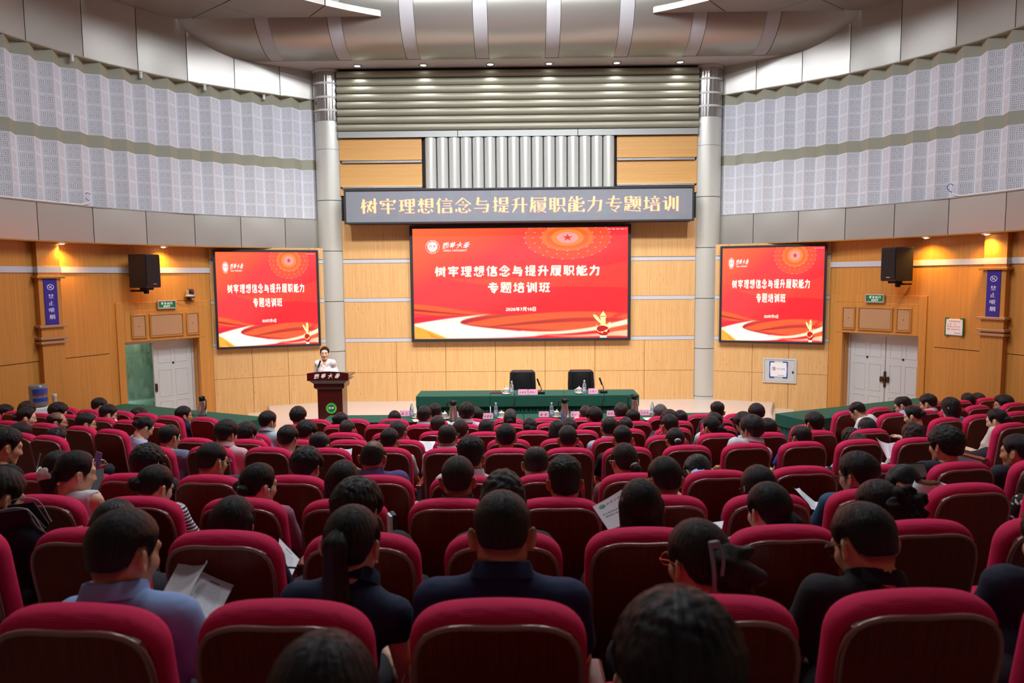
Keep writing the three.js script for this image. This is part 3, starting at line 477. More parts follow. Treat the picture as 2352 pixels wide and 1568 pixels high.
for (const side of [-1, 1]) {                                                   // round metal columns
  const c = structure(side < 0 ? 'column_left' : 'column_right'); c.position.set(4.225 * side, 0, -16.45);
  part('core', cyl(0.305, 0.305, 7.6, 40).translate(0, 3.8, 0), M.joint, c);
  const y = [0.33, 1.42, 2.55, 3.68, 4.8, 5.92, 6.53];
  part('base_ring', cyl(0.325, 0.325, 0.07, 48).translate(0, 0.29, 0), M.column, c);
  for (let i = 0; i < 6; i++) part('metal_casing', cyl(0.32, 0.32, y[i + 1] - y[i] - (i < 5 ? 0.014 : 0), 56).translate(0, (y[i] + y[i + 1]) / 2 + (i < 5 ? 0 : 0), 0), M.column, c);
  // clear film wound round the head of the column, held by strips of tape
  const film = cyl(0.322, 0.322, 1.05, 96, true).translate(0, 7.06, 0), p = film.attributes.position; for (let i = 0; i < p.count; i++) { const a = Math.atan2(p.getZ(i), p.getX(i)), k = 1 + 0.012 * Math.sin(a * 23 + p.getY(i)) + 0.008 * Math.sin(a * 41); p.setX(i, p.getX(i) * k); p.setZ(i, p.getZ(i) * k); } film.computeVertexNormals();
  part('plastic_film', film, mat(0x9d9894, 0.16, { metalness: 0.5, clearcoat: 1, clearcoatRoughness: 0.08 }), c);
  for (const h of [7.34, 7.04, 6.76]) part('tape_band', cyl(0.331, 0.331, 0.045, 48, true).translate(0, h, 0), mat(0xc9c7bd, 0.6), c);
  part('capital', cyl(0.335, 0.33, 0.06, 48).translate(0, 7.615, 0), M.soffit, c);
}
// ---------------------------------------------------------------- ceiling: soffit, rounded front, ring of metal panels, dome
{
  const c = structure('ceiling');
  part('soffit', box(11.4, 0.06, 1.2, 0, 7.68, -16.22), M.soffit, c);
  const cx = 15.62, cy = 8.65, a = 1.05, b = 1.0, pt = (x, t, k = 0) => V3(x, cy - (b + k) * Math.sin(t), -(cx - (a + k) * Math.cos(t)));
  const X = [-5.07, -3.62, -2.175, -0.725, 0.725, 2.175, 3.62, 5.07], hw = 0.14, lim = [-7.4, ...X, 7.4];
  const curved = (x0, x1, k) => sheet((u, v) => pt(lerp(x0, x1, u), lerp(Math.PI / 2, -0.5, v), k), (u, v) => pt(lerp(x0, x1, u), lerp(Math.PI / 2, -0.5, v), k - 0.04), 2, 20);
  part('backing', curved(-7.4, 7.4, -0.05), M.joint, c);
  for (let i = 0; i + 1 < lim.length; i++) part('barrel_panel', curved(lim[i] + (i ? hw + 0.008 : 0), lim[i + 1] - (i < 8 ? hw + 0.008 : 0), 0), M.barrel, c);
  for (const x of X) part('barrel_strip', curved(x - hw, x + hw, -0.012), M.strip, c);
  // ring of panels round the open centre: circle of radius 5.8 about a point 9.5 m ahead, cut off in front by the rounded beam
  const clip = (P, f) => { const out = []; P.forEach((p, i) => { const q = P[(i + 1) % P.length], a0 = f(p), a1 = f(q); if (a0 >= 0) out.push(p); if (a0 * a1 < 0) { const t = a0 / (a0 - a1); out.push([lerp(p[0], q[0], t), lerp(p[1], q[1], t)]); } }); return out; };
  const R = [5.8, 7.15, 8.5, 10.2], step = Math.PI / 14;
  for (let k = 0; k < 28; k++) for (let r = 0; r < 3; r++) {
    const t0 = k * step + 0.002, t1 = (k + 1) * step - 0.002, P = [];
    for (let j = 0; j <= 3; j++) { const t = lerp(t0, t1, j / 3); P.push([Math.cos(t) * (R[r + 1] - 0.008), 9.5 + Math.sin(t) * (R[r + 1] - 0.008)]); }
    for (let j = 3; j >= 0; j--) { const t = lerp(t0, t1, j / 3); P.push([Math.cos(t) * R[r], 9.5 + Math.sin(t) * R[r]]); }
    let q = clip(P, (p) => 14.64 - p[1]); q = clip(q, (p) => 9 - p[0]); q = clip(q, (p) => p[0] + 9); q = clip(q, (p) => p[1] + 2.9);
    if (q.length > 2) part('ceiling_panel', metric(plate(q, r ? 0.03 : 0.115, 0).rotateX(-Math.PI / 2).translate(0, 8.2, 0)), M.ceiling, c);
  }
  part('dome_ceiling', box(25, 0.1, 23.4, 0, 9.75, -8.6), M.dome, c);
}
// ---------------------------------------------------------------- lamps
const ORDINALS = ['first', 'second', 'third', 'fourth'];
const glowMat = (color, k) => new THREE.MeshStandardMaterial({ color: 0x000000, emissive: color, emissiveIntensity: k, roughness: 0.6 });
CEILING_LIGHTS.forEach(([x, d, y, w, h, k, lean], i) => {
  const pos = ['front row far left', 'front row left of centre', 'front row right of centre', 'front row far right', 'middle row left', 'middle row centre', 'middle row right', 'rear row left', 'rear row right'][i];
  const t = thing('ceiling_light', `flat white light panel in the ceiling dome, ${pos}`, 'ceiling light', [x, y, -d], 0, 'light panels in the ceiling dome'); t.rotation.x = lean;
  part('housing', plate([[-w / 2 - 0.03, -h / 2 - 0.03], [w / 2 + 0.03, -h / 2 - 0.03], [w / 2 + 0.03, h / 2 + 0.03], [-w / 2 - 0.03, h / 2 + 0.03]], 0.08, 0.005).rotateX(-Math.PI / 2).translate(0, 0.012, 0), M.white, t);
  part('rod', cyl(0.012, 0.012, 0.36, 8).translate(0, 0.27, 0), M.aluminium, t);
  part('glowing_panel', box(w, 0.01, h, 0, 0.006, 0), glowMat(0xf4f8ff, 3), t);
  const l = new THREE.RectAreaLight(0xf2f6ff, k, w, h); l.name = 'panel_lamp'; l.rotation.x = -Math.PI / 2; l.position.y = -0.01; t.add(l);
});
function spot(parent, y, color, power, angle, tx = 0, tz = 0, penumbra = 0.7) {
  const l = new THREE.SpotLight(color, power, 0, angle, penumbra, 2); l.name = 'spot_lamp'; l.position.set(0, y, 0); l.castShadow = true; l.shadow.radius = 2.5; l.target.position.set(tx, y - 3, tz); parent.add(l, l.target);
}
[-3.46, -2.03, -0.58, 0.69, 2.15, 3.51].forEach((x, i) => {
  const t = thing('downlight', `round recessed downlight in the white soffit above the stage, ${['first', 'second', 'third', 'fourth', 'fifth', 'sixth'][i]} from the left`, 'downlight', [x, 7.645, -15.98], 0, 'downlights over the stage');
  part('trim_ring', lathe([[0.062, 0.002], [0.095, 0.0], [0.1, -0.008], [0.07, -0.014], [0.062, -0.004]], 28), M.aluminium, t);
  part('lens', cyl(0.062, 0.062, 0.008, 24).translate(0, -0.003, 0), glowMat(0xffffff, 9), t);
  spot(t, -0.02, 0xf4f7ff, STAGE_SPOT, 0.95, 0, 0.25);
});
for (const [side, list] of [[-1, [[7.1, 14.4, 'nearest the left screen'], [8.11, 12.78, 'above the blue sign on the left']]], [1, [[7.62, 13.62, 'right of the wall loudspeaker on the right'], [8.1, 12.62, 'above the blue sign on the right']]]]) for (const [x, d, where] of list) {
  const t = thing('downlight', `small warm downlight under the metal band, ${where}`, 'downlight', [x * side, 3.735, -d], 0, 'warm downlights under the side bands');
  part('trim_ring', lathe([[0.05, 0.002], [0.085, 0], [0.085, -0.012], [0.055, -0.018], [0.05, -0.004]], 24), M.white, t);
  part('lens', new THREE.SphereGeometry(0.05, 18, 8, 0, 6.2832, Math.PI / 2, Math.PI / 2).scale(1, 0.5, 1).translate(0, -0.004, 0), glowMat(0xfff0c8, 14), t);
  spot(t, -0.04, 0xffb84a, WARM_SPOT, 1.15, 0.25 * side, -0.1, 0.9);
}
STAGE_LIGHTS.forEach(([x, d, y, tx, ty, k], i) => {
  const t = thing('stage_spotlight', `black stage spotlight hanging in the ceiling dome, ${ORDINALS[i]} from the left`, 'spotlight', [x, y, -d], 0, 'stage spotlights'), dir = V3(tx - x, ty - y, -15.6 + d).normalize(), q = new THREE.Quaternion().setFromUnitVectors(V3(0, -1, 0), dir);
  const can = part('housing', lathe([[0.0, 0.3], [0.09, 0.28], [0.12, 0.2], [0.125, 0.0], [0.115, 0.0], [0.11, 0.18], [0, 0.2]], 28), M.black, t); can.quaternion.copy(q);
  part('yoke', tube([V3(-0.14, 0.1, 0), V3(-0.15, 0.3, 0), V3(0, 0.42, 0), V3(0.15, 0.3, 0), V3(0.14, 0.1, 0)], 0.012, 20, 6), M.black, t); part('stem', cyl(0.015, 0.015, 0.14, 8).translate(0, 0.48, 0), M.black, t);
  const lens = part('lens', cyl(0.108, 0.108, 0.01, 28), glowMat(0xfffaf2, 8), t); lens.position.copy(dir).multiplyScalar(0.015); lens.quaternion.copy(q);
  const l = new THREE.SpotLight(0xfff8ee, k, 0, 0.52, 0.8, 2); l.name = 'stage_lamp'; l.castShadow = true; l.shadow.radius = 6; l.position.copy(dir).multiplyScalar(0.05); l.target.position.copy(dir).multiplyScalar(5); t.add(l, l.target);
});
// ---------------------------------------------------------------- screens
const slideMat = new THREE.MeshStandardMaterial({ color: 0x080404, roughness: 0.5, emissive: 0xffffff, emissiveMap: slide, emissiveIntensity: SCREEN_GLOW });
function screenThing(label, w, h, border, depth, group) {
  const t = thing('led_screen', label, 'screen', [0, 0, 0], 0, group), b = border;
  part('frame', plate(rect(-w / 2, -h / 2, w / 2, h / 2), depth, 0.006, [rect(-w / 2 + b, -h / 2 + b, w / 2 - b, h / 2 - b).reverse()]), M.screenFrame, t);
  part('cabinet', box(w - 0.02, h - 0.02, 0.03, 0, 0, 0.016), M.black, t);
  const g = new THREE.PlaneGeometry(w - 2 * b, h - 2 * b).translate(0, 0, depth - 0.015); part('display', g, slideMat, t);
  const l = new THREE.RectAreaLight(0xff3a24, SCREEN_LIGHT, w - 2 * b, h - 2 * b); l.name = 'screen_lamp'; l.rotation.y = Math.PI; l.position.z = depth + 0.01; t.add(l);
  return t;
}
{
  const m = screenThing('large red presentation screen in the middle of the stage wall', 4.92, 2.585, 0.065, 0.14, null); m.position.set(0.035, 2.92, -WALL_D + 0.0);
  for (const s of [-1, 1]) {
    const f = screenWall[s], t = screenThing(`square red presentation screen on the angled wall ${s < 0 ? 'left' : 'right'} of the stage`, 2.17, 2.13, 0.05, 0.12, 'side screens');
    const p = f.world(0.975 + 0.236, 2.635, 0.0); t.position.copy(p); t.rotation.y = f.turn;
  }
  const b = thing('led_banner', 'long grey LED banner with yellow Chinese letters above the big screen', 'banner', [0.01, 4.612, -15.76]);
  part('frame', plate(rect(-3.785, -0.375, 3.785, 0.375), 0.04, 0.006, [rect(-3.745, -0.335, 3.745, 0.335).reverse()]), M.screenFrame, b);
  part('cabinet', box(7.55, 0.73, 0.4, 0, 0, -0.2), M.black, b);
  part('display', new THREE.PlaneGeometry(7.49, 0.67).translate(0, 0, 0.02), new THREE.MeshStandardMaterial({ map: ledStrip, roughness: 0.55, emissive: 0xffffff, emissiveMap: ledText, emissiveIntensity: 1.25 }), b);
}
// ---------------------------------------------------------------- wall equipment
for (const s of [-1, 1]) {
  const f = doorWall[s], side = s < 0 ? 'left' : 'right', other = s < 0;
  // loudspeaker on a swivel bracket
  const sp = thing('wall_speaker', `black wall loudspeaker on a bracket above the ${side} door`, 'loudspeaker', f.world(1.5, 2.93, 0.34).toArray(), f.turn + s * -0.42, 'wall loudspeakers');
  part('cabinet', metric(plate([[-0.19, -0.02], [0.19, -0.02], [0.215, 0.34], [-0.215, 0.34]], 0.62, 0.012).rotateX(-Math.PI / 2).translate(0, 0, 0.16)), M.black, sp);
  part('grille', T(rbox(0.36, 0.58, 0.03, 0.012), 0, 0.31, 0.185), M.blackMatte, sp);
  part('badge', box(0.09, 0.012, 0.004, 0.02, 0.06, 0.201), mat(other ? 0xb88a8a : 0xb8b8b8, 0.4), sp);
  part('bracket', [T(rbox(0.2, 0.05, 0.16, 0.01), 0, -0.03, 0.02), T(rbox(0.08, 0.1, 0.08, 0.02), 0.03, -0.08, -0.02), T(cyl(0.02, 0.02, 0.3, 10).rotateX(Math.PI / 2), 0, -0.07, -0.2)], M.blackMatte, sp);
  // exit sign
  const ex = thing('exit_sign', `green exit sign with white letters over the ${side} door`, 'exit sign', f.world(0.985, 2.57, 0.062).toArray(), f.turn, 'exit signs');
  part('frame', plate(rect(-0.19, -0.085, 0.19, 0.085), 0.035, 0.005, [rect(-0.165, -0.062, 0.165, 0.062).reverse()]), M.aluminium, ex);
  const art = canvas(512, 200, (g, w, h) => { g.fillStyle = '#0d6a36'; g.fillRect(0, 0, w, h); write(g, '安全出口', 74, 14, 84, { gap: 10, color: '#f2f6ee', weight: 1.1 }); g.fillStyle = '#f2f6ee'; g.font = 'bold 84px sans-serif'; g.textAlign = 'center'; g.save(); g.translate(w / 2, 0); g.scale(1.25, 1); g.fillText('EXIT', 0, 184); g.restore(); }, true, false);
  part('face', new THREE.PlaneGeometry(0.33, 0.124).translate(0, 0, 0.022), new THREE.MeshStandardMaterial({ map: art, roughness: 0.5, emissive: 0xffffff, emissiveMap: art, emissiveIntensity: 0.25 }), ex);
  part('back_box', box(0.36, 0.15, 0.03, 0, 0, 0.0), M.plasticGrey, ex);
  // blue no-smoking banner on the pilaster
  const pg = f.pilaster; pg.updateMatrixWorld(true); const pos = V3(0, 2.7, 0.126).applyMatrix4(pg.matrixWorld);
  const nb = thing('no_smoking_sign', `tall narrow blue no smoking sign on the ${side} pilaster`, 'sign', pos.toArray(), pg.rotation.y, 'no smoking signs');
  const nart = canvas(200, 820, (g, w, h) => {
    g.fillStyle = '#2c2296'; g.fillRect(0, 0, w, h); g.strokeStyle = g.fillStyle = '#e8e8f4'; g.lineWidth = 10; g.beginPath(); g.arc(100, 150, 48, 0, 7); g.stroke(); g.beginPath(); g.moveTo(66, 116); g.lineTo(134, 184); g.stroke();
    g.save(); g.translate(100, 150); g.rotate(-0.5); g.fillRect(-28, -6, 44, 13); g.restore(); g.lineWidth = 5; g.beginPath(); g.moveTo(112, 132); g.quadraticCurveTo(126, 124, 118, 112); g.stroke();
    [...'禁止吸烟'].forEach((ch, i) => write(g, ch, 52, 268 + i * 122, 94, { style: 'song', color: '#e8e8f4', weight: 1.2 }));
  }, true, false);
  part('board', box(0.235, 0.815, 0.008, 0, 0, 0), mat(0x2c2296, 0.5), nb); part('print', new THREE.PlaneGeometry(0.232, 0.81).translate(0, 0, 0.0052), mat(0xffffff, 0.5, { map: nart }), nb);
  // white detectors hanging under the upper band
  const spots = s < 0 ? [[165, 126], [323, 166], [470, 195], [606, 217]] : [[1775, 210], [1909, 187], [2212, 114]];
  spots.forEach(([px, py], i) => { const p = atY(px, py, 7.03); const dt = thing('detector', `small white detector under the upper metal band on the ${side}, ${['first', 'second', 'third', 'fourth'][i]} from the ${s < 0 ? 'left' : 'stage'}`, 'detector', p.toArray(), 0, 'detectors under the upper bands'); part('mount', cyl(0.035, 0.04, 0.02, 14).translate(0, -0.005, 0), M.white, dt); part('body', T(rbox(0.045, 0.1, 0.045, 0.012), 0, -0.06, 0), M.white, dt); });
  // conduit along the top of the lower band with a loop of blue cable
  const c0 = 2.75, pts = []; for (let k = 0; k <= 14; k++) pts.push(along(5.05 + k * 0.35, 0.015, s, 4.425)); 
  const co = thing('conduit', `thin white conduit lying along the ${side} metal band below the pierced boards`, 'conduit', [0, 0, 0]); part('pipe', tube([along(4.82, 0.02, s, 4.5), along(4.92, 0.02, s, 4.44), ...pts], 0.016, 60, 8), M.white, co);
  const cb = along(4.84, 0.03, s, 4.5); part('cable_loop', tube([cb, cb.clone().add(V3(-0.05, 0.03, 0)), cb.clone().add(V3(-0.09, 0.1, 0)), cb.clone().add(V3(-0.03, 0.15, 0)), cb.clone().add(V3(0.02, 0.12, 0))], 0.006, 20, 6), mat(0x2b62b8, 0.5), co, 'blue cable loop');
}
{ // camera on a bracket at the left door
  const f = doorWall[-1], c = thing('ptz_camera', 'grey and black camera on a bracket right of the left exit sign', 'camera', f.world(0.5, 2.66, 0.12).toArray(), f.turn + 0.2);
  part('base', lathe([[0, 0.05], [0.09, 0.05], [0.1, 0.07], [0.085, 0.1], [0, 0.1]], 20), M.plasticGrey, c); for (const x of [-0.066, 0.066]) part('yoke_arm', T(rbox(0.02, 0.1, 0.07, 0.008), x, 0.15, 0), M.plasticGrey, c);
  const h = part('head', T(rbox(0.108, 0.1, 0.12, 0.03, 3), 0, 0.165, 0.0), M.black, c); part('lens', cyl(0.03, 0.034, 0.03, 18).rotateX(Math.PI / 2).translate(0, 0.165, 0.07), mat(0x2a2a30, 0.1, { clearcoat: 1 }), h);
  part('bracket', [T(rbox(0.16, 0.015, 0.14, 0.004), 0, 0.04, -0.03), T(rbox(0.05, 0.06, 0.1, 0.01), 0, 0.0, -0.05), T(rbox(0.18, 0.012, 0.1, 0.004), 0.02, -0.03, -0.07)], M.bronze, c);
  part('cable', tube([V3(-0.02, 0.02, 0), V3(-0.08, -0.01, 0.02), V3(-0.16, -0.02, -0.02), V3(-0.26, -0.02, -0.08)], 0.008, 16, 6), M.black, c);
}
{ // telephone notice on the right
  const f = doorWall[1], g0 = K[2], g1 = K[3], d = [g1[0] - g0[0], g1[1] - g0[1]], L = Math.hypot(...d), s = 0.39, turn = Math.atan2(d[1], d[0]);
  const n = thing('telephone_notice', 'small white emergency telephone notice with green corners on the right wall', 'notice', [g0[0] + (d[0] / L) * s - 0.02, 2.07, -(g0[1] + (d[1] / L) * s) + 0.02], turn);
  const art = canvas(512, 460, (g, w, h) => {
    g.fillStyle = '#eceae8'; g.fillRect(0, 0, w, h); write(g, '急救报警电话', 84, 34, 58, { style: 'song', color: '#b03040', weight: 1.2 });
    write(g, '火', 34, 122, 46, { color: '#c02838' }); write(g, '警', 116, 122, 46, { color: '#c02838' }); g.fillStyle = '#c02838'; g.font = 'bold 46px sans-serif'; g.fillText(':    119', 170, 164);
    write(g, '保卫处', 30, 194, 50, { color: '#c02838' }); g.fillText(': 8772 0110', 190, 238, 290); write(g, '报警', 34, 276, 44, { color: '#c02838' }); g.fillText(': 15228991120', 130, 314, 350);
    g.fillStyle = '#186a3c'; g.beginPath(); g.arc(290, 410, 15, 0, 7); g.fill(); g.fillStyle = '#445'; for (let i = 0; i < 6; i++) g.fillRect(316 + i * 26, 400, 18, 20);
  }, true, false);
  part('board', T(rbox(0.33, 0.3, 0.012, 0.004), 0, 0, 0.006), M.white, n); part('print', new THREE.PlaneGeometry(0.315, 0.285).translate(0, 0, 0.0135), mat(0xffffff, 0.6, { map: art }), n);
  for (const [sx, sy] of [[-1, -1], [1, -1], [1, 1], [-1, 1]]) part('corner', [T(rbox(0.07, 0.022, 0.022, 0.004), sx * 0.145, sy * 0.158, 0.008), T(rbox(0.022, 0.11, 0.022, 0.004), sx * 0.17, sy * 0.115, 0.008)], mat(0x14683e, 0.5), n, 'green corner');
  for (const sx of [-1, 1]) part('edge_strip', box(0.018, 0.14, 0.018, sx * 0.171, 0, 0.006), mat(0x14683e, 0.5), n);
}
{ // electric cabinet right of the stage
  const f = screenWall[1], o = 0.236, e = thing('electric_cabinet', 'white electric cabinet door with a blue cornered warning notice, right of the stage', 'cabinet', f.world(1.176 + o, 0.97, 0.0).toArray(), f.turn);
  part('frame', plate(rect(-0.345, -0.27, 0.345, 0.27), 0.025, 0.005, [rect(-0.31, -0.235, 0.31, 0.235).reverse()]), M.doorWhite, e); const d = part('door', T(rbox(0.615, 0.465, 0.018, 0.005), 0, 0, 0.012), M.doorWhite, e);
  part('lock', [cyl(0.02, 0.02, 0.02, 14).rotateX(Math.PI / 2).translate(0.27, -0.02, 0.024), box(0.016, 0.05, 0.014, 0.27, -0.03, 0.03)], M.bronze, d);
  const art = canvas(512, 460, (g, w, h) => {
    g.fillStyle = '#eef0f4'; g.fillRect(0, 0, w, h); g.strokeStyle = '#b8283c'; g.lineWidth = 14; g.beginPath(); g.arc(118, 200, 58, 0, 7); g.stroke(); g.fillStyle = '#333'; g.beginPath(); g.arc(118, 180, 16, 0, 7); g.fill(); g.fillRect(104, 190, 28, 44); g.beginPath(); g.moveTo(78, 160); g.lineTo(158, 240); g.stroke();
    write(g, '当心有电', 196, 176, 66, { style: 'song', color: '#35406a', weight: 1.1 }); g.fillStyle = '#186a3c'; g.beginPath(); g.arc(262, 420, 14, 0, 7); g.fill(); g.fillStyle = '#556'; for (let i = 0; i < 6; i++) g.fillRect(290 + i * 26, 410, 18, 18);
  }, true, false);
  const n = thing('warning_notice', 'white electric warning notice with blue corners on the electric cabinet', 'notice', f.world(1.15 + o, 0.995, 0.028).toArray(), f.turn);
  part('board', T(rbox(0.35, 0.32, 0.01, 0.003), 0, 0, 0.0), M.white, n); part('print', new THREE.PlaneGeometry(0.335, 0.305).translate(0, 0, 0.0062), mat(0xffffff, 0.6, { map: art }), n);
  for (const [sx, sy] of [[-1, -1], [1, -1], [1, 1], [-1, 1]]) part('corner', [T(rbox(0.1, 0.022, 0.018, 0.004), sx * 0.135, sy * 0.168, 0.004), T(rbox(0.022, 0.1, 0.018, 0.004), sx * 0.177, sy * 0.125, 0.004)], mat(0x1e46b0, 0.5), n, 'blue corner');
  for (const sx of [-1, 1]) part('edge_strip', box(0.016, 0.17, 0.014, sx * 0.178, 0, 0.002), mat(0x1e46b0, 0.5), n);
}
{ // fire notice beyond the open door
  const p = at(362, 880, 15.2); const n = thing('fire_cabinet', 'narrow red cabinet with a pale frame in the corridor behind the left door', 'cabinet', [-8.72 + 0.98, 1.35, -16.6], 0.3);
  part('frame', plate(rect(-0.3, -0.55, 0.3, 0.55), 0.06, 0.006, [rect(-0.24, -0.49, 0.24, 0.49).reverse()]), mat(0xbcd8d0, 0.5), n); part('door', box(0.49, 0.98, 0.03, 0, 0, 0.01), mat(0x7a1218, 0.5), n); part('plate', box(0.3, 0.16, 0.01, 0.02, 0.38, 0.03), mat(0x86c89a, 0.5), n);
  const l = thing('corridor_light', 'light panel on the corridor ceiling behind the left door', 'ceiling light', [-8.4, 3.28, -14.9]); part('housing', T(rbox(0.9, 0.05, 0.4, 0.01), 0, 0.02, 0), M.white, l); part('glowing_panel', box(0.84, 0.008, 0.34, 0, -0.008, 0), glowMat(0xf0fff8, 4), l);
  const a = new THREE.RectAreaLight(0xeefcf4, 90, 0.84, 0.34); a.name = 'panel_lamp'; a.rotation.x = -Math.PI / 2; a.position.y = -0.02; l.add(a);
}
// ---------------------------------------------------------------- stage furniture
const STAGE_Y = 0.258;
function pleats(w, h, depth, n, amp) {                                          // pleated skirt along x, from y = 0 up to h
  const nu = n * 6, g = new THREE.PlaneGeometry(w, h, nu, 4), p = g.attributes.position;
  for (let i = 0; i < p.count; i++) { const u = (p.getX(i) / w + 0.5) * n, v = 0.5 - p.getY(i) / h, q = Math.sin(u * 6.283 + 0.7 * Math.sin(u * 1.7)); p.setZ(i, amp * q * (0.3 + 0.7 * v) + v * 0.02 - 0.012); }
  g.computeVertexNormals(); return g.translate(0, h / 2, depth);
}
const clothTwo = M.cloth.clone(); clothTwo.side = THREE.DoubleSide;
function skirtedTable(label, w, d, h, pos, turn, group, pleated = true) {
  const t = thing('skirted_table', label, 'table', pos, turn, group);
  part('tabletop', T(rbox(w - 0.02, 0.03, d - 0.02, 0.004, 1), 0, h - 0.02, 0), M.chairWood, t);
  const top = part('tablecloth', [T(rbox(w, 0.012, d, 0.006, 2), 0, h, 0), T(rbox(w, 0.19, 0.012, 0.005, 1), 0, h - 0.092, d / 2), T(rbox(0.012, 0.19, d, 0.005, 1), w / 2 - 0.006, h - 0.092, 0), T(rbox(0.012, 0.19, d, 0.005, 1), -w / 2 + 0.006, h - 0.092, 0)], M.cloth, t);
  part('skirt', pleats(w - 0.01, h - 0.17, 0, Math.round(w / 0.068), 0.024).translate(0, 0.004, d / 2 - 0.024), clothTwo, t);
  for (const s of [-1, 1]) part('skirt', pleats(d - 0.03, h - 0.17, 0, Math.round(d / 0.08), 0.016).rotateY((s * Math.PI) / 2).translate(s * (w / 2 - 0.025), 0.004, -0.01), clothTwo, t);
  for (const sx of [-1, 1]) for (const sz of [-1, 1]) part('leg', box(0.035, h - 0.035, 0.035, sx * (w / 2 - 0.08), (h - 0.035) / 2, sz * (d / 2 - 0.08)), M.chairSteel, t);
  return t;
}
['left', 'middle', 'right'].forEach((n, i) => skirtedTable(`${n} table under dark green pleated cloth in the row on the stage`, 1.285, 0.62, 0.75, [-1.16 + i * 1.29, STAGE_Y, -12.62], 0, 'green tables on the stage'));
// the front rows' desks
['left end', 'left of centre', 'right of centre', 'right end'].forEach((n, i) => skirtedTable(`long green cloth desk facing the stage before the front row, ${n}`, 1.63, 0.62, 0.75, [-2.4 + i * 1.64, 0.002, -11.66], Math.PI, 'green desks before the front row'));
for (const s of [-1, 1]) {
  const a = [s * 4.38, 11.55], b = [s * 7.55, 12.98], ang = Math.atan2(b[1] - a[1], Math.abs(b[0] - a[0])), L = Math.hypot(b[0] - a[0], b[1] - a[1]) / 2;
  for (let i = 0; i < 2; i++) skirtedTable(`green cloth desk along the ${s < 0 ? 'left' : 'right'} side block, ${i ? 'nearer the side wall' : 'nearer the stage'}`, L - 0.01, 0.66, 0.75, [a[0] + (b[0] - a[0]) * (0.25 + i * 0.5), 0.002, -(a[1] + (b[1] - a[1]) * (0.25 + i * 0.5))], s * ang, 'green desks of the side blocks');
}
// executive chairs
function execChair(label, x, d) {
  const t = thing('executive_chair', label, 'chair', [x, STAGE_Y, -d], 0, 'black leather chairs on the stage');
  const backShape = [[-0.21, 0.42], [0.21, 0.42], [0.245, 0.75], [0.24, 1.0], [0.19, 1.05], [-0.19, 1.05], [-0.24, 1.0], [-0.245, 0.75]];
  part('backrest', plate(backShape, 0.09, 0.03).translate(0, 0, -0.22), M.execLeather, t);
  for (const s of [-1, 1]) part('bolster', sheetTube([V3(s * 0.19, 0.45, -0.1), V3(s * 0.205, 0.75, -0.105), V3(s * 0.19, 1.0, -0.12)], 0.045, 0.04), M.execLeather, t);
  const pad = new THREE.PlaneGeometry(0.3, 0.5, 40, 12), p = pad.attributes.position; for (let i = 0; i < p.count; i++) { const x = p.getX(i), y = p.getY(i); p.setZ(i, 0.03 * (1 - (x / 0.16) ** 2) * (1 - (y / 0.27) ** 4) + 0.006 * Math.sin(x * 95 * (1 + y * 0.5)) * smooth(-0.25, 0.2, y)); } pad.computeVertexNormals();
  part('pleated_pad', pad.translate(0, 0.76, -0.105), M.execLeather, t);
  part('seat', T(rbox(0.5, 0.12, 0.48, 0.05, 4), 0, 0.45, 0.1), M.execLeather, t);
  for (const s of [-1, 1]) part('armrest', [T(rbox(0.05, 0.04, 0.34, 0.015), s * 0.275, 0.63, 0.02), tube([V3(s * 0.275, 0.62, 0.17), V3(s * 0.28, 0.5, 0.2), V3(s * 0.24, 0.42, 0.12)], 0.018, 10, 8), tube([V3(s * 0.275, 0.62, -0.12), V3(s * 0.26, 0.5, -0.16)], 0.018, 6, 8)], M.armWood, t);
  part('column', cyl(0.03, 0.03, 0.34, 14).translate(0, 0.23, 0.05), M.black, t);
  for (let k = 0; k < 5; k++) { const a = (k / 5) * 6.283 + 0.3, leg = part('leg', tube([V3(0, 0.11, 0.05), V3(Math.cos(a) * 0.28, 0.075, 0.05 + Math.sin(a) * 0.28)], 0.02, 6, 8), M.black, t); part('caster', new THREE.SphereGeometry(0.034, 12, 8).translate(Math.cos(a) * 0.28, 0.034, 0.05 + Math.sin(a) * 0.28), M.blackMatte, leg); }
}
function sheetTube(pts, rx, rz) { const g = tube(pts, 1, 16, 12), c = new THREE.CatmullRomCurve3(pts), p = g.attributes.position; for (let i = 0; i < p.count; i++) { const q = c.getPoint(Math.floor(i / 13) / 16); p.setXYZ(i, q.x + (p.getX(i) - q.x) * rx, q.y + (p.getY(i) - q.y) * rz, q.z + (p.getZ(i) - q.z) * rz); } g.computeVertexNormals(); return g; }
execChair('black leather executive chair behind the two name cards', 0.055, 13.3); execChair('black leather executive chair behind the single name card', 1.155, 13.3);
// small things ------------------------------------------------
const cupProto = (name) => {
  const g = new THREE.Group();
  part('body', lathe([[0, 0.004], [0.03, 0.004], [0.034, 0], [0.038, 0.012], [0.046, 0.05], [0.05, 0.095], [0.048, 0.095], [0.044, 0.05], [0.034, 0.014], [0, 0.012]], 24), M.porcelain, g);
  part('lid', lathe([[0, 0.135], [0.008, 0.132], [0.011, 0.122], [0.006, 0.113], [0.03, 0.106], [0.052, 0.096], [0.05, 0.092], [0, 0.1]], 24), M.porcelain, g);
  part('handle', tube([V3(-0.044, 0.075, 0), V3(-0.075, 0.078, 0), V3(-0.08, 0.045, 0), V3(-0.04, 0.03, 0)], 0.006, 16, 8), M.porcelain, g);
  part('saucer', lathe([[0, 0.002], [0.04, 0.001], [0.07, 0.012], [0.071, 0.015], [0.04, 0.006], [0, 0.006]], 24), M.porcelain, g); return g;
};
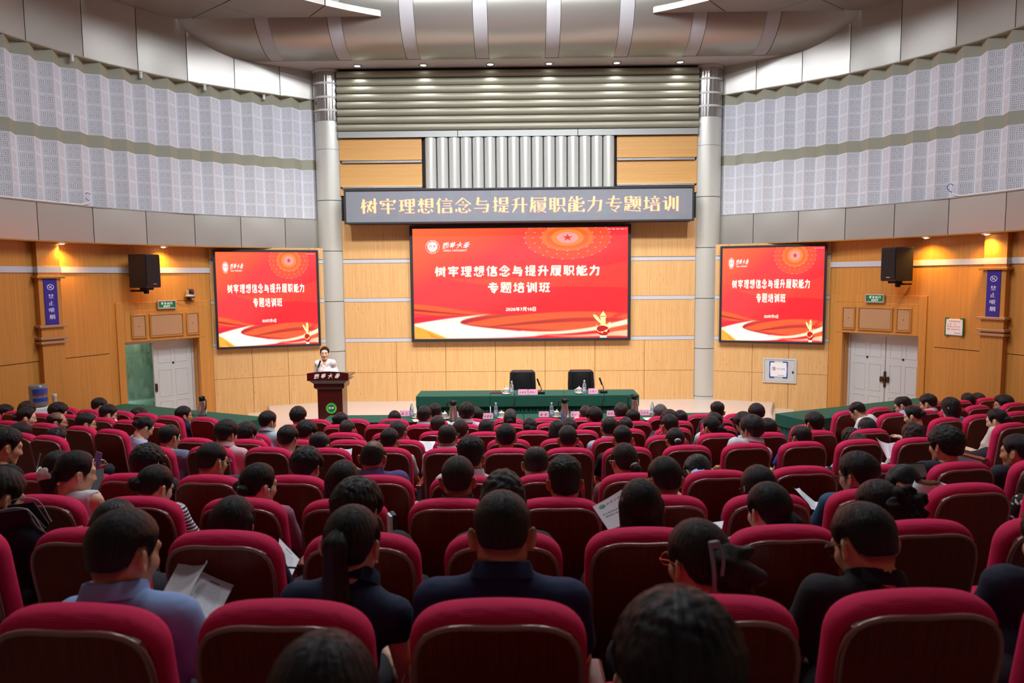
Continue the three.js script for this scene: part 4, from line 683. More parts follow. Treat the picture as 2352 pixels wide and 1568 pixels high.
const labelArt = canvas(128, 96, (g, w, h) => { g.fillStyle = '#c8d2ec'; g.fillRect(0, 0, w, h); for (let i = 0; i < 8; i++) { g.fillStyle = ['#8a7cc0', '#e0a0c4', '#4a68b0', '#e8ecf8'][i % 4]; g.beginPath(); g.ellipse(i * 16 + 8, 30 + (i % 3) * 18, 9, 13, i, 0, 7); g.fill(); } });
const bottleProto = () => {
  const g = new THREE.Group();
  part('bottle', lathe([[0, 0.002], [0.03, 0.0], [0.032, 0.01], [0.032, 0.15], [0.028, 0.175], [0.014, 0.2], [0.013, 0.215], [0, 0.215]], 20), M.water, g);
  part('label', cyl(0.0326, 0.0326, 0.07, 24, true).translate(0, 0.085, 0), mat(0xffffff, 0.4, { map: labelArt }), g); part('cap', cyl(0.0155, 0.0155, 0.022, 16).translate(0, 0.225, 0), M.white, g); return g;
};
const thermosProto = () => {
  const g = new THREE.Group();
  part('body', lathe([[0, 0.0], [0.068, 0.0], [0.07, 0.01], [0.068, 0.1], [0.056, 0.2], [0.046, 0.245], [0.044, 0.25], [0, 0.25]], 28), M.steel, g);
  part('collar', lathe([[0, 0.25], [0.047, 0.248], [0.046, 0.275], [0.052, 0.295], [0.05, 0.31], [0.035, 0.322], [0, 0.324]], 24), M.black, g);
  part('spout', [T(rbox(0.05, 0.022, 0.03, 0.008), 0.052, 0.3, 0), T(rbox(0.07, 0.014, 0.028, 0.006), -0.035, 0.325, 0)], M.black, g);
  part('handle', tube([V3(-0.045, 0.285, 0), V3(-0.095, 0.275, 0), V3(-0.105, 0.2, 0), V3(-0.095, 0.12, 0), V3(-0.066, 0.1, 0)], 0.009, 20, 8), M.black, g); return g;
};
function place(proto, name, label, category, pos, turn, group) { const o = proto.clone(); o.name = numbered(name); scene.add(o); o.position.set(...pos); o.rotation.y = turn; return tag(o, label, category, group); }
function nameCard(text, label, pos, turn = 0) {
  const t = thing('name_card', label, 'name card', pos, turn, 'pink name cards');
  const art = canvas(256, 128, (g, w, h) => { g.fillStyle = '#f4a8c8'; g.fillRect(0, 0, w, h); g.fillStyle = '#d06090'; g.fillRect(14, 10, 40, 8); const n = text.length, s = 58, gap = n === 2 ? 46 : 12, tw = n * s + (n - 1) * gap; write(g, text, (w - tw) / 2, 44, s, { style: 'kai', color: '#2c1420', gap, weight: 0.95 }); }, true, false);
  const w = 0.165, h = 0.095, m = mat(0xffffff, 0.7, { map: art });
  part('front_leaf', new THREE.BoxGeometry(w, h, 0.002).rotateX(-0.3).translate(0, h / 2 - 0.002, 0.0145), [M.pinkCard, M.pinkCard, M.pinkCard, M.pinkCard, m, M.pinkCard], t); part('back_leaf', new THREE.BoxGeometry(w, h, 0.002).rotateX(0.3).translate(0, h / 2 - 0.002, -0.0145), [M.pinkCard, M.pinkCard, M.pinkCard, M.pinkCard, M.pinkCard, m], t);
}
function microphone(label, pos, turn, lean = 1) {
  const t = thing('microphone', label, 'microphone', pos, turn, 'desk microphones');
  part('base', T(rbox(0.13, 0.045, 0.13, 0.012), 0, 0.024, 0), M.black, t); part('switch', T(rbox(0.03, 0.01, 0.02, 0.004), 0.02, 0.047, 0.03), M.plasticGrey, t);
  part('gooseneck', tube([V3(0, 0.045, -0.03), V3(0, 0.1, -0.03), V3(-0.02 * lean, 0.14, -0.03)], 0.007, 12, 8), M.blackMatte, t);
  part('head', cyl(0.015, 0.015, 0.13, 14).rotateZ(0.35 * lean).translate(-0.045 * lean, 0.2, -0.03), M.black, t);
  return t;
}
const TT = STAGE_Y + 0.757, cup = cupProto(), bottle = bottleProto(), thermos = thermosProto(), CUPS = 'lidded white teacups', BOT = 'water bottles with patterned labels', TH = 'steel vacuum jugs';
place(cup, 'teacup', 'white lidded teacup on the stage table, left of the two name cards', 'teacup', [-0.235, TT, -12.46], 0.2, CUPS); place(cup, 'teacup', 'white lidded teacup on the stage table, left of the single name card', 'teacup', [1.04, TT, -12.47], 0.3, CUPS);
place(bottle, 'water_bottle', 'small water bottle on the stage table beside the two name cards', 'bottle', [-0.14, TT, -12.44], 0, BOT); place(bottle, 'water_bottle', 'small water bottle on the stage table beside the single name card', 'bottle', [1.13, TT, -12.46], 0, BOT);
nameCard('余孝其', 'left of the two touching pink name cards on the stage table', [0.055, TT, -12.42]); nameCard('报告人', 'right of the two touching pink name cards on the stage table', [0.23, TT, -12.42]); nameCard('主持人', 'single pink name card on the right of the stage table', [1.285, TT, -12.47]);
microphone('black gooseneck microphone right of the two name cards on stage', [0.375, TT, -12.5], 0); microphone('black gooseneck microphone right of the single name card on stage', [1.475, TT, -12.55], 0);
{ const n = single('folder', T(rbox(0.2, 0.012, 0.14, 0.003), -0.42, TT + 0.006, -12.62), mat(0x4a1418, 0.6), 'flat dark red folder on the stage table, left of the teacup', 'folder');
  [[-0.1, -12.3, [[-0.1, TT + 0.004, -12.4], [-0.08, TT + 0.004, -12.33], [-0.1, 0.9, -12.27], [-0.13, 0.6, -12.25], [-0.2, 0.3, -12.2], [-0.24, 0.27, -12.1]], 'thin black cable hanging from the stage table left of the two name cards'],
   [1.4, -12.3, [[1.47, TT + 0.004, -12.44], [1.46, TT + 0.004, -12.33], [1.43, 0.92, -12.27], [1.33, 0.68, -12.24], [1.22, 0.4, -12.2], [1.2, 0.27, -12.1]], 'thin black cable hanging from the right microphone down the stage table']].forEach(([x, z, pts, l]) => single('cable', tube(pts.map((p) => V3(...p)), 0.006, 30, 6), M.blackMatte, l, 'cable', 'stage cables')); }
// front desk items: pixel of the foot on the desk -> world
const DESK = 0.765, onDesk = (px, py) => { const p = atY(px, py, DESK); return [p.x, DESK, Math.max(-11.88, Math.min(-11.42, p.z))]; };
[[1041, 966, 'left of centre on the front desk'], [1297, 960, 'right of the middle of the front desk'], [1457, 950, 'at the right part of the front desk']].forEach(([x, y, l]) => place(thermos, 'vacuum_jug', `steel vacuum jug with black top ${l}`, 'vacuum jug', onDesk(x, y), 0, TH));
[[946, 958, 'leftmost on the front desk'], [1139, 957, 'second from left on the front desk'], [1267, 957, 'third from left on the front desk'], [1498, 955, 'rightmost on the front desk']].forEach(([x, y, l]) => place(bottle, 'water_bottle', `small water bottle with patterned label, ${l}`, 'bottle', onDesk(x, y), 0, BOT));
[[957, 960, 'leftmost on the front desk'], [1022, 962, 'left of the leftmost vacuum jug'], [1152, 960, 'right of the second bottle on the front desk'], [1279, 958, 'left of the middle vacuum jug']].forEach(([x, y, l], i) => place(cup, 'teacup', `white lidded teacup, ${l}`, 'teacup', onDesk(x, y), i === 1 ? Math.PI : Math.PI * 0.95, CUPS));
[['道王', 930, 955, 'leftmost'], ['余孝其', 1121, 961, 'third from left'], ['', 1057, 957, 'second from left'], ['靳敏', 1249, 957, 'fourth from left'], ['朱兴华', 1322, 957, 'fifth from left'], ['彭方年', 1405, 955, 'sixth from left'], ['王永杰', 1480, 953, 'rightmost']].forEach(([t, x, y, l]) => nameCard(t, `pink name card on the front desk, ${l} of the seven`, onDesk(x, y)));
single('drinking_glass', lathe([[0, 0.004], [0.028, 0.003], [0.03, 0], [0.034, 0.095], [0.032, 0.095], [0.028, 0.008], [0, 0.008]], 20).translate(...onDesk(1293, 963)), mat(0x7fa6d8, 0.2, { transmission: 0.4 }), 'blue tinted tumbler in front of the middle vacuum jug', 'tumbler');
[[970, 964, 0.3, 'left'], [1340, 961, -0.2, 'centre'], [1500, 961, 0.1, 'right']].forEach(([x, y, r, l]) => { const p = onDesk(x, y); single('paper_sheet', T(box(0.3, 0.004, 0.21), p[0], DESK + 0.002, p[2] + 0.02, 0, r, 0), M.creamPaper, `cream sheet lying on the ${l} of the front desk`, 'paper', 'sheets on the front desk'); });
place(thermos, 'vacuum_jug', 'steel vacuum jug on the left side desk before the door', 'vacuum jug', [-5.4, DESK, -12.02], 2.6, TH);
// lectern
{
  const t = thing('lectern', 'dark red wooden lectern with white lettering and a round green emblem', 'lectern', [-3.42, STAGE_Y, -12.95]);
  part('plinth', T(rbox(0.56, 0.07, 0.42, 0.01), 0, 0.035, 0), M.podium, t);
  part('body', metric(T(rbox(0.45, 0.8, 0.36, 0.008), 0, 0.46, 0)), M.podium, t);
  part('neck', metric(T(rbox(0.55, 0.085, 0.42, 0.012), 0, 0.89, 0.02)), M.podium, t); part('moulding', T(rbox(0.51, 0.025, 0.4, 0.01), 0, 0.84, 0.01), M.podium, t);
  const tp = new THREE.CylinderGeometry(1, 1, 1, 4, 1); part('flare', metric(loftBox([0.55, 0.42], [0.72, 0.5], 0.07).translate(0, 0.93, 0.02)), M.podium, t);
  const f = new THREE.Shape(); f.moveTo(-0.365, 0); f.lineTo(0.365, 0); f.lineTo(0.365, 0.125); f.quadraticCurveTo(0, 0.185, -0.365, 0.125); f.closePath();
  part('fascia', metric(new THREE.ExtrudeGeometry(f, { depth: 0.03, bevelEnabled: true, bevelSize: 0.006, bevelThickness: 0.006, bevelSegments: 2 }).translate(0, 0.995, 0.26)), M.podium, t);
  part('desk_board', metric(T(rbox(0.72, 0.03, 0.56, 0.006), 0, 1.06, 0, 0.0, 0, 0)), M.podium, t);
  const art = canvas(768, 160, (g, w, h) => { g.clearRect(0, 0, w, h); ['西', '華', '大', '學'].forEach((ch, i) => write(g, ch, 20 + i * 190, 16 - i * 2, 132, { style: 'kai', color: '#f4f2ee', weight: 1.45 })); }, true, false);
  part('lettering', new THREE.PlaneGeometry(0.5, 0.104).translate(0.0, 1.075, 0.2975), mat(0xffffff, 0.5, { map: art, alphaMap: art, transparent: true, alphaTest: 0.4 }), t, 'white lettering');
  const em = canvas(512, 512, (g, w, h) => { g.fillStyle = '#56c832'; g.fillRect(0, 0, w, h); emblem(g, 256, 256, 250, '#62d63a', '#0e6a4e', '#f2f6f0', '#1c6a3a'); }, true, false);
  part('emblem', cyl(0.097, 0.097, 0.008, 40).rotateY(Math.PI / 2).rotateX(Math.PI / 2).translate(0.02, 0.475, 0.184), [mat(0x62d63a, 0.5), mat(0xffffff, 0.5, { map: em }), M.dark], t, 'round green emblem');
  const m = microphone('black gooseneck microphone on the lectern', [-3.66, STAGE_Y + 1.077, -12.86], 0.3, -1); m.scale.setScalar(0.95);
  single('paper_sheet', T(box(0.14, 0.003, 0.2), -3.38, STAGE_Y + 1.12, -12.98, 0.45, 0.5, 0.12), M.paper, 'white speech sheet held up behind the lectern lettering', 'paper');
}
function loftBox([w0, d0], [w1, d1], h) { const g = new THREE.BoxGeometry(1, h, 1); const p = g.attributes.position; for (let i = 0; i < p.count; i++) { const up = p.getY(i) > 0; p.setX(i, p.getX(i) * (up ? w1 : w0)); p.setZ(i, p.getZ(i) * (up ? d1 : d0)); } g.translate(0, h / 2, 0); g.computeVertexNormals(); return g; }
// water dispenser at the left wall
{
  const t = thing('water_dispenser', 'white water dispenser with a large blue labelled bottle by the left wall', 'water dispenser', [-7.92, 0.34, -11.62], 0.9);
  part('cabinet', T(rbox(0.29, 0.66, 0.3, 0.02, 3), 0, 0.33, 0), M.white, t); part('spout_panel', T(rbox(0.2, 0.12, 0.02, 0.006), 0, 0.5, 0.152), M.plasticGrey, t);
  const jug = part('jug', lathe([[0.03, 0.66], [0.12, 0.68], [0.134, 0.71], [0.128, 0.74], [0.134, 0.77], [0.134, 0.83], [0.127, 0.855], [0.134, 0.88], [0.134, 0.98], [0.125, 1.02], [0.09, 1.035], [0, 1.035]], 32), mat(0x9aa4b0, 0.15, { transmission: 0.55, thickness: 0.02 }), t);
  for (const [y, h] of [[0.925, 0.085], [0.79, 0.06]]) part('label', new THREE.CylinderGeometry(0.1355, 0.1355, h, 24, 1, true, -0.9, 1.9).translate(0, y, 0), mat(0x2a4aa8, 0.4), jug, 'blue label'); part('red_band', new THREE.CylinderGeometry(0.1358, 0.1358, 0.016, 24, 1, true, -0.9, 1.9).translate(0, 0.876, 0), mat(0xb02a34, 0.4), jug);
  const c = thing('paper_cup', 'paper cup holder with white cap on the water dispenser', 'cup', [-7.72, 1.0, -11.72]); part('tube', cyl(0.032, 0.032, 0.16, 18).translate(0, 0.08, 0), mat(0xc8b49a, 0.5), c); part('cap', cyl(0.036, 0.034, 0.035, 18).translate(0, 0.175, 0), M.white, c);
}
// ---------------------------------------------------------------- theatre seats
const seatGroup = 'crimson theatre seats';
function seatShape(w, top, r, arch) { const s = new THREE.Shape(), b = 0.4; s.moveTo(-w / 2, b); s.lineTo(w / 2, b); s.lineTo(w / 2, top - r); s.bezierCurveTo(w / 2, top - r * 0.35, w / 2 - r * 0.4, top - arch, w / 2 - r * 1.1, top - arch * 0.4); s.quadraticCurveTo(0, top + arch * 0.5, -w / 2 + r * 1.1, top - arch * 0.4); s.bezierCurveTo(-w / 2 + r * 0.4, top - arch, -w / 2, top - r * 0.35, -w / 2, top - r); s.closePath(); return s; }
const TILT = 0.16, tilt = (g) => g.translate(0, -0.4, 0).rotateX(TILT).translate(0, 0.4, -0.1);       // the back leans away from the stage
const seatParts = (() => {
  const cush = new THREE.ExtrudeGeometry(seatShape(0.395, 0.965, 0.085, 0.012), { depth: 0.012, bevelEnabled: true, bevelThickness: 0.042, bevelSize: 0.04, bevelSegments: 6, curveSegments: 9 }).translate(0, 0, -0.052);
  const ps = (() => { const w = 0.425, top = 0.958, r = 0.085, b = 0.16, s = new THREE.Shape(); s.moveTo(-w / 2, b); s.lineTo(w / 2, b); s.lineTo(w / 2, top - r); s.quadraticCurveTo(w / 2, top, w / 2 - r, top); s.lineTo(-w / 2 + r, top); s.quadraticCurveTo(-w / 2, top, -w / 2, top - r); s.closePath(); return s; })();
  const panel = new THREE.ExtrudeGeometry(ps, { depth: 0.012, bevelEnabled: true, bevelThickness: 0.006, bevelSize: 0.006, bevelSegments: 1, curveSegments: 6 }).translate(0, 0, -0.002);
  const w = 0.43 / 2, pts = [V3(-w, 0.45, 0), V3(-w, 0.7, 0), V3(-w, 0.88, 0), V3(-w + 0.026, 0.936, 0), V3(-w + 0.085, 0.963, 0), V3(0, 0.965, 0), V3(w - 0.085, 0.963, 0), V3(w - 0.026, 0.936, 0), V3(w, 0.88, 0), V3(w, 0.7, 0), V3(w, 0.45, 0)];
  const trim = tube(pts, 0.0095, 44, 6).translate(0, 0, 0.012);
  const G = { back_cushion: tilt(toCreasedNormals(cush, 0.9)), back_panel: metric(tilt(panel)), edge_trim: tilt(trim), seat_cushion: T(rbox(0.47, 0.11, 0.44, 0.045, 3), 0, 0.43, -0.36), hinge_bar: T(box(0.44, 0.05, 0.06), 0, 0.36, -0.16), arm_stand: T(rbox(0.055, 0.6, 0.3, 0.012, 1), 0, 0.3, -0.27), arm_pad: T(rbox(0.068, 0.035, 0.36, 0.014, 2), 0, 0.615, -0.27), bolt: cyl(0.008, 0.008, 0.01, 10).rotateX(Math.PI / 2).translate(0.17, 0.42, 0.0).rotateX(0).translate(0, 0, -0.055) };
  return G;
})();
const seatProto = (leftArm) => {
  const g = new THREE.Group();
  part('back_cushion', seatParts.back_cushion, M.chairRed, g); part('back_panel', seatParts.back_panel, M.chairWood, g); part('edge_trim', seatParts.edge_trim, M.chairTrim, g);
  part('seat_cushion', seatParts.seat_cushion, M.chairRed, g); part('hinge_bar', seatParts.hinge_bar, M.chairSteel, g);
  for (const x of leftArm ? [-0.285, 0.285] : [0.285]) { const a = part('armrest', seatParts.arm_stand, M.chairSteel, g); a.position.x = x; part('arm_pad', seatParts.arm_pad, M.armWood, a); }
  return g;
};
const protoOne = seatProto(false), protoTwo = seatProto(true);
// pixel of the middle of the top edge, row by row from the camera to the stage
const SEATS = {
  A: [[165, 1385], [644, 1376], [1142, 1374], [1640, 1366], [2112, 1351], [2580, 1336]],
  B: [[-125, 1203], [190, 1209], [506, 1215], [825, 1219], [1155, 1217], [1482, 1208], [1808, 1202], [2122, 1190], [2428, 1180]],
  C: [[-135, 1128], [90, 1133], [312, 1137], [551, 1140], [788, 1142], [1036, 1141], [1282, 1139], [1529, 1134], [1767, 1130], [2003, 1118], [2233, 1106], [2458, 1097]],
  D: [[-92, 1080], [95, 1083], [295, 1084], [475, 1087], [668, 1088], [865, 1088], [1066, 1088], [1262, 1085], [1460, 1083], [1653, 1076], [1848, 1067], [2031, 1064], [2215, 1057], [2400, 1050]],
  E: [[344, 1022], [478, 1022], [612, 1024], [748, 1026], [887, 1025], [1028, 1026], [1167, 1026], [1308, 1025], [1443, 1023], [1581, 1019], [1717, 1015], [1848, 1011], [1978, 1006], [2110, 1002]],
  F: [[445, 1003], [565, 1006], [683, 1007], [799, 1007], [923, 1007], [1043, 1006], [1168, 1005], [1291, 1004], [1412, 1001], [1534, 996], [1652, 992], [1765, 990], [1880, 986], [2003, 982]],
  G: [[574, 993], [682, 992], [789, 991], [895, 991], [1005, 988], [1115, 989], [1225, 986], [1332, 984.6], [1441, 982], [1548, 979], [1654, 976], [1756, 974], [1860, 972]],
  H: [[680, 973], [778, 973], [874, 972], [970, 972], [1066, 972], [1171, 971], [1270, 969], [1366, 968], [1460, 965], [1556, 964], [1651, 960], [1746, 958]],
  I: [[724, 960.6], [812, 960], [902, 959.6], [992, 959.5], [1080, 959], [1168, 958.6], [1257, 958], [1346, 956.5], [1436, 955], [1525, 953], [1612, 949], [1699, 947]],
  LE: [[105, 997], [40, 991]], LF: [[250, 983], [180, 976], [96, 969], [15, 964]], LG: [[352, 969], [288, 962], [232, 957], [155, 950], [90, 947], [30, 942], [-35, 938]], LH: [[466, 956], [385, 952], [330, 947], [275, 942], [200, 938], [150, 933]],
  RE: [[2330, 968]], RF: [[2178, 956], [2255, 949], [2340, 942]], RG: [[2055, 946], [2130, 940], [2195, 933], [2250, 928], [2335, 922]], RH: [[1950, 941], [2025, 933], [2095, 928], [2150, 922], [2210, 917], [2270, 911]],
};
const ROWNAME = { Z: 'last row', A: 'ninth row', B: 'eighth row', C: 'seventh row', D: 'sixth row', E: 'fifth row', F: 'fourth row', G: 'third row', H: 'second row', I: 'front row', LE: "left block's fourth row", LF: "left block's third row", LG: "left block's second row", LH: "left block's front row", RE: "right block's fourth row", RF: "right block's third row", RG: "right block's second row", RH: "right block's front row" };
const ORD = ['first', 'second', 'third', 'fourth', 'fifth', 'sixth', 'seventh', 'eighth', 'ninth', 'tenth', 'eleventh', 'twelfth', 'thirteenth', 'fourteenth'];
const seatList = [];
for (const [row, list] of Object.entries(SEATS)) {
  const base = ROW[row.at(-1)][0], side = row.length > 1 ? (row[0] === 'L' ? -1 : 1) : 0;
  const got = list.map(([px, py]) => { const p = atY(px, py, base + CHAIR_H); return { row, px, base, x: p.x, z: p.z + 0.035, turn: side ? -side * -0.34 * 1 : clamp(p.x * 0.055, -0.2, 0.2) }; });
  got.sort((a, b) => a.px - b.px).forEach((s, i) => { s.ord = ORD[i]; s.i = i; s.left = i === 0; seatList.push(s); });
}
for (const x of [-0.36, 0.28]) seatList.push({ row: 'Z', px: 1193 + (x / 1.05) * 1650, base: ROW.Z[0], x, z: -0.82, turn: x * 0.05, ord: x < 0 ? 'left' : 'right', i: x < 0 ? 0 : 1, left: x < 0 });
const seatNear = (row, px) => seatList.filter((s) => s.row === row).sort((a, b) => Math.abs(a.px - px) - Math.abs(b.px - px))[0];
function buildSeats() {
  for (const s of seatList) {
    const where = s.row === 'Z' ? `${s.ord} one of two in the last row` : `${s.ord} from left in the ${ROWNAME[s.row]}`;
    place(s.left ? protoTwo : protoOne, 'theatre_seat', `crimson seat with dark wood back, ${where}${s.taken ? '' : ', empty'}`, 'theatre seat', [s.x, s.base, s.z], s.turn, seatGroup);
  }
}
// ---------------------------------------------------------------- people: distance fields meshed as one surface
function nets(f, lo, hi, cell) {
  const n = [0, 1, 2].map((i) => Math.ceil((hi[i] - lo[i]) / cell) + 1), [nx, ny, nz] = n, val = new Float32Array(nx * ny * nz), id = new Int32Array(nx * ny * nz).fill(-1), pos = [], idx = [];
  const at3 = (i, j, k) => i + nx * (j + ny * k);
  for (let k = 0; k < nz; k++) for (let j = 0; j < ny; j++) for (let i = 0; i < nx; i++) val[at3(i, j, k)] = f(lo[0] + i * cell, lo[1] + j * cell, lo[2] + k * cell);
  const v = new Float32Array(8);
  for (let k = 0; k + 1 < nz; k++) for (let j = 0; j + 1 < ny; j++) for (let i = 0; i + 1 < nx; i++) {
    let m = 0; for (let c = 0; c < 8; c++) { v[c] = val[at3(i + (c & 1), j + ((c >> 1) & 1), k + (c >> 2))]; if (v[c] < 0) m |= 1 << c; }
    if (m === 0 || m === 255) continue;
    let sx = 0, sy = 0, sz = 0, cnt = 0;
    for (let a = 0; a < 8; a++) for (const bit of [1, 2, 4]) { if (a & bit) continue; const b = a | bit; if ((v[a] < 0) === (v[b] < 0)) continue; const t = v[a] / (v[a] - v[b]); sx += (a & 1) + (bit === 1 ? t : 0); sy += ((a >> 1) & 1) + (bit === 2 ? t : 0); sz += (a >> 2) + (bit === 4 ? t : 0); cnt++; }
    id[at3(i, j, k)] = pos.length / 3; pos.push(lo[0] + (i + sx / cnt) * cell, lo[1] + (j + sy / cnt) * cell, lo[2] + (k + sz / cnt) * cell);
  }
  const quad = (a, b, c, d, flip) => { if (a < 0 || b < 0 || c < 0 || d < 0) return; if (flip) idx.push(a, d, c, a, c, b); else idx.push(a, b, c, a, c, d); };
  for (let k = 0; k < nz; k++) for (let j = 0; j < ny; j++) for (let i = 0; i < nx; i++) {
    const a = val[at3(i, j, k)] < 0;
    if (i + 1 < nx && j && k) { const b = val[at3(i + 1, j, k)] < 0; if (a !== b) quad(id[at3(i, j - 1, k - 1)], id[at3(i, j, k - 1)], id[at3(i, j, k)], id[at3(i, j - 1, k)], b); }
    if (j + 1 < ny && i && k) { const b = val[at3(i, j + 1, k)] < 0; if (a !== b) quad(id[at3(i - 1, j, k - 1)], id[at3(i - 1, j, k)], id[at3(i, j, k)], id[at3(i, j, k - 1)], b); }
    if (k + 1 < nz && i && j) { const b = val[at3(i, j, k + 1)] < 0; if (a !== b) quad(id[at3(i - 1, j - 1, k)], id[at3(i, j - 1, k)], id[at3(i, j, k)], id[at3(i - 1, j, k)], b); }
  }
  const g = new THREE.BufferGeometry(); g.setAttribute('position', new THREE.Float32BufferAttribute(pos, 3)); g.setIndex(idx); g.computeVertexNormals(); return g;
}
const smin = (a, b, k) => { const h = Math.max(k - Math.abs(a - b), 0) / k; return Math.min(a, b) - h * h * k * 0.25; };
const ell = (x, y, z, c, r) => { const a = (x - c[0]) / r[0], b = (y - c[1]) / r[1], d = (z - c[2]) / r[2], k0 = Math.sqrt(a * a + b * b + d * d), k1 = Math.sqrt((a / r[0]) ** 2 + (b / r[1]) ** 2 + (d / r[2]) ** 2); return k1 > 1e-9 ? (k0 * (k0 - 1)) / k1 : -Math.min(...r); };
const cap = (x, y, z, a, b, ra, rb) => { const bx = b[0] - a[0], by = b[1] - a[1], bz = b[2] - a[2], px = x - a[0], py = y - a[1], pz = z - a[2], t = clamp((px * bx + py * by + pz * bz) / (bx * bx + by * by + bz * bz + 1e-9)); return Math.hypot(px - bx * t, py - by * t, pz - bz * t) - (ra + (rb - ra) * t); };
function paint(g, colour) { const p = g.attributes.position, c = new Float32Array(p.count * 3); for (let i = 0; i < p.count; i++) { const q = colour(p.getX(i), p.getY(i), p.getZ(i)); c[i * 3] = q[0]; c[i * 3 + 1] = q[1]; c[i * 3 + 2] = q[2]; } g.setAttribute('color', new THREE.BufferAttribute(c, 3)); return g; }
// head: origin between the ears, face towards -z
const headField = (x, y, z) => {
  const ax = Math.abs(x);
  let d = ell(x, y, z, [0, 0.02, 0.008], [0.074, 0.094, 0.096]);
  d = smin(d, ell(x, y, z, [0, -0.045, -0.03], [0.06, 0.078, 0.066]), 0.04);
  d = smin(d, ell(x, y, z, [0, -0.106, -0.07], [0.024, 0.018, 0.02]), 0.035);
  d = smin(d, cap(ax, y, z, [0.05, -0.06, -0.01], [0.02, -0.104, -0.062], 0.016, 0.014), 0.03);
  d = smin(d, cap(ax, y, z, [0.042, -0.03, -0.068], [0.05, -0.026, -0.04], 0.016, 0.014), 0.03);
  d = smin(d, cap(ax, y, z, [0.012, 0.02, -0.089], [0.05, 0.022, -0.072], 0.011, 0.01), 0.02);
  d = -smin(-d, ell(ax, y, z, [0.032, 0.0, -0.106], [0.017, 0.011, 0.016]), 0.012);
  d = smin(d, ell(ax, y, z, [0.032, -0.001, -0.083], [0.0135, 0.0105, 0.0125]), 0.004);
  d = smin(d, cap(x, y, z, [0, 0.006, -0.093], [0, -0.036, -0.112], 0.008, 0.011), 0.014);
  d = smin(d, cap(ax, y, z, [0.008, -0.041, -0.104], [0.011, -0.042, -0.098], 0.007, 0.007), 0.01);
  d = smin(d, ell(x, y, z, [0, -0.066, -0.092], [0.024, 0.006, 0.011]), 0.008); d = smin(d, ell(x, y, z, [0, -0.077, -0.09], [0.02, 0.007, 0.011]), 0.008);
  d = -smin(-d, cap(ax, y, z, [0, -0.071, -0.106], [0.02, -0.0705, -0.094], 0.0018, 0.0012), 0.004);
  // ears: a tilted dish standing off the skull
  const ex = ax - 0.084 - 0.42 * (z - 0.008), ey = y + 0.012, ez = z - 0.014 - 0.25 * ey;
  let e = ell(ex, ey, ez, [0, 0, 0], [0.01, 0.035, 0.022]); e = -smin(-e, ell(ex, ey, ez, [0.008, 0.003, -0.003], [0.007, 0.021, 0.011]), 0.006);
  d = smin(d, e, 0.008);
  return smin(d, cap(x, y, z, [0, -0.05, 0.016], [0, -0.086, 0.018], 0.053, 0.046), 0.03);
};
const LINE = [[-0.12, 0.075], [-0.085, 0.062], [-0.06, 0.045], [-0.038, 0.0], [-0.028, -0.022], [-0.016, -0.022], [-0.006, 0.028], [0.03, 0.026], [0.042, -0.02], [0.06, -0.046], [0.12, -0.06]];
const hairLow = (z) => { for (let i = 1; i < LINE.length; i++) if (z < LINE[i][0]) { const [a, b] = [LINE[i - 1], LINE[i]]; return lerp(a[1], b[1], clamp((z - a[0]) / (b[0] - a[0]))); } return -0.06; };
const headColour = (x, y, z) => {
  const ax = Math.abs(x);
  if (z < -0.06) {
    if (Math.hypot(ax - 0.032, (y + 0.001) * 1.5) < 0.012 && z < -0.085) return Math.hypot(ax - 0.032, y + 0.001) < 0.0055 ? [0.03, 0.02, 0.015] : [0.7, 0.66, 0.62];
    if (Math.abs(y - 0.026 - (0.03 - ax) * 0.1) < 0.0045 && ax > 0.012 && ax < 0.05) return [0.09, 0.06, 0.05];
    if (Math.hypot(x / 2.3, y + 0.071) < 0.0105 && z < -0.086) return [0.72, 0.34, 0.32];
  }
  if (z > -0.03 && Math.hypot(ax - 0.09, (y + 0.012) * 0.7, z - 0.014) > 0.026) { const e = y - hairLow(z); if (e > -0.03) { const q = lerp(1, 0.3, smooth(-0.028, 0.004, e)); return [q, q * 0.95, q * 0.92]; } }
  return [1, 1, 1];
};
const wob = (x, y, z, s) => Math.sin(x * s + 1.3 * Math.sin(y * s * 0.8)) * Math.sin(y * s * 1.1 + 0.7) * Math.sin(z * s * 0.9 + Math.sin(x * s * 0.6));
const scalp = (x, y, z) => smin(ell(x, y, z, [0, 0.02, 0.008], [0.074, 0.094, 0.096]), ell(x, y, z, [0, -0.045, 0.03], [0.058, 0.06, 0.05]), 0.04);
const strand = (x, y, z) => { const a = Math.atan2(x, z - 0.045), r = Math.hypot(x, z - 0.045) + Math.max(0, 0.09 - y); return Math.sin(a * 26 + 2 * Math.sin(r * 24)) * 0.6 + Math.sin(a * 61 + 3 * Math.sin(r * 31 + 1)) * 0.4; };
const edge = (y, z, a = 0) => lerp(0.3, 1, smooth(0, 0.032, y - hairLow(z) - a));
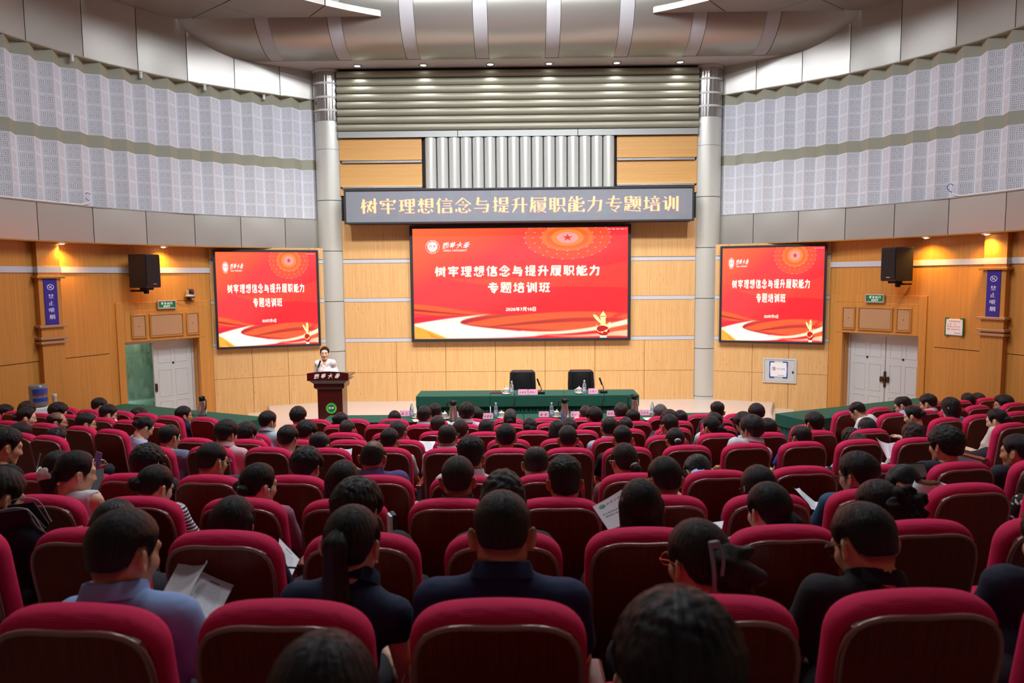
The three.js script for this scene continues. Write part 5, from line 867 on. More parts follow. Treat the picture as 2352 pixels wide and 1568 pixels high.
const HAIR = {
  crew: (x, y, z) => Math.max(scalp(x, y, z) - lerp(0.003, 0.016, smooth(-0.03, 0.07, y)) * edge(y, z) - 0.0015 * wob(x, y, z, 260), (hairLow(z) + (z > 0.05 ? 0.012 : 0) - y) * 0.7),
  short: (x, y, z) => Math.max(scalp(x, y, z) - lerp(0.004, 0.024, smooth(-0.05, 0.06, y)) * edge(y, z) - 0.0022 * strand(x, y, z) - 0.001 * wob(x, y, z, 190), (hairLow(z) - y) * 0.7),
  bushy: (x, y, z) => Math.max(scalp(x, y, z) - lerp(0.01, 0.034, smooth(-0.07, 0.05, y)) * edge(y, z) - 0.0028 * strand(x, y, z) - 0.003 * wob(x, y, z, 95), (hairLow(z) - 0.006 - y) * 0.7),
  curly: (x, y, z) => Math.max(scalp(x, y, z) - lerp(0.014, 0.032, smooth(-0.06, 0.06, y)) - 0.006 * wob(x, y, z, 120), (hairLow(z) - 0.004 - y) * 0.7),
  spiky: (x, y, z) => Math.max(scalp(x, y, z) - lerp(0.006, 0.03, smooth(0, 0.1, y)) - 0.007 * smooth(0.05, 0.1, y) * wob(x, y, z, 190), (hairLow(z) - y) * 0.7),
  ring: (x, y, z) => Math.max(scalp(x, y, z) - 0.007 - 0.001 * wob(x, y, z, 220), (hairLow(z) - y) * 0.7, y - 0.052 - 0.35 * Math.max(0, z - 0.02) + 0.004 * wob(x, y, z, 120)),
  thin: (x, y, z) => Math.max(scalp(x, y, z) - lerp(0.007, 0.013, smooth(-0.06, 0.06, y)) - 0.0014 * strand(x, y, z) + 0.016 * Math.exp(-((x / 0.03) ** 2 + ((z - 0.035) / 0.035) ** 2)) * (y > 0.05 ? 1 : 0), (hairLow(z) + 0.012 * (z < -0.03 ? 1 : 0) - y) * 0.7),
  sleek: (x, y, z) => Math.max(scalp(x, y, z) - lerp(0.009, 0.017, smooth(-0.06, 0.06, y)) * edge(y, z, z < -0.05 ? 0.024 : 0) - 0.0016 * strand(x, y, z), (hairLow(z) + (z < -0.05 ? 0.024 : z < 0.04 ? -0.016 : 0) - y) * 0.7),
  bob: (x, y, z) => { let d = smin(scalp(x, y, z) - 0.02, ell(x, y, z, [0, -0.05, 0.026], [0.092, 0.1, 0.088]), 0.03) - 0.002 * strand(x, y, z); d = Math.max(d, -(y + 0.128), -ell(x, y, z, [0, -0.06, -0.11], [0.066, 0.115, 0.085])); return d; },
  wavy: (x, y, z) => { let d = smin(scalp(x, y, z) - 0.022, ell(x, y, z, [0, -0.05, 0.03], [0.1, 0.11, 0.088]), 0.03) - 0.006 * wob(x, y, z, 85) - 0.001 * strand(x, y, z); return Math.max(d, -ell(x, y, z, [0, -0.06, -0.11], [0.066, 0.115, 0.085])); },
};
// hanging lengths and knots; origin where they leave the head
const LENGTH = {
  long: [(x, y, z) => Math.max(cap(x, y, z * 1.75, [0, 0.0, -0.08], [0, -0.25, 0.015], 0.1, 0.092), -(y + 0.285)) - 0.0022 * (Math.sin(x * 190 + 2 * Math.sin(y * 14)) + 0.6 * Math.sin(x * 420 + y * 10)), [-0.12, -0.32, -0.12], [0.12, 0.12, 0.09]],
  tail: [(x, y, z) => smin(smin(cap(x, y, z, [0, 0.012, -0.01], [0, -0.02, 0.034], 0.022, 0.03), cap(x, y, z, [0, -0.02, 0.034], [0.004, -0.15, 0.045], 0.03, 0.036), 0.02), cap(x, y, z, [0.004, -0.15, 0.045], [0.012, -0.33, 0.02], 0.036, 0.01), 0.02) - 0.0022 * Math.sin(Math.atan2(x, z) * 13 + y * 9), [-0.06, -0.37, -0.05], [0.07, 0.05, 0.1]],
  stub: [(x, y, z) => smin(cap(x, y, z, [0, 0.01, -0.01], [0, -0.02, 0.03], 0.02, 0.026), cap(x, y, z, [0, -0.02, 0.03], [0.004, -0.12, 0.03], 0.026, 0.012), 0.02) - 0.002 * Math.sin(Math.atan2(x, z) * 13 + y * 20), [-0.05, -0.15, -0.04], [0.05, 0.045, 0.075]],
  bun: [(x, y, z) => ell(x, y, z, [0, 0, 0.012], [0.046, 0.04, 0.036]) - 0.003 * Math.sin(Math.atan2(x, y) * 5 + Math.hypot(x, y) * 160), [-0.065, -0.06, -0.04], [0.065, 0.06, 0.07]],
  knot: [(x, y, z) => smin(ell(x, y, z, [-0.022, 0.008, 0.01], [0.036, 0.034, 0.03]), ell(x, y, z, [0.024, -0.008, 0.012], [0.038, 0.034, 0.032]), 0.01) - 0.004 * wob(x, y, z, 110), [-0.08, -0.06, -0.04], [0.08, 0.06, 0.065]],
  plume: [(x, y, z) => smin(ell(x, y, z, [0.0, 0, 0.015], [0.04, 0.055, 0.04]), Math.min(cap(x, y, z, [0.01, 0.0, 0.02], [0.055, -0.02, 0.045], 0.04, 0.022), cap(x, y, z, [0.01, 0.01, 0.02], [0.05, 0.04, 0.04], 0.03, 0.008), cap(x, y, z, [0.01, -0.02, 0.02], [0.05, -0.07, 0.035], 0.032, 0.01)), 0.02) - 0.003 * Math.sin(y * 120 + x * 60) - 0.002 * wob(x, y, z, 160), [-0.07, -0.1, -0.05], [0.1, 0.09, 0.09]],
};
const geoCache = new Map();
const cached = (k, make) => { if (!geoCache.has(k)) geoCache.set(k, make()); return geoCache.get(k); };
const headGeo = (cell) => cached('head' + cell, () => paint(nets(headField, [-0.105, -0.19, -0.135], [0.105, 0.125, 0.125], cell), headColour));
const hairGeo = (style, cell) => cached(style + cell, () => strandUv(nets(HAIR[style], [-0.125, -0.185, -0.135], [0.125, 0.165, 0.15], cell)));
const lengthGeo = (style, cell) => cached('L' + style + cell, () => strandUv(nets(LENGTH[style][0], LENGTH[style][1], LENGTH[style][2], cell)));
// hand: wrist at the origin, fingers towards -z, palm down, thumb towards +x
const handField = (x, y, z) => {
  let d = ell(x, y, z, [0, -0.002, -0.045], [0.037, 0.014, 0.046]); d = smin(d, cap(x, y, z, [0, 0, 0.03], [0, 0, -0.02], 0.025, 0.026), 0.02);
  [[0.028, 0.068, 0.0085], [0.0095, 0.077, 0.009], [-0.0095, 0.072, 0.0085], [-0.0275, 0.056, 0.0075]].forEach(([fx, L, r]) => { const a = [fx, -0.001, -0.08], b = [fx * 1.12, -0.008 - L * 0.12, -0.08 - L * 0.45], c = [fx * 1.14, -0.02 - L * 0.42, -0.08 - L * 0.78], e = [fx * 1.1, -0.03 - L * 0.62, -0.08 - L * 0.86]; d = smin(d, Math.min(cap(x, y, z, a, b, r, r * 0.95), cap(x, y, z, b, c, r * 0.95, r * 0.88), cap(x, y, z, c, e, r * 0.88, r * 0.75)), 0.004); });
  const th = Math.min(cap(x, y, z, [0.024, -0.006, -0.02], [0.046, -0.016, -0.055], 0.013, 0.0105), cap(x, y, z, [0.046, -0.016, -0.055], [0.044, -0.026, -0.088], 0.0105, 0.008)); return smin(d, th, 0.01);
};
const handGeo = (side, cell) => cached(`hand${side}${cell}`, () => { const g = nets(handField, [-0.06, -0.095, -0.175], [0.075, 0.04, 0.06], cell); if (side < 0) { g.scale(-1, 1, 1); const i = g.index.array; for (let k = 0; k < i.length; k += 3) { const t = i[k]; i[k] = i[k + 1]; i[k + 1] = t; } g.computeVertexNormals(); } return paint(g, () => [1, 1, 1]); });

const skinMat = [0xd6a07c, 0xc98f6c, 0xb97f5e, 0xe6b896].map((c) => mat(c, 0.55, { vertexColors: true, sheen: 0.15 }));
const strandMap = canvas(512, 64, (g, w, h) => { g.fillStyle = '#777'; g.fillRect(0, 0, w, h); for (let i = 0; i < 700; i++) { const v = rr(20, 235); g.fillStyle = rgba(v, v, v, 0.5); g.fillRect(rnd() * w, rnd() * h - 20, rr(0.8, 3), rr(20, 64)); } }, false);
strandMap.repeat.set(5, 5);
const strandUv = (g) => { const p = g.attributes.position, uv = new Float32Array(p.count * 2); for (let i = 0; i < p.count; i++) { const x = p.getX(i), y = p.getY(i), z = p.getZ(i); uv[i * 2] = Math.atan2(x, z - 0.02) / 6.2832; uv[i * 2 + 1] = y * 2.2 + 0.5 * Math.hypot(x, z); } g.setAttribute('uv', new THREE.BufferAttribute(uv, 2)); return g; };
const hairMats = new Map(), hairMat = (c) => { if (!hairMats.has(c)) hairMats.set(c, mat(new THREE.Color(c).multiplyScalar(0.75), 0.45, { bumpMap: strandMap, bumpScale: 0.004 })); return hairMats.get(c); };
const clothMats = new Map(), clothMat = (c) => { if (!clothMats.has(c)) clothMats.set(c, typeof c === 'string' ? PRINTS[c]() : mat(c, 0.85, { sheen: 0.2 })); return clothMats.get(c); };
const stripes = canvas(8, 64, (g, w, h) => { g.fillStyle = '#e6e6ea'; g.fillRect(0, 0, w, h); g.fillStyle = '#20243c'; for (let i = 0; i < 4; i++) g.fillRect(0, i * 16, w, 7); }); stripes.repeat.set(1, 12);
const dots = canvas(128, 128, (g, w, h) => { g.fillStyle = '#101012'; g.fillRect(0, 0, w, h); g.fillStyle = '#e0d8cc'; for (let i = 0; i < 26; i++) { g.beginPath(); g.ellipse(rnd() * w, rnd() * h, rr(3, 6), rr(4, 8), rnd() * 3, 0, 7); g.fill(); } }); dots.repeat.set(5, 5);
const flowers = canvas(256, 256, (g, w, h) => { g.fillStyle = '#f4ecea'; g.fillRect(0, 0, w, h); for (let i = 0; i < 46; i++) { g.fillStyle = rnd() < 0.6 ? rgba(236, 168, 176, 0.6) : rgba(170, 190, 170, 0.35); g.beginPath(); g.ellipse(rnd() * w, rnd() * h, rr(6, 18), rr(5, 14), rnd() * 3, 0, 7); g.fill(); } }); flowers.repeat.set(3, 3);
const PRINTS = { stripes: () => mat(0xffffff, 0.85, { map: stripes }), dots: () => mat(0xffffff, 0.85, { map: dots }), flowers: () => mat(0xffffff, 0.8, { map: flowers }) };
const glassesGeo = cached('glasses', () => merge([-1, 1].flatMap((s) => [new THREE.TorusGeometry(0.024, 0.0022, 6, 22).scale(1.1, 0.85, 1).translate(s * 0.034, -0.002, -0.117), tube([V3(s * 0.06, 0.004, -0.115), V3(s * 0.078, 0.006, -0.09), V3(s * 0.084, 0.01, -0.02), V3(s * 0.088, 0.0, 0.022)], 0.0024, 10, 5)]).concat([tube([V3(-0.009, 0.002, -0.118), V3(0, 0.005, -0.12), V3(0.009, 0.002, -0.118)], 0.002, 6, 5)])));
const collarGeo = cached('collar', () => { const g = lathe([[0.062, -0.012], [0.064, 0.03], [0.067, 0.036], [0.072, 0.032], [0.083, -0.012], [0.078, -0.016], [0.068, -0.004]], 28); return g; });
const people = [];
const skinOf = ['A', 'B', 'Z'];
// o: y face turn (right +), p bow, r tilt, f distance in front of the seat back, h hair, l hair length, hc hair colour, s shirt, sl sleeve, c collar, w woman, g glasses, pose
function person(row, seatPx, hx, hy, desc, o = {}) {
  const seat = seatNear(row, seatPx); seat.taken = true;
  people.push({ row, seat, hx, hy, desc, o });
}
function buildPerson({ row, seat, hx, hy, desc, o, label }) {
  const near = 'ZAB'.includes(row), mid = 'CD'.includes(row), cells = near ? [0.017, 0.0062, 0.03, 0.0055] : mid ? [0.022, 0.0085, 0.038, 0.0078] : [0.029, 0.0112, 0.05, 0.0105];
  const t = thing('person', label, 'person', [seat.x, seat.base, seat.z], seat.turn, 'seated audience');
  t.updateMatrixWorld(true); const inv = t.matrixWorld.clone().invert();
  const fw = o.f ?? 0.3, H = at(hx, hy, -seat.z + fw * Math.cos(seat.turn)).applyMatrix4(inv);
  const pitch = ((o.p ?? 18) * Math.PI) / 180, yaw = (-(o.y ?? 0) * Math.PI) / 180 - seat.turn, roll = ((o.r ?? 0) * Math.PI) / 180;
  const k = o.w ? 1.02 : 1.07, thick = { crew: 0.014, ring: 0.0, thin: 0.012, sleek: 0.015 }[o.h ?? 'short'] ?? 0.022;
  const Hc = V3(H.x, H.y - (0.112 + thick) * k, H.z);
  const hm = new THREE.Matrix4().compose(Hc, new THREE.Quaternion().setFromEuler(new THREE.Euler(-pitch, yaw, roll, 'YXZ')), V3(k, k, k));
  buildFigure(t, { Hc, hm, pitch, yaw, o, cells, k, legs: 'sit' });
}
function buildFigure(t, { Hc, hm, pitch, yaw, o, cells, k, legs }) {
  const w = o.w, big = o.big ?? 1, sw = (w ? 0.158 : 0.182) * big, P = legs === 'sit' ? V3(clamp(Hc.x * 0.15, -0.05, 0.05), 0.575, -0.29) : V3(Hc.x * 0.9, 0.86, Hc.z + 0.0);
  const neckTop = V3(0, -0.09, 0.03).applyMatrix4(hm), S = V3(0, -0.138, 0.0).add(Hc).add(V3(0, 0, 0.025 + 0.075 * Math.sin(pitch)).applyAxisAngle(V3(0, 1, 0), yaw * 0.35));
  S.y += 0.09 * Math.sin(pitch) ** 4; S.z += 0.1 * Math.sin(pitch) ** 4; if (o.slump) S.y -= o.slump; if (o.so) S.add(o.so);
  const u = S.clone().sub(P).normalize(), ty = ((-(o.ty ?? (o.y ?? 0) * 0.25)) * Math.PI) / 180, r0 = V3(Math.cos(ty), 0, -Math.sin(ty)), fwd = V3().crossVectors(u, r0).normalize(), r = V3().crossVectors(fwd, u).normalize();
  const off = (a, x, y, z) => a.clone().addScaledVector(r, x).addScaledVector(u, y).addScaledVector(fwd, z), A = (v) => [v.x, v.y, v.z];
  const J = [-1, 1].map((s) => off(S, s * sw, -0.055, 0.015)), C = off(S, 0, -0.21, 0.015), pose = o.pose ?? 'lap';
  const E = [], W = [];
  [-1, 1].forEach((s, i) => {
    let e = off(J[i], s * 0.045, 0, 0).add(V3(0, -0.245, 0)).addScaledVector(fwd, 0.1), tgt = off(P, s * 0.1, 0.0, 0).add(V3(0, 0.0, -0.36));
    if (pose === 'write' ) tgt = off(P, s * 0.14 + 0.02, 0, 0).add(V3(0, 0.0, -0.4));
    if (pose === 'hold' || (pose === 'holdL' && s < 0) || (pose === 'holdR' && s > 0)) tgt = (o.hold ?? off(P, s * 0.14, 0, 0).add(V3(0, 0.2, -0.36))).clone().add(pose === 'hold' ? V3(s * 0.09, 0, 0) : V3());
    if ((pose === 'cheekR' && s > 0) || (pose === 'cheekL' && s < 0)) { tgt = V3(s * 0.07, -0.1, -0.075).applyMatrix4(hm); e = J[i].clone().lerp(tgt, 0.5).add(V3(s * 0.1, -0.2, -0.05)); }
    if (pose === 'stand') { e = off(J[i], s * 0.05, 0, 0).add(V3(0, -0.25, 0.07)); tgt = e.clone().add(V3(-s * 0.03, -0.03, 0.24)); }
    e = J[i].clone().add(e.sub(J[i]).setLength(0.285)); E.push(e); W.push(e.clone().add(tgt.sub(e).setLength(0.245)));
  });
  // clothed trunk, flattened front to back
  const f3 = A(fwd), flat = (x, y, z, a, b, ra, rb, s) => { const c = ((x - a[0]) * f3[0] + (y - a[1]) * f3[1] + (z - a[2]) * f3[2]) * (s - 1); return cap(x + f3[0] * c, y + f3[1] * c, z + f3[2] * c, a, b, ra, rb); };
  const aP = A(P), aC = A(C), aS = A(S), aU = A(off(S, 0, -0.06, 0.01)), aN = A(neckTop), aJ = J.map(A), aE = E.map(A), aW = W.map(A), aB = A(off(S, 0, 0.0, 0.0));
  const bw = (w ? 0.118 : 0.135) * big, cw = (w ? 0.132 : 0.152) * big;
  const trunk = (x, y, z) => {
    let d = smin(flat(x, y, z, aP, aC, bw, cw, 1.3), flat(x, y, z, aC, aU, cw, 0.1, 1.45), 0.06);
    for (let i = 0; i < 2; i++) d = smin(d, cap(x, y, z, aU, aJ[i], 0.068, w ? 0.05 : 0.056), 0.05), d = smin(d, cap(x, y, z, aB, aJ[i], 0.05, 0.042), 0.04);
    return d;
  };
  const skinField = (x, y, z) => {
    let d = trunk(x, y, z) + 0.014; d = smin(d, cap(x, y, z, aN, aU, 0.05 * k, 0.058), 0.03);
    for (let i = 0; i < 2; i++) { d = smin(d, cap(x, y, z, aJ[i], aE[i], w ? 0.043 : 0.048, w ? 0.036 : 0.041), 0.025); d = smin(d, cap(x, y, z, aE[i], aW[i], w ? 0.037 : 0.041, 0.026), 0.012); }
    return d;
  };
  const pts = [aP, aS, aN, ...aJ, ...aE, ...aW], lo = [0, 1, 2].map((i) => Math.min(...pts.map((p) => p[i])) - 0.2), hi = [0, 1, 2].map((i) => Math.max(...pts.map((p) => p[i])) + 0.2);
  hi[1] = Math.max(aN[1], aS[1]) + 0.06; lo[1] = aP[1] - 0.16;
  const bodyGeo = paint(nets(skinField, lo, hi, cells[0]), () => [1, 1, 1]);
  const hg = headGeo(cells[1]).clone().applyMatrix4(hm), list = [bodyGeo, hg];
  if (pose !== 'none') [-1, 1].forEach((s, i) => { const q = new THREE.Quaternion().setFromUnitVectors(V3(0, 0, -1), W[i].clone().sub(E[i]).normalize().add(V3(0, pose === 'hold' ? 0.1 : -0.3, 0)).normalize()); list.push(handGeo(-s, cells[1] < 0.007 ? 0.0062 : cells[1] < 0.01 ? 0.008 : 0.0105).clone().applyMatrix4(new THREE.Matrix4().compose(W[i], q, V3(0.95 * k, 0.95 * k, 0.95 * k)))); });
  const body = part('body', mergeGeometries(list.map((g) => { const h = g.index ? g : mergeVertices(g); h.deleteAttribute('uv'); return h; })), skinMat[o.sk ?? (w ? 3 : 0)], t);
  // shirt
  const sl = o.sl ?? 'short', cut = sl === 'none' ? 0.0 : sl === 'cap' ? 0.22 : sl === 'long' ? 1 : 0.62, arms = [];
  if (cut) for (let i = 0; i < 2; i++) { const e = J[i].clone().lerp(E[i], cut), dir = E[i].clone().sub(J[i]).normalize(); arms.push({ a: aJ[i], b: A(e), d: cut < 1 ? A(dir) : null, c: aE[i], w: aW[i], stop: A(W[i].clone().lerp(E[i], 0.1)) }); }
  const nx = off(S, 0, 0.05, 0.03), an = A(nx), open = o.neck ?? 0.066, u3 = A(u), aT = A(off(S, 0, o.c ? 0.052 : 0.02, 0.008));
  const shirtField = (x, y, z) => {
    let d = trunk(x, y, z) - 0.006;
    if (!cut) for (let i = 0; i < 2; i++) d = -smin(-d, ell(x, y, z, A(off(J[i], (i ? 1 : -1) * 0.045, -0.02, 0)), [0.05, 0.085, 0.08]), 0.01);
    for (const m of arms) { let q = cap(x, y, z, m.a, m.b, w ? 0.056 : 0.062, w ? 0.055 : 0.066); if (m.d) q = Math.max(q, (x - m.b[0]) * m.d[0] + (y - m.b[1]) * m.d[1] + (z - m.b[2]) * m.d[2] - 0.01); else q = smin(q, cap(x, y, z, m.c, m.stop, 0.055, 0.042), 0.02); d = smin(d, q, 0.03); }
    if (!o.so) d = smin(d, cap(x, y, z, aU, aT, 0.08, 0.07 * k), 0.03); d = Math.max(d, o.so ? -1 : (x - aT[0]) * u3[0] + (y - aT[1]) * u3[1] + (z - aT[2]) * u3[2], aP[1] - 0.1 - y); if (o.neck) d = Math.max(d, -cap(x, y, z, A(off(S, 0, -0.12, 0.12)), an, 0.012, open));
    return d + 0.0025 * Math.sin(x * 46 + y * 21) * Math.sin(y * 34 + z * 17);
  };
  const lo2 = lo.slice(), hi2 = hi.slice(); hi2[1] = aS[1] + 0.1;
  const shirt = part('shirt', (() => { const g = nets(shirtField, lo2, hi2, cells[0] * 0.95); return typeof o.s === 'string' ? metric(g) : g; })(), clothMat(o.s ?? 0x2a2c34), t);
  if (o.c) { const cq = new THREE.Quaternion().setFromUnitVectors(V3(0, 1, 0), nx.clone().lerp(neckTop, 0.4).sub(S).normalize()); const c = part('collar', collarGeo, clothMat(o.cc ?? o.s), shirt); c.position.copy(off(S, 0, 0.034, 0.004)); c.quaternion.copy(cq); c.scale.set(1.14 * k, 1.0, 1.1 * k); }
  // trousers or skirt with shoes
  const hips = [-1, 1].map((s) => off(P, s * 0.085, -0.03, 0)), knees = hips.map((h, i) => (legs === 'sit' ? V3(h.x + (i ? 0.04 : -0.04), 0.5, h.z - 0.4) : V3(h.x, 0.48, h.z - 0.02))), ankles = knees.map((q) => V3(q.x, 0.09, legs === 'sit' ? q.z + 0.04 : q.z));
  const legField = (x, y, z) => { let d = flat(x, y, z, A(hips[0]), A(hips[1]), 0.115 * big, 0.115 * big, 1.15); for (let i = 0; i < 2; i++) { d = smin(d, cap(x, y, z, A(hips[i]), A(knees[i]), 0.085, 0.063), 0.04); d = smin(d, cap(x, y, z, A(knees[i]), A(ankles[i]), 0.063, 0.048), 0.03); d = smin(d, cap(x, y, z, [ankles[i].x, 0.045, ankles[i].z + 0.02], [ankles[i].x, 0.04, ankles[i].z + -0.15], 0.04, 0.034), 0.02); } return d; };
  const zs = [...hips, ...ankles].map((q) => q.z); part('trousers', nets(legField, [P.x - 0.26, 0.0, Math.min(...zs) - 0.24], [P.x + 0.26, P.y + 0.14, Math.max(...zs) + 0.2], cells[2]), clothMat(o.tr ?? 0x1c1e26), t);
  // hair and what is worn on the head
  const put = (g, m, name, label) => { const q = part(name, g, m, t, label); q.applyMatrix4(hm); return q; }, hc = hairMat(o.hc ?? 0x0c0c0f);
  if (o.h !== 'bald') put(hairGeo(o.h ?? 'short', cells[3]), hc, 'hair');
  if (o.l) {
    const rootP = V3(...(o.at ?? { long: [0, 0.0, 0.07], tail: [0, 0.03, 0.1], stub: [0, -0.02, 0.1], bun: [0, 0.0, 0.105], knot: [0, -0.01, 0.105], plume: [0.02, 0.0, 0.1] }[o.l])).applyMatrix4(hm);
    const m = part(o.l === 'bun' || o.l === 'knot' ? 'hair_bun' : 'hair_length', lengthGeo(o.l, cells[3]), hc, t); m.position.copy(rootP); m.rotation.set(o.l === 'long' || o.l === 'tail' || o.l === 'stub' ? -pitch * 0.25 : -pitch, yaw, 0, 'YXZ'); m.scale.setScalar(k * (o.ls ?? 1));
    if (o.clip !== undefined) {
      if (o.clip === 'flower') { const fl = new THREE.Group(); fl.name = 'flower_clip'; fl.position.copy(rootP).add(V3(o.fx ?? -0.03, 0.01, 0.05)); fl.rotation.y = yaw * 0.3; fl.scale.setScalar(1.12); t.add(fl); for (let i = 0; i < 16; i++) { const ring = i < 6 ? 0.03 : i < 12 ? 0.02 : 0.009, a = i * 1.047 + (i > 5 ? 0.5 : 0); part('petal', new THREE.SphereGeometry(0.022 - (i > 11 ? 0.008 : 0), 10, 6, 0, 6.28, 0, 1.3).scale(1, 0.34, 1).rotateX(Math.PI / 2).rotateY(Math.cos(a) * 0.7).rotateX(-Math.sin(a) * 0.7).translate(Math.cos(a) * ring, Math.sin(a) * ring, 0.01 + (i > 5 ? 0.008 : 0) + (i > 11 ? 0.006 : 0)), clothMat(0xd8ccbe), fl, i ? undefined : 'cream fabric petals'); } }
      else if (o.clip === 'bow') { const bw2 = new THREE.Group(); bw2.name = 'hair_bow'; bw2.position.copy(rootP).add(V3(0.03, 0, 0.02)); bw2.rotation.set(-pitch, yaw, 0.2, 'YXZ'); t.add(bw2); for (let i = 0; i < 7; i++) { const a = i * 0.9 - 2.6, g = new THREE.SphereGeometry(0.05, 16, 10).scale(1, 0.7, 0.45), p = g.attributes.position; for (let j = 0; j < p.count; j++) p.setZ(j, p.getZ(j) + 0.008 * Math.sin(p.getX(j) * 120 + i) + 0.006 * Math.sin(p.getY(j) * 150)); g.computeVertexNormals(); part('ruffle', g.rotateZ(a).translate(Math.cos(a) * 0.05, Math.sin(a) * 0.045, 0.02 + (i % 2) * 0.012), clothMat(0x0e0e10), bw2, i ? undefined : 'black fabric ruffle'); } }
      else if (o.clip === 'claw') { const c = part('hair_claw', [T(rbox(0.03, 0.02, 0.02, 0.006), 0, 0.06, 0.035), tube([V3(-0.012, 0.06, 0.035), V3(-0.02, 0.0, 0.05), V3(-0.016, -0.065, 0.035)], 0.006, 14, 6), tube([V3(0.014, 0.06, 0.035), V3(0.012, 0.02, 0.05), V3(0.01, -0.02, 0.04)], 0.005, 12, 6)], mat(0x9c98a4, 0.3, { transmission: 0.2 }), t, 'grey plastic hair claw'); c.position.copy(rootP).add(V3(-0.052, 0.02, 0.0).applyAxisAngle(V3(0, 1, 0), yaw)).add(V3(0, 0, 0.01)); c.rotation.set(-pitch, yaw, 0, 'YXZ'); c.scale.setScalar(1.1); }
      else { const c = part('hair_clip', new THREE.TorusGeometry(0.024, 0.008, 8, 20).scale(1, 1, 1.4), clothMat(o.clip), t); c.position.copy(rootP).add(V3(0, -0.005, 0.014)); c.rotation.set(0.6, yaw, 0, 'YXZ'); }
    }
  }
  if (o.g) put(glassesGeo, mat(o.g === true ? 0x17171a : o.g, 0.3, { metalness: 0.3 }), 'glasses');
  if (o.ear) put(new THREE.SphereGeometry(0.006, 10, 8).translate(0.086, -0.048, 0.012), mat(0xe8e4e0, 0.2, { clearcoat: 1 }), 'earring'), put(new THREE.SphereGeometry(0.006, 10, 8).translate(-0.086, -0.048, 0.012), mat(0xe8e4e0, 0.2, { clearcoat: 1 }), 'earring');
  if (o.bud) put([new THREE.SphereGeometry(0.01, 12, 8).translate(0.09, -0.012, 0.0), cyl(0.004, 0.004, 0.03, 8).translate(0.092, -0.03, -0.004)].map((g) => g), mat(0xf0f0f0, 0.3), 'earphone', 'white wireless earphone');
  return { W, E, S, P, off };
}
// ---------------------------------------------------------------- who sits where: row, seat (pixel of its top), head top pixel, description, looks
const WHITE = 0xe4e6ea, PALEBLUE = 0xa9c6ea, NAVY = 0x14253f, BLACK = 0x131419, GREY = 0x26262a, BROWN = 0x2c1a14, SILVER = 0x4c4c4e;
// last and ninth row
person('Z', 737, 735, 1462, 'woman with dark parted hair, only crown visible', { w: 1, h: 'bob', f: 0.34, p: 25, s: 0x1a1a1e, hc: 0x120e0e });
person('Z', 1600, 1562, 1378, 'person with glossy black hair, left hand raised', { h: 'bushy', f: 0.3, p: 22, s: 'dots', pose: 'holdL', w: 1, hc: 0x0d0e10 });
person('A', 165, 277, 1172, 'man in light blue shirt holding open papers', { y: 16, p: 14, h: 'crew', s: 0x8fb2e4, c: 1, sl: 'short', f: 0.34, pose: 'hold', hold: V3(0.32, 0.7, -0.5), big: 1.06, ty: 12 });
person('A', 644, 806, 1163, 'woman with long dark ponytail in sleeveless navy top', { w: 1, y: 6, p: 12, h: 'sleek', l: 'tail', at: [-0.012, 0.04, 0.085], hc: 0x17100f, s: 0x0f2340, sl: 'cap', c: 1, f: 0.52, ear: 1, ls: 1.22 });
person('A', 1142, 1152, 1131, 'broad man in navy polo with cropped hair', { p: 20, y: -2, h: 'crew', s: 0x12294d, c: 1, f: 0.4, big: 1.12, hc: 0x16130f });
person('A', 1640, 1606, 1196, 'woman with grey claw clip and red glasses', { w: 1, y: -22, p: 12, h: 'sleek', l: 'plume', at: [0.01, -0.005, 0.1], clip: 'claw', hc: 0x231814, s: 0x16181c, f: 0.36, g: 0xb83a2c, ls: 1.3, sk: 0 });
person('A', 2112, 1990, 1158, 'man in black shirt and glasses reading papers', { y: -14, p: 26, h: 'crew', s: 0x10131c, c: 1, f: 0.46, g: true, pose: 'write', big: 1.06, ty: -18, hc: 0x121011 });
person('A', 2580, 2440, 1150, 'person in dark blue top at the right edge', { h: 'short', s: 0x141d33, f: 0.4, p: 10, sl: 'long' });
// eighth row
person('B', -125, -12, 1075, 'man in navy top with an open black bag', { y: 20, p: 24, h: 'short', s: 0x111a2c, sl: 'long', f: 0.36, pose: 'hold', hold: V3(0.2, 0.78, -0.3) });
person('B', 190, 258, 1147, 'dark-haired woman bending down', { w: 1, p: 42, h: 'bob', s: 0x17181c, f: 0.55, slump: 0.05 });
person('B', 506, 533, 1141, 'woman with straight shoulder-length black hair', { w: 1, p: 14, h: 'sleek', l: 'long', s: 0x1c1d22, f: 0.34, pose: 'holdR', hold: V3(0.34, 0.7, -0.46) });
person('B', 825, 817, 1102, 'person with full dark brown short hair', { p: 20, y: 12, h: 'bushy', hc: 0x1a1210, s: 0x1f2228, f: 0.34 });
person('B', 1155, 1155, 1080, 'person with loose dark hair behind the navy polo', { w: 1, p: 20, h: 'wavy', hc: 0x161212, s: 0x20222a, f: 0.34 });
person('B', 1482, 1472, 1101, 'woman with straight black hair holding a white brochure', { w: 1, p: 10, h: 'sleek', l: 'long', s: 0x24262e, f: 0.34, pose: 'holdL', hold: V3(-0.1, 0.72, -0.4) });
person('B', 1808, 1768, 1109, 'woman with low black ponytail and pale blue sleeve', { w: 1, y: -16, p: 14, h: 'sleek', l: 'stub', at: [0.03, -0.02, 0.09], s: 0x9fb4cc, f: 0.34, ls: 1.35 });
person('B', 2122, 2022, 1104, 'woman with large black ruffled hair bow', { w: 1, y: -14, p: 26, h: 'sleek', l: 'bun', clip: 'bow', hc: 0x1a1110, s: 0x15161b, f: 0.38 });
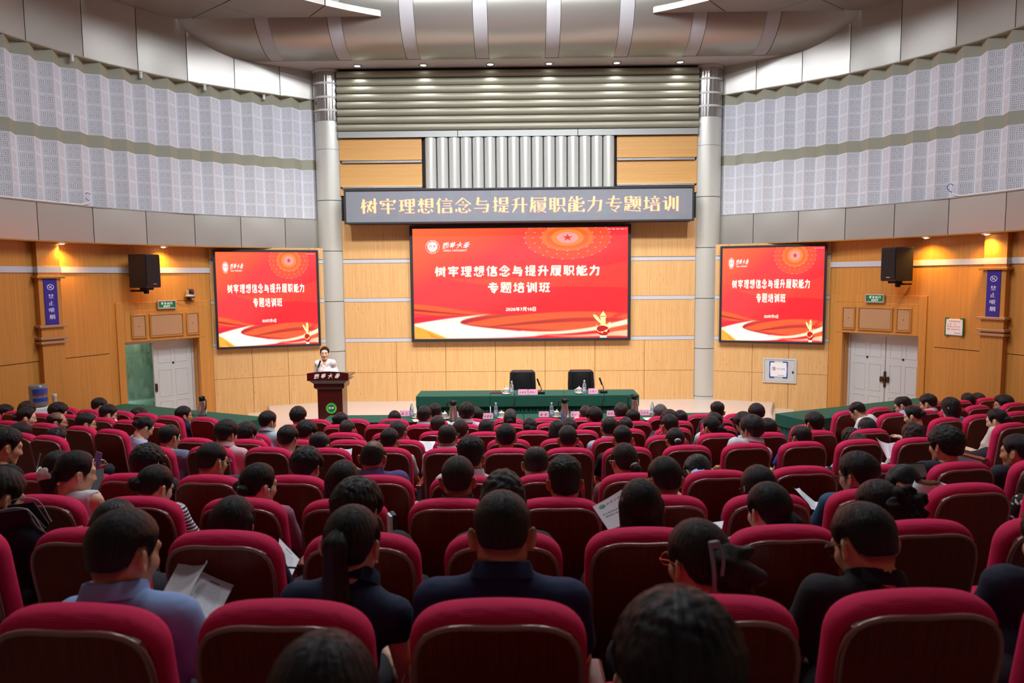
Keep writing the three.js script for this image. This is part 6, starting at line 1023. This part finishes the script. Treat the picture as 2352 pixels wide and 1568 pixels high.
// seventh row
person('C', 90, 172, 1036, 'woman with cream flower clip in white sleeveless top', { w: 1, y: 38, p: 14, h: 'sleek', l: 'stub', at: [-0.01, -0.02, 0.1], clip: 'flower', fx: -0.035, hc: 0x160f0e, s: 0xdcdfe6, sl: 'none', f: 0.42, ear: 1, ls: 1.5 });
person('C', 312, 353, 1069, 'woman in striped top, hand on cheek', { w: 1, y: 22, p: 24, h: 'sleek', l: 'bun', at: [-0.03, 0.0, 0.1], s: 'stripes', f: 0.36, g: true, pose: 'cheekR', sl: 'long', hc: 0x151111 });
person('C', 551, 592, 1064, 'woman with cream hair tie and white earphone', { w: 1, y: 34, p: 10, h: 'sleek', l: 'knot', clip: 0xd8cdb8, s: 0x9c6078, f: 0.36, bud: 1, sl: 'long', pose: 'write' });
person('C', 788, 787, 1058, 'woman with long straight black hair', { w: 1, p: 14, h: 'sleek', l: 'long', s: 0x1a1b20, f: 0.34 });
person('C', 1036, 1051, 1048, 'man with cropped greying hair and prominent ears', { p: 8, h: 'crew', hc: 0x2c2926, s: 0x2a2d34, f: 0.24, c: 1 });
person('C', 1282, 1297, 1049, 'man with spiky dark brown crop', { p: 8, h: 'spiky', hc: 0x1a1512, s: 0x23262d, f: 0.24 });
person('C', 1529, 1527, 1049, 'man with black crew cut and glasses', { p: 12, y: -10, h: 'crew', s: 0xaeb8c8, c: 1, f: 0.26, g: 0x6a2a22 });
person('C', 1767, 1744, 1068, 'woman with dark bob and red glasses', { w: 1, p: 20, y: -6, h: 'bob', s: 0x17181d, f: 0.32, g: 0x9c2c3a });
person('C', 2003, 1974, 1037, 'man with glasses in a teal shirt', { y: -26, p: 12, h: 'short', s: 0x1f5874, f: 0.3, g: true, c: 1, sk: 1 });
person('C', 2233, 2085, 1068, 'man in white polo slumped forward with head down', { y: -30, p: 62, h: 'crew', s: 0xdde0e4, f: 0.55, so: V3(0.2, 0.04, 0.0), ty: -10, g: true, big: 1.08 });
person('C', 2458, 2400, 1060, 'person in black patterned top at the right edge', { w: 1, h: 'bob', s: 'dots', f: 0.34, sl: 'long' });
// sixth row
person('D', -92, 8, 981, 'man in black tee writing with a pen', { y: 34, p: 18, h: 'short', s: 0x101114, f: 0.4, pose: 'write', ty: 25 });
person('D', 95, 130, 1036, 'dark long-haired woman behind the flower clip', { w: 1, p: 30, y: 10, h: 'sleek', l: 'long', s: 0x141418, f: 0.42 });
person('D', 295, 336, 1021, 'man with thick wavy black hair', { p: 18, y: 6, h: 'curly', s: 0x2a2d34, f: 0.36, g: true });
person('D', 475, 484, 1016, 'man with black crew cut and thin glasses', { p: 12, y: 22, h: 'crew', s: 0x3a4150, f: 0.26, g: 0x8a8a90 });
person('D', 668, 702, 1028, 'person with straight black rounded hair', { p: 20, y: 8, h: 'bushy', s: 0x6d7f9c, f: 0.34, g: true });
person('D', 865, 857, 1013, 'bald man in purple checked shirt', { p: 18, y: 8, h: 'ring', hc: 0x1f1a17, s: 0x5a4a86, c: 1, f: 0.34, sk: 1, pose: 'write' });
person('D', 1066, 1081, 1003, 'man with thick black hair and white collar', { p: 10, y: 6, h: 'spiky', hc: 0x121110, s: 0xd8dade, c: 1, f: 0.28 });
person('D', 1262, 1231, 1024, 'man with thinning hair in white shirt', { p: 18, h: 'thin', hc: 0x1d1a18, s: 0xdfe2e6, c: 1, f: 0.38 });
person('D', 1460, 1434, 1018, 'woman with brown hair in a silver ring clip', { w: 1, p: 12, y: -14, h: 'sleek', l: 'stub', at: [0.03, -0.02, 0.095], clip: 0xcfcfd2, hc: BROWN, s: 0x6f6258, f: 0.3, g: 0x9a9a9e, ls: 1.2 });
person('D', 1653, 1606, 1044, 'person in light blue shirt asleep on folded arms', { y: -12, p: 66, h: 'short', s: PALEBLUE, f: 0.62, so: V3(0.14, 0.03, 0.0) });
person('D', 2215, 2174, 978, 'man with thick curly black hair and glasses', { y: -16, p: 6, h: 'curly', s: 0x232a38, f: 0.28, g: true });
person('D', 2400, 2340, 997, 'man in dark navy jacket at the right edge', { y: -28, p: 8, h: 'crew', s: 0x171c2a, sl: 'long', f: 0.34, sk: 1 });
// fifth row
person('E', 344, 387, 974, 'man with thin crown in grey-blue shirt', { y: 18, p: 12, h: 'thin', s: 0x707f98, f: 0.34, big: 1.08, g: true });
person('E', 478, 519, 965, 'man in pale pink shirt', { y: 20, p: 14, h: 'bushy', s: 0xdcb4bc, c: 1, f: 0.36, pose: 'write' });
person('E', 612, 660, 976, 'man in light blue shirt with hand on cheek', { y: 8, p: 14, h: 'short', s: 0xaec2dc, f: 0.4, pose: 'cheekR' });
person('E', 748, 732, 993, 'person bowed with straight black hair', { p: 38, h: 'short', s: 0x22252c, f: 0.4 });
person('E', 887, 894, 983, 'man with neat black crew cut', { p: 12, y: 6, h: 'crew', s: 0xb8b4b0, f: 0.26 });
person('E', 1028, 1027, 974, 'man with thinning crown', { p: 14, h: 'thin', hc: 0x1c1816, s: 0xccd2da, c: 1, f: 0.26 });
person('E', 1167, 1162, 973, 'man with flat black hair', { p: 10, h: 'short', s: 0x2c3038, f: 0.26 });
person('E', 1308, 1304, 977, 'man with short silver-black hair', { p: 8, h: 'crew', hc: 0x2e2d2d, s: 0x30343c, f: 0.24 });
person('E', 1443, 1430, 977, 'man with dark crop in black tee', { p: 14, h: 'crew', s: BLACK, f: 0.3 });
person('E', 1581, 1551, 983, 'woman with white hair tie on short ponytail', { w: 1, p: 18, h: 'sleek', l: 'stub', at: [0, 0.0, 0.1], clip: 0xe2e2e2, s: 0x8a8078, f: 0.34 });
person('E', 1717, 1727, 954, 'man with grey-streaked hair, glasses and white collar', { y: -28, p: 6, h: 'bushy', hc: 0x272728, s: 0xe2e4e8, c: 1, f: 0.3, g: true, sk: 1 });
person('E', 1848, 1842, 976, 'man with balding crown in blue shirt', { y: -8, p: 22, h: 'thin', s: 0x2c5ca4, f: 0.34, g: true });
person('E', 1978, 1972, 995, 'man with cropped fade haircut', { p: 20, h: 'crew', hc: 0x191613, s: 0xb8b4c0, f: 0.3, sl: 'long' });
person('E', 2110, 2098, 969, 'woman with wavy reddish-brown hair', { w: 1, p: 20, h: 'wavy', hc: 0x2e1a16, s: 0xd8c8cc, f: 0.34, sl: 'long', pose: 'write' });
// fourth row
person('F', 565, 565, 970, 'man with messy black hair', { p: 12, y: 14, h: 'bushy', s: 0x2b2f38, f: 0.3 });
person('F', 683, 703, 966, 'man with big black hair and glasses', { p: 22, y: 24, h: 'bushy', s: 0x3c4250, f: 0.38, g: true });
person('F', 923, 913, 966, 'man with grey buzz cut', { p: 10, h: 'crew', hc: 0x2f2d2c, s: 0x3a3e48, f: 0.28 });
person('F', 1043, 1057, 964, 'woman with brown ponytail', { w: 1, p: 10, y: 8, h: 'sleek', l: 'stub', hc: 0x3a2018, s: 0x9a8f88, f: 0.28 });
person('F', 1291, 1280, 964, 'woman with smooth black bob', { w: 1, p: 22, h: 'bob', s: 0x2a2c34, f: 0.32 });
person('F', 1412, 1400, 957, 'man with thin crown and pale collar', { p: 12, h: 'thin', s: 0xb9c6d8, c: 1, f: 0.28 });
person('F', 1534, 1538, 951, 'man with dark crew cut and glasses', { p: 8, y: -14, h: 'crew', hc: 0x1d1c1b, s: 0x3a4250, f: 0.26, g: true });
person('F', 1652, 1634, 956, 'woman with black updo in grey dress', { w: 1, y: -26, p: 10, h: 'sleek', l: 'plume', at: [0.02, -0.02, 0.09], s: 0x4a4c52, f: 0.34 });
person('F', 1765, 1764, 960, 'man with plain black hair', { p: 16, h: 'short', s: 0x30343e, f: 0.3 });
person('F', 1880, 1871, 945, 'man with full black hair and bare neck', { y: -14, p: 10, h: 'short', s: 0x2d313a, f: 0.26 });
person('F', 1950, 1956, 981, 'woman with brown hair and pale blouse', { w: 1, p: 24, y: -16, h: 'wavy', hc: 0x241614, s: 0xcac6d2, f: 0.34, sl: 'long' });
person('F', 2003, 1993, 958, 'woman with rounded black bob', { w: 1, p: 26, h: 'bob', s: 0x202228, f: 0.32 });
// third row
person('G', 574, 614, 943, 'man in pale teal polo', { y: 26, p: 12, h: 'short', s: 0xa9c6ce, c: 1, f: 0.42, big: 1.05 });
person('G', 789, 797, 964, 'grey-haired man with glasses', { p: 12, y: 10, h: 'crew', hc: 0x3c3a38, s: 0x4a4e58, f: 0.28, g: true });
person('G', 1005, 1005, 954, 'man with short grey hair and pale blue collar', { p: 8, y: 6, h: 'crew', hc: 0x3a3836, s: 0xb4c8e0, c: 1, f: 0.26 });
person('G', 1115, 1116, 962, 'woman with black hair pinned by a silver clip', { w: 1, p: 16, h: 'bob', s: 0x2a2c34, f: 0.28 });
person('G', 1225, 1217, 960, 'woman with braided black bun', { w: 1, p: 18, h: 'sleek', l: 'knot', s: 0x26282e, f: 0.3, ls: 1.2 });
person('G', 1332, 1306, 963, 'person with dark bowed head', { p: 26, h: 'bushy', s: 0x2a2c34, f: 0.36 });
person('G', 1441, 1437, 958, 'woman with black hair gathered low', { w: 1, p: 18, h: 'sleek', l: 'stub', s: 0x30323a, f: 0.3, hc: 0x19191a });
person('G', 1548, 1538, 942, 'man with soft black hair', { p: 16, h: 'bushy', s: 0x30343c, f: 0.32 });
person('G', 1654, 1641, 947, 'person with dark hair and white sleeve', { p: 16, y: -8, h: 'short', s: 0xd4d8de, f: 0.32 });
person('G', 1756, 1709, 947, 'person with glasses bending left', { p: 30, y: -34, h: 'bushy', s: 0xa8bcd8, f: 0.4, g: true });
// second row
person('H', 680, 684, 934, 'man with neat black hair beside the lectern', { p: 8, h: 'bushy', s: 0x3a3e48, f: 0.26 });
person('H', 778, 782, 947, 'woman with high ponytail in navy top', { w: 1, p: 24, y: 22, h: 'sleek', l: 'stub', at: [-0.02, 0.05, 0.085], s: 0x1c2438, f: 0.34, ls: 1.3 });
person('H', 874, 892, 966, 'dark-haired person bowed over a white sheet', { w: 1, p: 26, h: 'bob', s: 0x2c2e36, f: 0.36 });
person('H', 970, 974, 932, 'man with greying hair in striped pale shirt', { p: 8, y: 4, h: 'short', hc: 0x1e1e1f, s: 0xc4cfe4, c: 1, f: 0.26, big: 1.05 });
person('H', 1066, 1071, 925, 'tall man with thick black hair and white collar', { p: 6, y: 4, h: 'bushy', s: 0xdadce2, c: 1, f: 0.26 });
person('H', 1171, 1171, 946, 'woman with large silver hair clip', { w: 1, p: 12, h: 'sleek', l: 'bun', s: 0x2c2e36, f: 0.28, clip: 0x8c8c90 });
person('H', 1366, 1365, 935, 'young man with black hair turning left', { p: 10, y: -24, h: 'bushy', s: 0x2c3038, f: 0.28 });
person('H', 1460, 1454, 939, 'man with flat dark hair', { p: 18, h: 'short', s: 0x2f333c, f: 0.3 });
person('H', 1556, 1563, 942, 'man with dark crown at the aisle', { p: 20, h: 'short', s: 0x2f333c, f: 0.3 });
person('H', 1651, 1648, 923, 'man with spiky black hair', { p: 8, y: 10, h: 'spiky', s: 0x353a44, f: 0.28 });
person('H', 1746, 1738, 927, 'man with round black hair near the steps', { p: 8, y: 4, h: 'bushy', s: 0x353a44, f: 0.28 });
// front row
person('I', 902, 906, 942, 'woman with smooth black bob', { w: 1, p: 12, h: 'bob', s: 0x3a3c44, f: 0.3 });
person('I', 992, 999, 926, 'man with black hair and white collar', { p: 8, h: 'short', s: 0xe0e2e6, c: 1, f: 0.3 });
person('I', 1080, 1093, 936, 'person with black hair behind the tall man', { p: 14, h: 'bushy', s: 0xb8bac0, f: 0.32 });
person('I', 1168, 1172, 939, 'grey-haired man', { p: 14, h: 'crew', hc: 0x4c4846, s: 0x4a4e56, f: 0.32 });
person('I', 1346, 1345, 931, 'man with short grey hair in pink shirt', { p: 6, y: -6, h: 'crew', hc: 0x383634, s: 0xd8a8b4, c: 1, f: 0.3 });
person('I', 1436, 1427, 926, 'man with curly salt-and-pepper hair', { p: 8, h: 'curly', hc: 0x2c2c2e, s: 0x4a4e58, f: 0.3 });
person('I', 1525, 1517, 928, 'man with silver-grey hair', { p: 8, h: 'short', hc: 0x6a6866, s: 0x50545c, f: 0.3 });
// left block
person('LE', 105, 126, 982, 'long-haired woman in black tee', { w: 1, y: 30, p: 34, h: 'sleek', l: 'long', s: 0x111216, f: 0.36, pose: 'write' });
person('LE', 40, 44, 969, 'woman with glossy black hair', { w: 1, y: 30, p: 26, h: 'bob', s: 0x191a1f, f: 0.36 });
person('LF', 250, 331, 957, 'woman in light blue lace top', { w: 1, y: 42, p: 34, h: 'sleek', l: 'bun', s: 0xa4b8d4, f: 0.4, clip: 0xc8c8cc, ear: 1, ty: 20 });
person('LF', 180, 195, 948, 'man with round glasses in white tee', { y: 48, p: 12, h: 'crew', s: WHITE, f: 0.34, g: true, sk: 1 });
person('LF', 96, 129, 947, 'balding man with glasses looking right', { y: 56, p: 10, h: 'ring', s: 0x2a2d36, f: 0.36, g: true, sk: 1 });
person('LF', 15, 59, 935, 'smiling woman with claw clip', { w: 1, y: 52, p: 14, h: 'sleek', l: 'knot', s: 0x26282e, f: 0.36, clip: 0x9a8a84 });
person('LG', 200, 247, 928, 'man with glasses in white shirt', { y: 46, p: 20, h: 'short', s: WHITE, c: 1, f: 0.36, g: true });
person('LG', 155, 132, 925, 'man with black fringe and glasses', { y: 42, p: 20, h: 'bushy', s: 0x2a2d36, f: 0.34, g: true });
person('LG', 30, 61, 920, 'woman with sunglasses on brown hair', { w: 1, y: 24, p: 12, h: 'wavy', hc: BROWN, s: 0x26282e, f: 0.36 });
person('LG', -35, 10, 928, 'man at the left edge', { y: 50, p: 14, h: 'short', s: 0x2a2c34, f: 0.36 });
person('LH', 200, 226, 913, 'man in light blue shirt', { y: 34, p: 26, h: 'short', s: 0xb2cdf0, c: 1, f: 0.36, ty: 20 });
person('LH', 330, 317, 937, 'black-haired man reading a white sheet', { y: 34, p: 30, h: 'bushy', s: 0x23262e, f: 0.4, pose: 'hold' });
person('LH', 385, 421, 932, 'man with glasses in navy polo', { y: 48, p: 4, h: 'short', s: 0x152444, c: 1, f: 0.34, g: true, sk: 1, big: 1.08 });
// right block
person('RE', 2330, 2291, 939, 'woman writing in white cold-shoulder top', { w: 1, y: -34, p: 18, h: 'sleek', l: 'knot', s: 0xdccfc4, f: 0.42, pose: 'write', ty: -20, sl: 'short' });
person('RF', 2178, 2098, 931, 'woman with brown bun in black tee', { w: 1, y: -44, p: 20, h: 'sleek', l: 'bun', hc: 0x1c1211, s: 0x101114, f: 0.44, ty: -20 });
person('RF', 2255, 2184, 911, 'short-haired woman in light blue tee', { w: 1, y: -30, p: 12, h: 'bob', s: 0x9cbfe4, f: 0.4, ear: 1 });
person('RG', 2055, 1971, 923, 'man in white polo bending over', { y: -40, p: 34, h: 'crew', s: 0xeceef0, f: 0.5, so: V3(0.1, 0.04, 0.03), ty: -15, g: true });
person('RG', 2130, 2075, 909, 'thin-haired man in pale blue', { y: -44, p: 28, h: 'thin', s: 0xa8c4ec, c: 1, f: 0.42, g: true });
person('RG', 2195, 2133, 904, 'man in pinkish white shirt', { y: -38, p: 20, h: 'short', s: 0xd8ccd0, c: 1, f: 0.42 });
person('RG', 2335, 2305, 907, 'man with glasses in bright blue shirt', { y: -62, p: 6, h: 'bushy', s: 0x1c3fae, f: 0.36, g: true, sk: 1 });
person('RH', 2210, 2224, 902, 'woman with long black hair', { w: 1, y: -10, p: 16, h: 'sleek', l: 'long', s: 0x18191e, f: 0.3 });
person('RH', 2270, 2247, 902, 'man in pale blue shirt', { y: -20, p: 20, h: 'short', s: 0xaec6ec, c: 1, f: 0.34 });

for (const row of new Set(people.map((p) => p.row))) people.filter((p) => p.row === row).sort((a, b) => a.hx - b.hx).forEach((p, i) => { p.label = `${p.desc}, ${ORD[i]} from left in the ${ROWNAME[row]}`; });
buildSeats();
for (const p of people) buildPerson(p);
// the speaker at the lectern
{
  const t = thing('person', 'woman in a white and pink floral blouse standing and speaking at the lectern', 'person', [-3.5, STAGE_Y, -13.28], Math.PI);
  t.updateMatrixWorld(true); const H = at(745.5, 795, 13.26).applyMatrix4(t.matrixWorld.clone().invert());
  const Hc = V3(H.x, H.y - 0.127, H.z), pitch = 0.05, yaw = -0.16, o = { w: 1, big: 0.87, ty: 0, h: 'sleek', hc: 0x17100f, s: 'flowers', sl: 'short', pose: 'stand', neck: 0.07, ear: 1, l: 'bun', at: [0, -0.01, 0.1] };
  const hm = new THREE.Matrix4().compose(Hc, new THREE.Quaternion().setFromEuler(new THREE.Euler(-pitch, -yaw, 0, 'YXZ')), V3(0.96, 0.97, 0.96));
  buildFigure(t, { Hc, hm, pitch, yaw: -yaw, o, cells: [0.012, 0.004, 0.025, 0.004], k: 0.96, legs: 'stand' });
}
// ---------------------------------------------------------------- papers, folders and bags held in the hall; corners as pixel and distance
const printed = canvas(256, 360, (g, w, h) => { g.fillStyle = '#eef1f6'; g.fillRect(0, 0, w, h); g.fillStyle = '#50545e'; g.fillRect(90, 34, 76, 9); for (let i = 0; i < 18; i++) { g.globalAlpha = 0.55; for (let x = 30; x < 200 + (i * 37) % 36; x += rr(5, 9)) g.fillRect(x, 70 + i * 14, rr(3, 6), 5); } g.globalAlpha = 1; }, true, false);
const brochureArt = canvas(256, 360, (g, w, h) => { g.fillStyle = '#eceef6'; g.fillRect(0, 0, w, h); emblem(g, 62, 60, 28, '#3f8f5c', '#2a7a54', '#f0f4f0'); ['西', '華', '大', '學'].forEach((c, i) => write(g, c, 98 + i * 32, 44, 28, { style: 'kai', color: '#b84a4a' })); write(g, '树牢理想信念与提升', 30, 150, 22, { color: '#4a4e5a' }); write(g, '履职能力专题培训', 42, 186, 22, { color: '#4a4e5a' }); }, true, false);
const paperMats = { blank: M.paper, printed: mat(0xffffff, 0.75, { map: printed }), brochure: mat(0xffffff, 0.6, { map: brochureArt }) };
function sheetGeo(c, curl = 0.01) {                                          // top-left, top-right, bottom-right, bottom-left
  const [tl, tr, br, bl] = c.map((q) => at(q[0], q[1], q[2])), n = V3().crossVectors(tr.clone().sub(tl), bl.clone().sub(tl)).normalize();
  const pt = (u, v, k) => tl.clone().lerp(tr, u).lerp(bl.clone().lerp(br, u), v).addScaledVector(n, curl * Math.sin(u * 3.14) * (1 - v * 0.5) + k);
  const pos = [], uv = [], N = 6, q = (a, b, d, e) => { for (const [p, s] of [a, b, d, a, d, e]) { pos.push(p.x, p.y, p.z); uv.push(s[0], s[1]); } };
  for (let i = 0; i < N; i++) for (let j = 0; j < N; j++) { const U = [i / N, (i + 1) / N], W = [j / N, (j + 1) / N], P = (a, b, k) => [pt(a, b, k), [a, 1 - b]]; q(P(U[0], W[0], 0), P(U[0], W[1], 0), P(U[1], W[1], 0), P(U[1], W[0], 0)); q(P(U[0], W[0], 0.0015), P(U[1], W[0], 0.0015), P(U[1], W[1], 0.0015), P(U[0], W[1], 0.0015)); }
  const g = new THREE.BufferGeometry(); g.setAttribute('position', new THREE.Float32BufferAttribute(pos, 3)); g.setAttribute('uv', new THREE.Float32BufferAttribute(uv, 2)); g.computeVertexNormals(); return g;
}
function papers(name, label, leaves, category = 'paper') {
  if (leaves.length === 1) return single(name, sheetGeo(leaves[0][0], leaves[0][2]), paperMats[leaves[0][1]], label, category, 'papers in the audience');
  const t = thing(name, label, category, [0, 0, 0], 0, 'papers in the audience');
  for (const [c, m, k] of leaves) part('leaf', sheetGeo(c, k), paperMats[m], t);
}
papers('open_document', 'white stapled document held open by the man in light blue shirt', [[[[410, 1292, 2.78], [470, 1296, 2.74], [402, 1402, 2.56], [352, 1402, 2.58]], 'blank', 0.012], [[[463, 1311, 2.74], [537, 1343, 2.72], [486, 1444, 2.5], [392, 1418, 2.52]], 'printed', 0.004], [[[468, 1297, 2.72], [475, 1285, 2.73], [432, 1376, 2.58], [398, 1408, 2.56]], 'blank', 0.006]], 'document');
papers('note_sheet', 'white note sheet under the pen beside the shoulder-length hair', [[[[642, 1236, 3.45], [688, 1284, 3.42], [668, 1326, 3.22], [630, 1320, 3.22]], 'printed', 0.0]]);
papers('brochure', 'white brochure with green emblem held by the straight-haired woman', [[[[1361, 1163, 3.3], [1428, 1124, 3.36], [1462, 1196, 3.24], [1397, 1216, 3.2]], 'brochure', 0.004]], 'brochure');
papers('open_booklet', 'white booklet lying open before the dark bob with red glasses', [[[[1822, 1118, 4.3], [1836, 1120, 4.32], [1878, 1168, 4.12], [1868, 1168, 4.1]], 'blank', 0.01], [[[1836, 1122, 4.3], [1872, 1152, 4.25], [1876, 1172, 4.08], [1864, 1168, 4.1]], 'printed', 0.0], [[[1872, 1152, 4.25], [1914, 1146, 4.25], [1906, 1156, 4.1], [1874, 1172, 4.08]], 'blank', 0.006]], 'booklet');
papers('open_booklet', 'white booklet held open right of the fade haircut', [[[[2012, 1003, 7.2], [2040, 1018, 7.2], [2042, 1052, 7.05], [2036, 1050, 7.05]], 'blank', 0.02], [[[2040, 1018, 7.2], [2066, 1014, 7.25], [2062, 1050, 7.05], [2042, 1052, 7.05]], 'printed', 0.0]], 'booklet');
papers('paper_sheet', 'curled white sheet right of the bowed black hair in the fifth row', [[[[781, 1028, 7.3], [809, 1029, 7.3], [806, 1056, 7.15], [788, 1056, 7.15]], 'blank', 0.02]]);
papers('paper_sheet', 'printed white sheet between two seats of the fourth row', [[[[962, 1012, 7.85], [1000, 1013, 7.85], [996, 1036, 7.6], [972, 1036, 7.6]], 'printed', 0.004]]);
papers('paper_sheet', 'rounded white sheet left of the grey buzz cut', [[[[866, 975, 9.9], [887, 974, 9.9], [888, 990, 9.75], [866, 990, 9.75]], 'blank', 0.04]]);
papers('paper_sheet', 'white sheet read by the black-haired man at the left side desk', [[[[336, 949, 11.2], [372, 962, 11.25], [376, 971, 10.95], [344, 962, 10.95]], 'blank', 0.01]]);
papers('paper_sheet', 'white printed sheet on the lap of the man in black shirt', [[[[1820, 1408, 2.62], [1884, 1407, 2.6], [1870, 1460, 2.42], [1834, 1486, 2.4]], 'printed', 0.0]]);
papers('paper_sheet', 'white sheet left of the low black ponytail', [[[[1630, 1200, 3.6], [1662, 1196, 3.6], [1658, 1214, 3.45], [1640, 1216, 3.45]], 'blank', 0.0]]);
papers('paper_sheet', 'white sheet under the pen of the man in black tee', [[[[90, 1072, 5.6], [112, 1070, 5.6], [104, 1084, 5.4], [82, 1084, 5.4]], 'blank', 0.0]]);
papers('paper_sheet', 'small white sheet before the woman writing on the right', [[[[2212, 1034, 8.6], [2240, 1036, 8.6], [2236, 1044, 8.4], [2208, 1042, 8.4]], 'blank', 0.0]]);
{ // purple folder, tablet, blue folder, pen, bag
  const f = thing('folder', 'lilac plastic folder with a pink pencil case before the flower clip', 'folder', at(222, 1056, 4.75).toArray(), -0.3);
  part('cover', T(plate([[-0.035, -0.06], [0.035, -0.06], [0.045, 0.05], [-0.005, 0.06]], 0.004, 0.001), 0, 0, 0, -0.15), mat(0x9c7ec8, 0.35), f); part('pencil_case', T(rbox(0.07, 0.06, 0.04, 0.015, 3), -0.02, -0.035, 0.03), mat(0xd8a4b8, 0.6), f);
  const t = thing('tablet_computer', 'dark tablet computer leaning beyond the man slumped in white polo', 'tablet', at(2104, 1074, 4.95).toArray(), 0.15);
  part('case', T(rbox(0.16, 0.11, 0.01, 0.004), 0, -0.02, 0, -0.5), M.black, t); part('screen', T(box(0.145, 0.095, 0.002), 0, -0.018, 0.006, -0.5), mat(0x6f8a80, 0.3), t);
  const b = thing('folder', 'dark blue folder with white pages standing right of the full dark brown hair', 'folder', at(898, 1203, 3.45).toArray(), 0.4);
  part('cover', T(rbox(0.02, 0.11, 0.07, 0.004), 0.012, 0, 0), mat(0x1d3354, 0.5), b); part('pages', T(rbox(0.014, 0.1, 0.065, 0.002), -0.006, 0, 0.004), M.paper, b);
  const p = thing('pen', 'dark blue pen over the note sheet in the eighth row', 'pen', at(656, 1302, 3.24).toArray(), 0.1); part('barrel', cyl(0.005, 0.005, 0.1, 12).rotateZ(1.45), mat(0x1e2c4c, 0.3), p); part('tip', cyl(0.005, 0.001, 0.016, 12).rotateZ(1.45 + 3.14).translate(-0.057, -0.007, 0), M.aluminium, p);
  const p2 = thing('pen', 'slim pen in the hand of the man in black tee', 'pen', at(88, 1060, 5.42).toArray()); part('barrel', cyl(0.005, 0.005, 0.13, 10).rotateZ(-0.3), M.plasticGrey, p2); part('tip', cyl(0.005, 0.001, 0.016, 10).rotateZ(-0.3 + 3.14).translate(-0.021, -0.069, 0), M.black, p2);
  const g = thing('handbag', 'open black handbag with pale piping at the left edge', 'handbag', at(38, 1200, 3.12).toArray(), 0.35), bm = mat(0x10141c, 0.6);
  const side = (z, k) => T(plate([[-0.11, -0.07], [0.09, -0.09], [0.12, -0.03], [0.06, 0.08 * k], [-0.06, 0.075 * k], [-0.12, 0.0]], 0.006, 0.003), 0, 0, z, z > 0 ? 0.25 : -0.25);
  part('side', side(0.035, 1), bm, g); part('side', side(-0.035, 0.95), bm, g); part('gusset', T(rbox(0.2, 0.05, 0.08, 0.02, 3), 0, -0.075, 0), bm, g);
  for (const z of [0.07, -0.06]) part('piping', tube([V3(-0.12, 0.0, z), V3(-0.06, 0.075, z * 1.15), V3(0.06, 0.08, z * 1.15), V3(0.12, -0.03, z)], 0.003, 20, 6), M.plasticGrey, g); part('strap', tube([V3(0.06, 0.07, 0.06), V3(0.1, 0.0, 0.1), V3(0.15, -0.06, 0.09), V3(0.13, -0.12, 0.04)], 0.008, 20, 6), bm, g);
}
renderer.render(scene, camera);
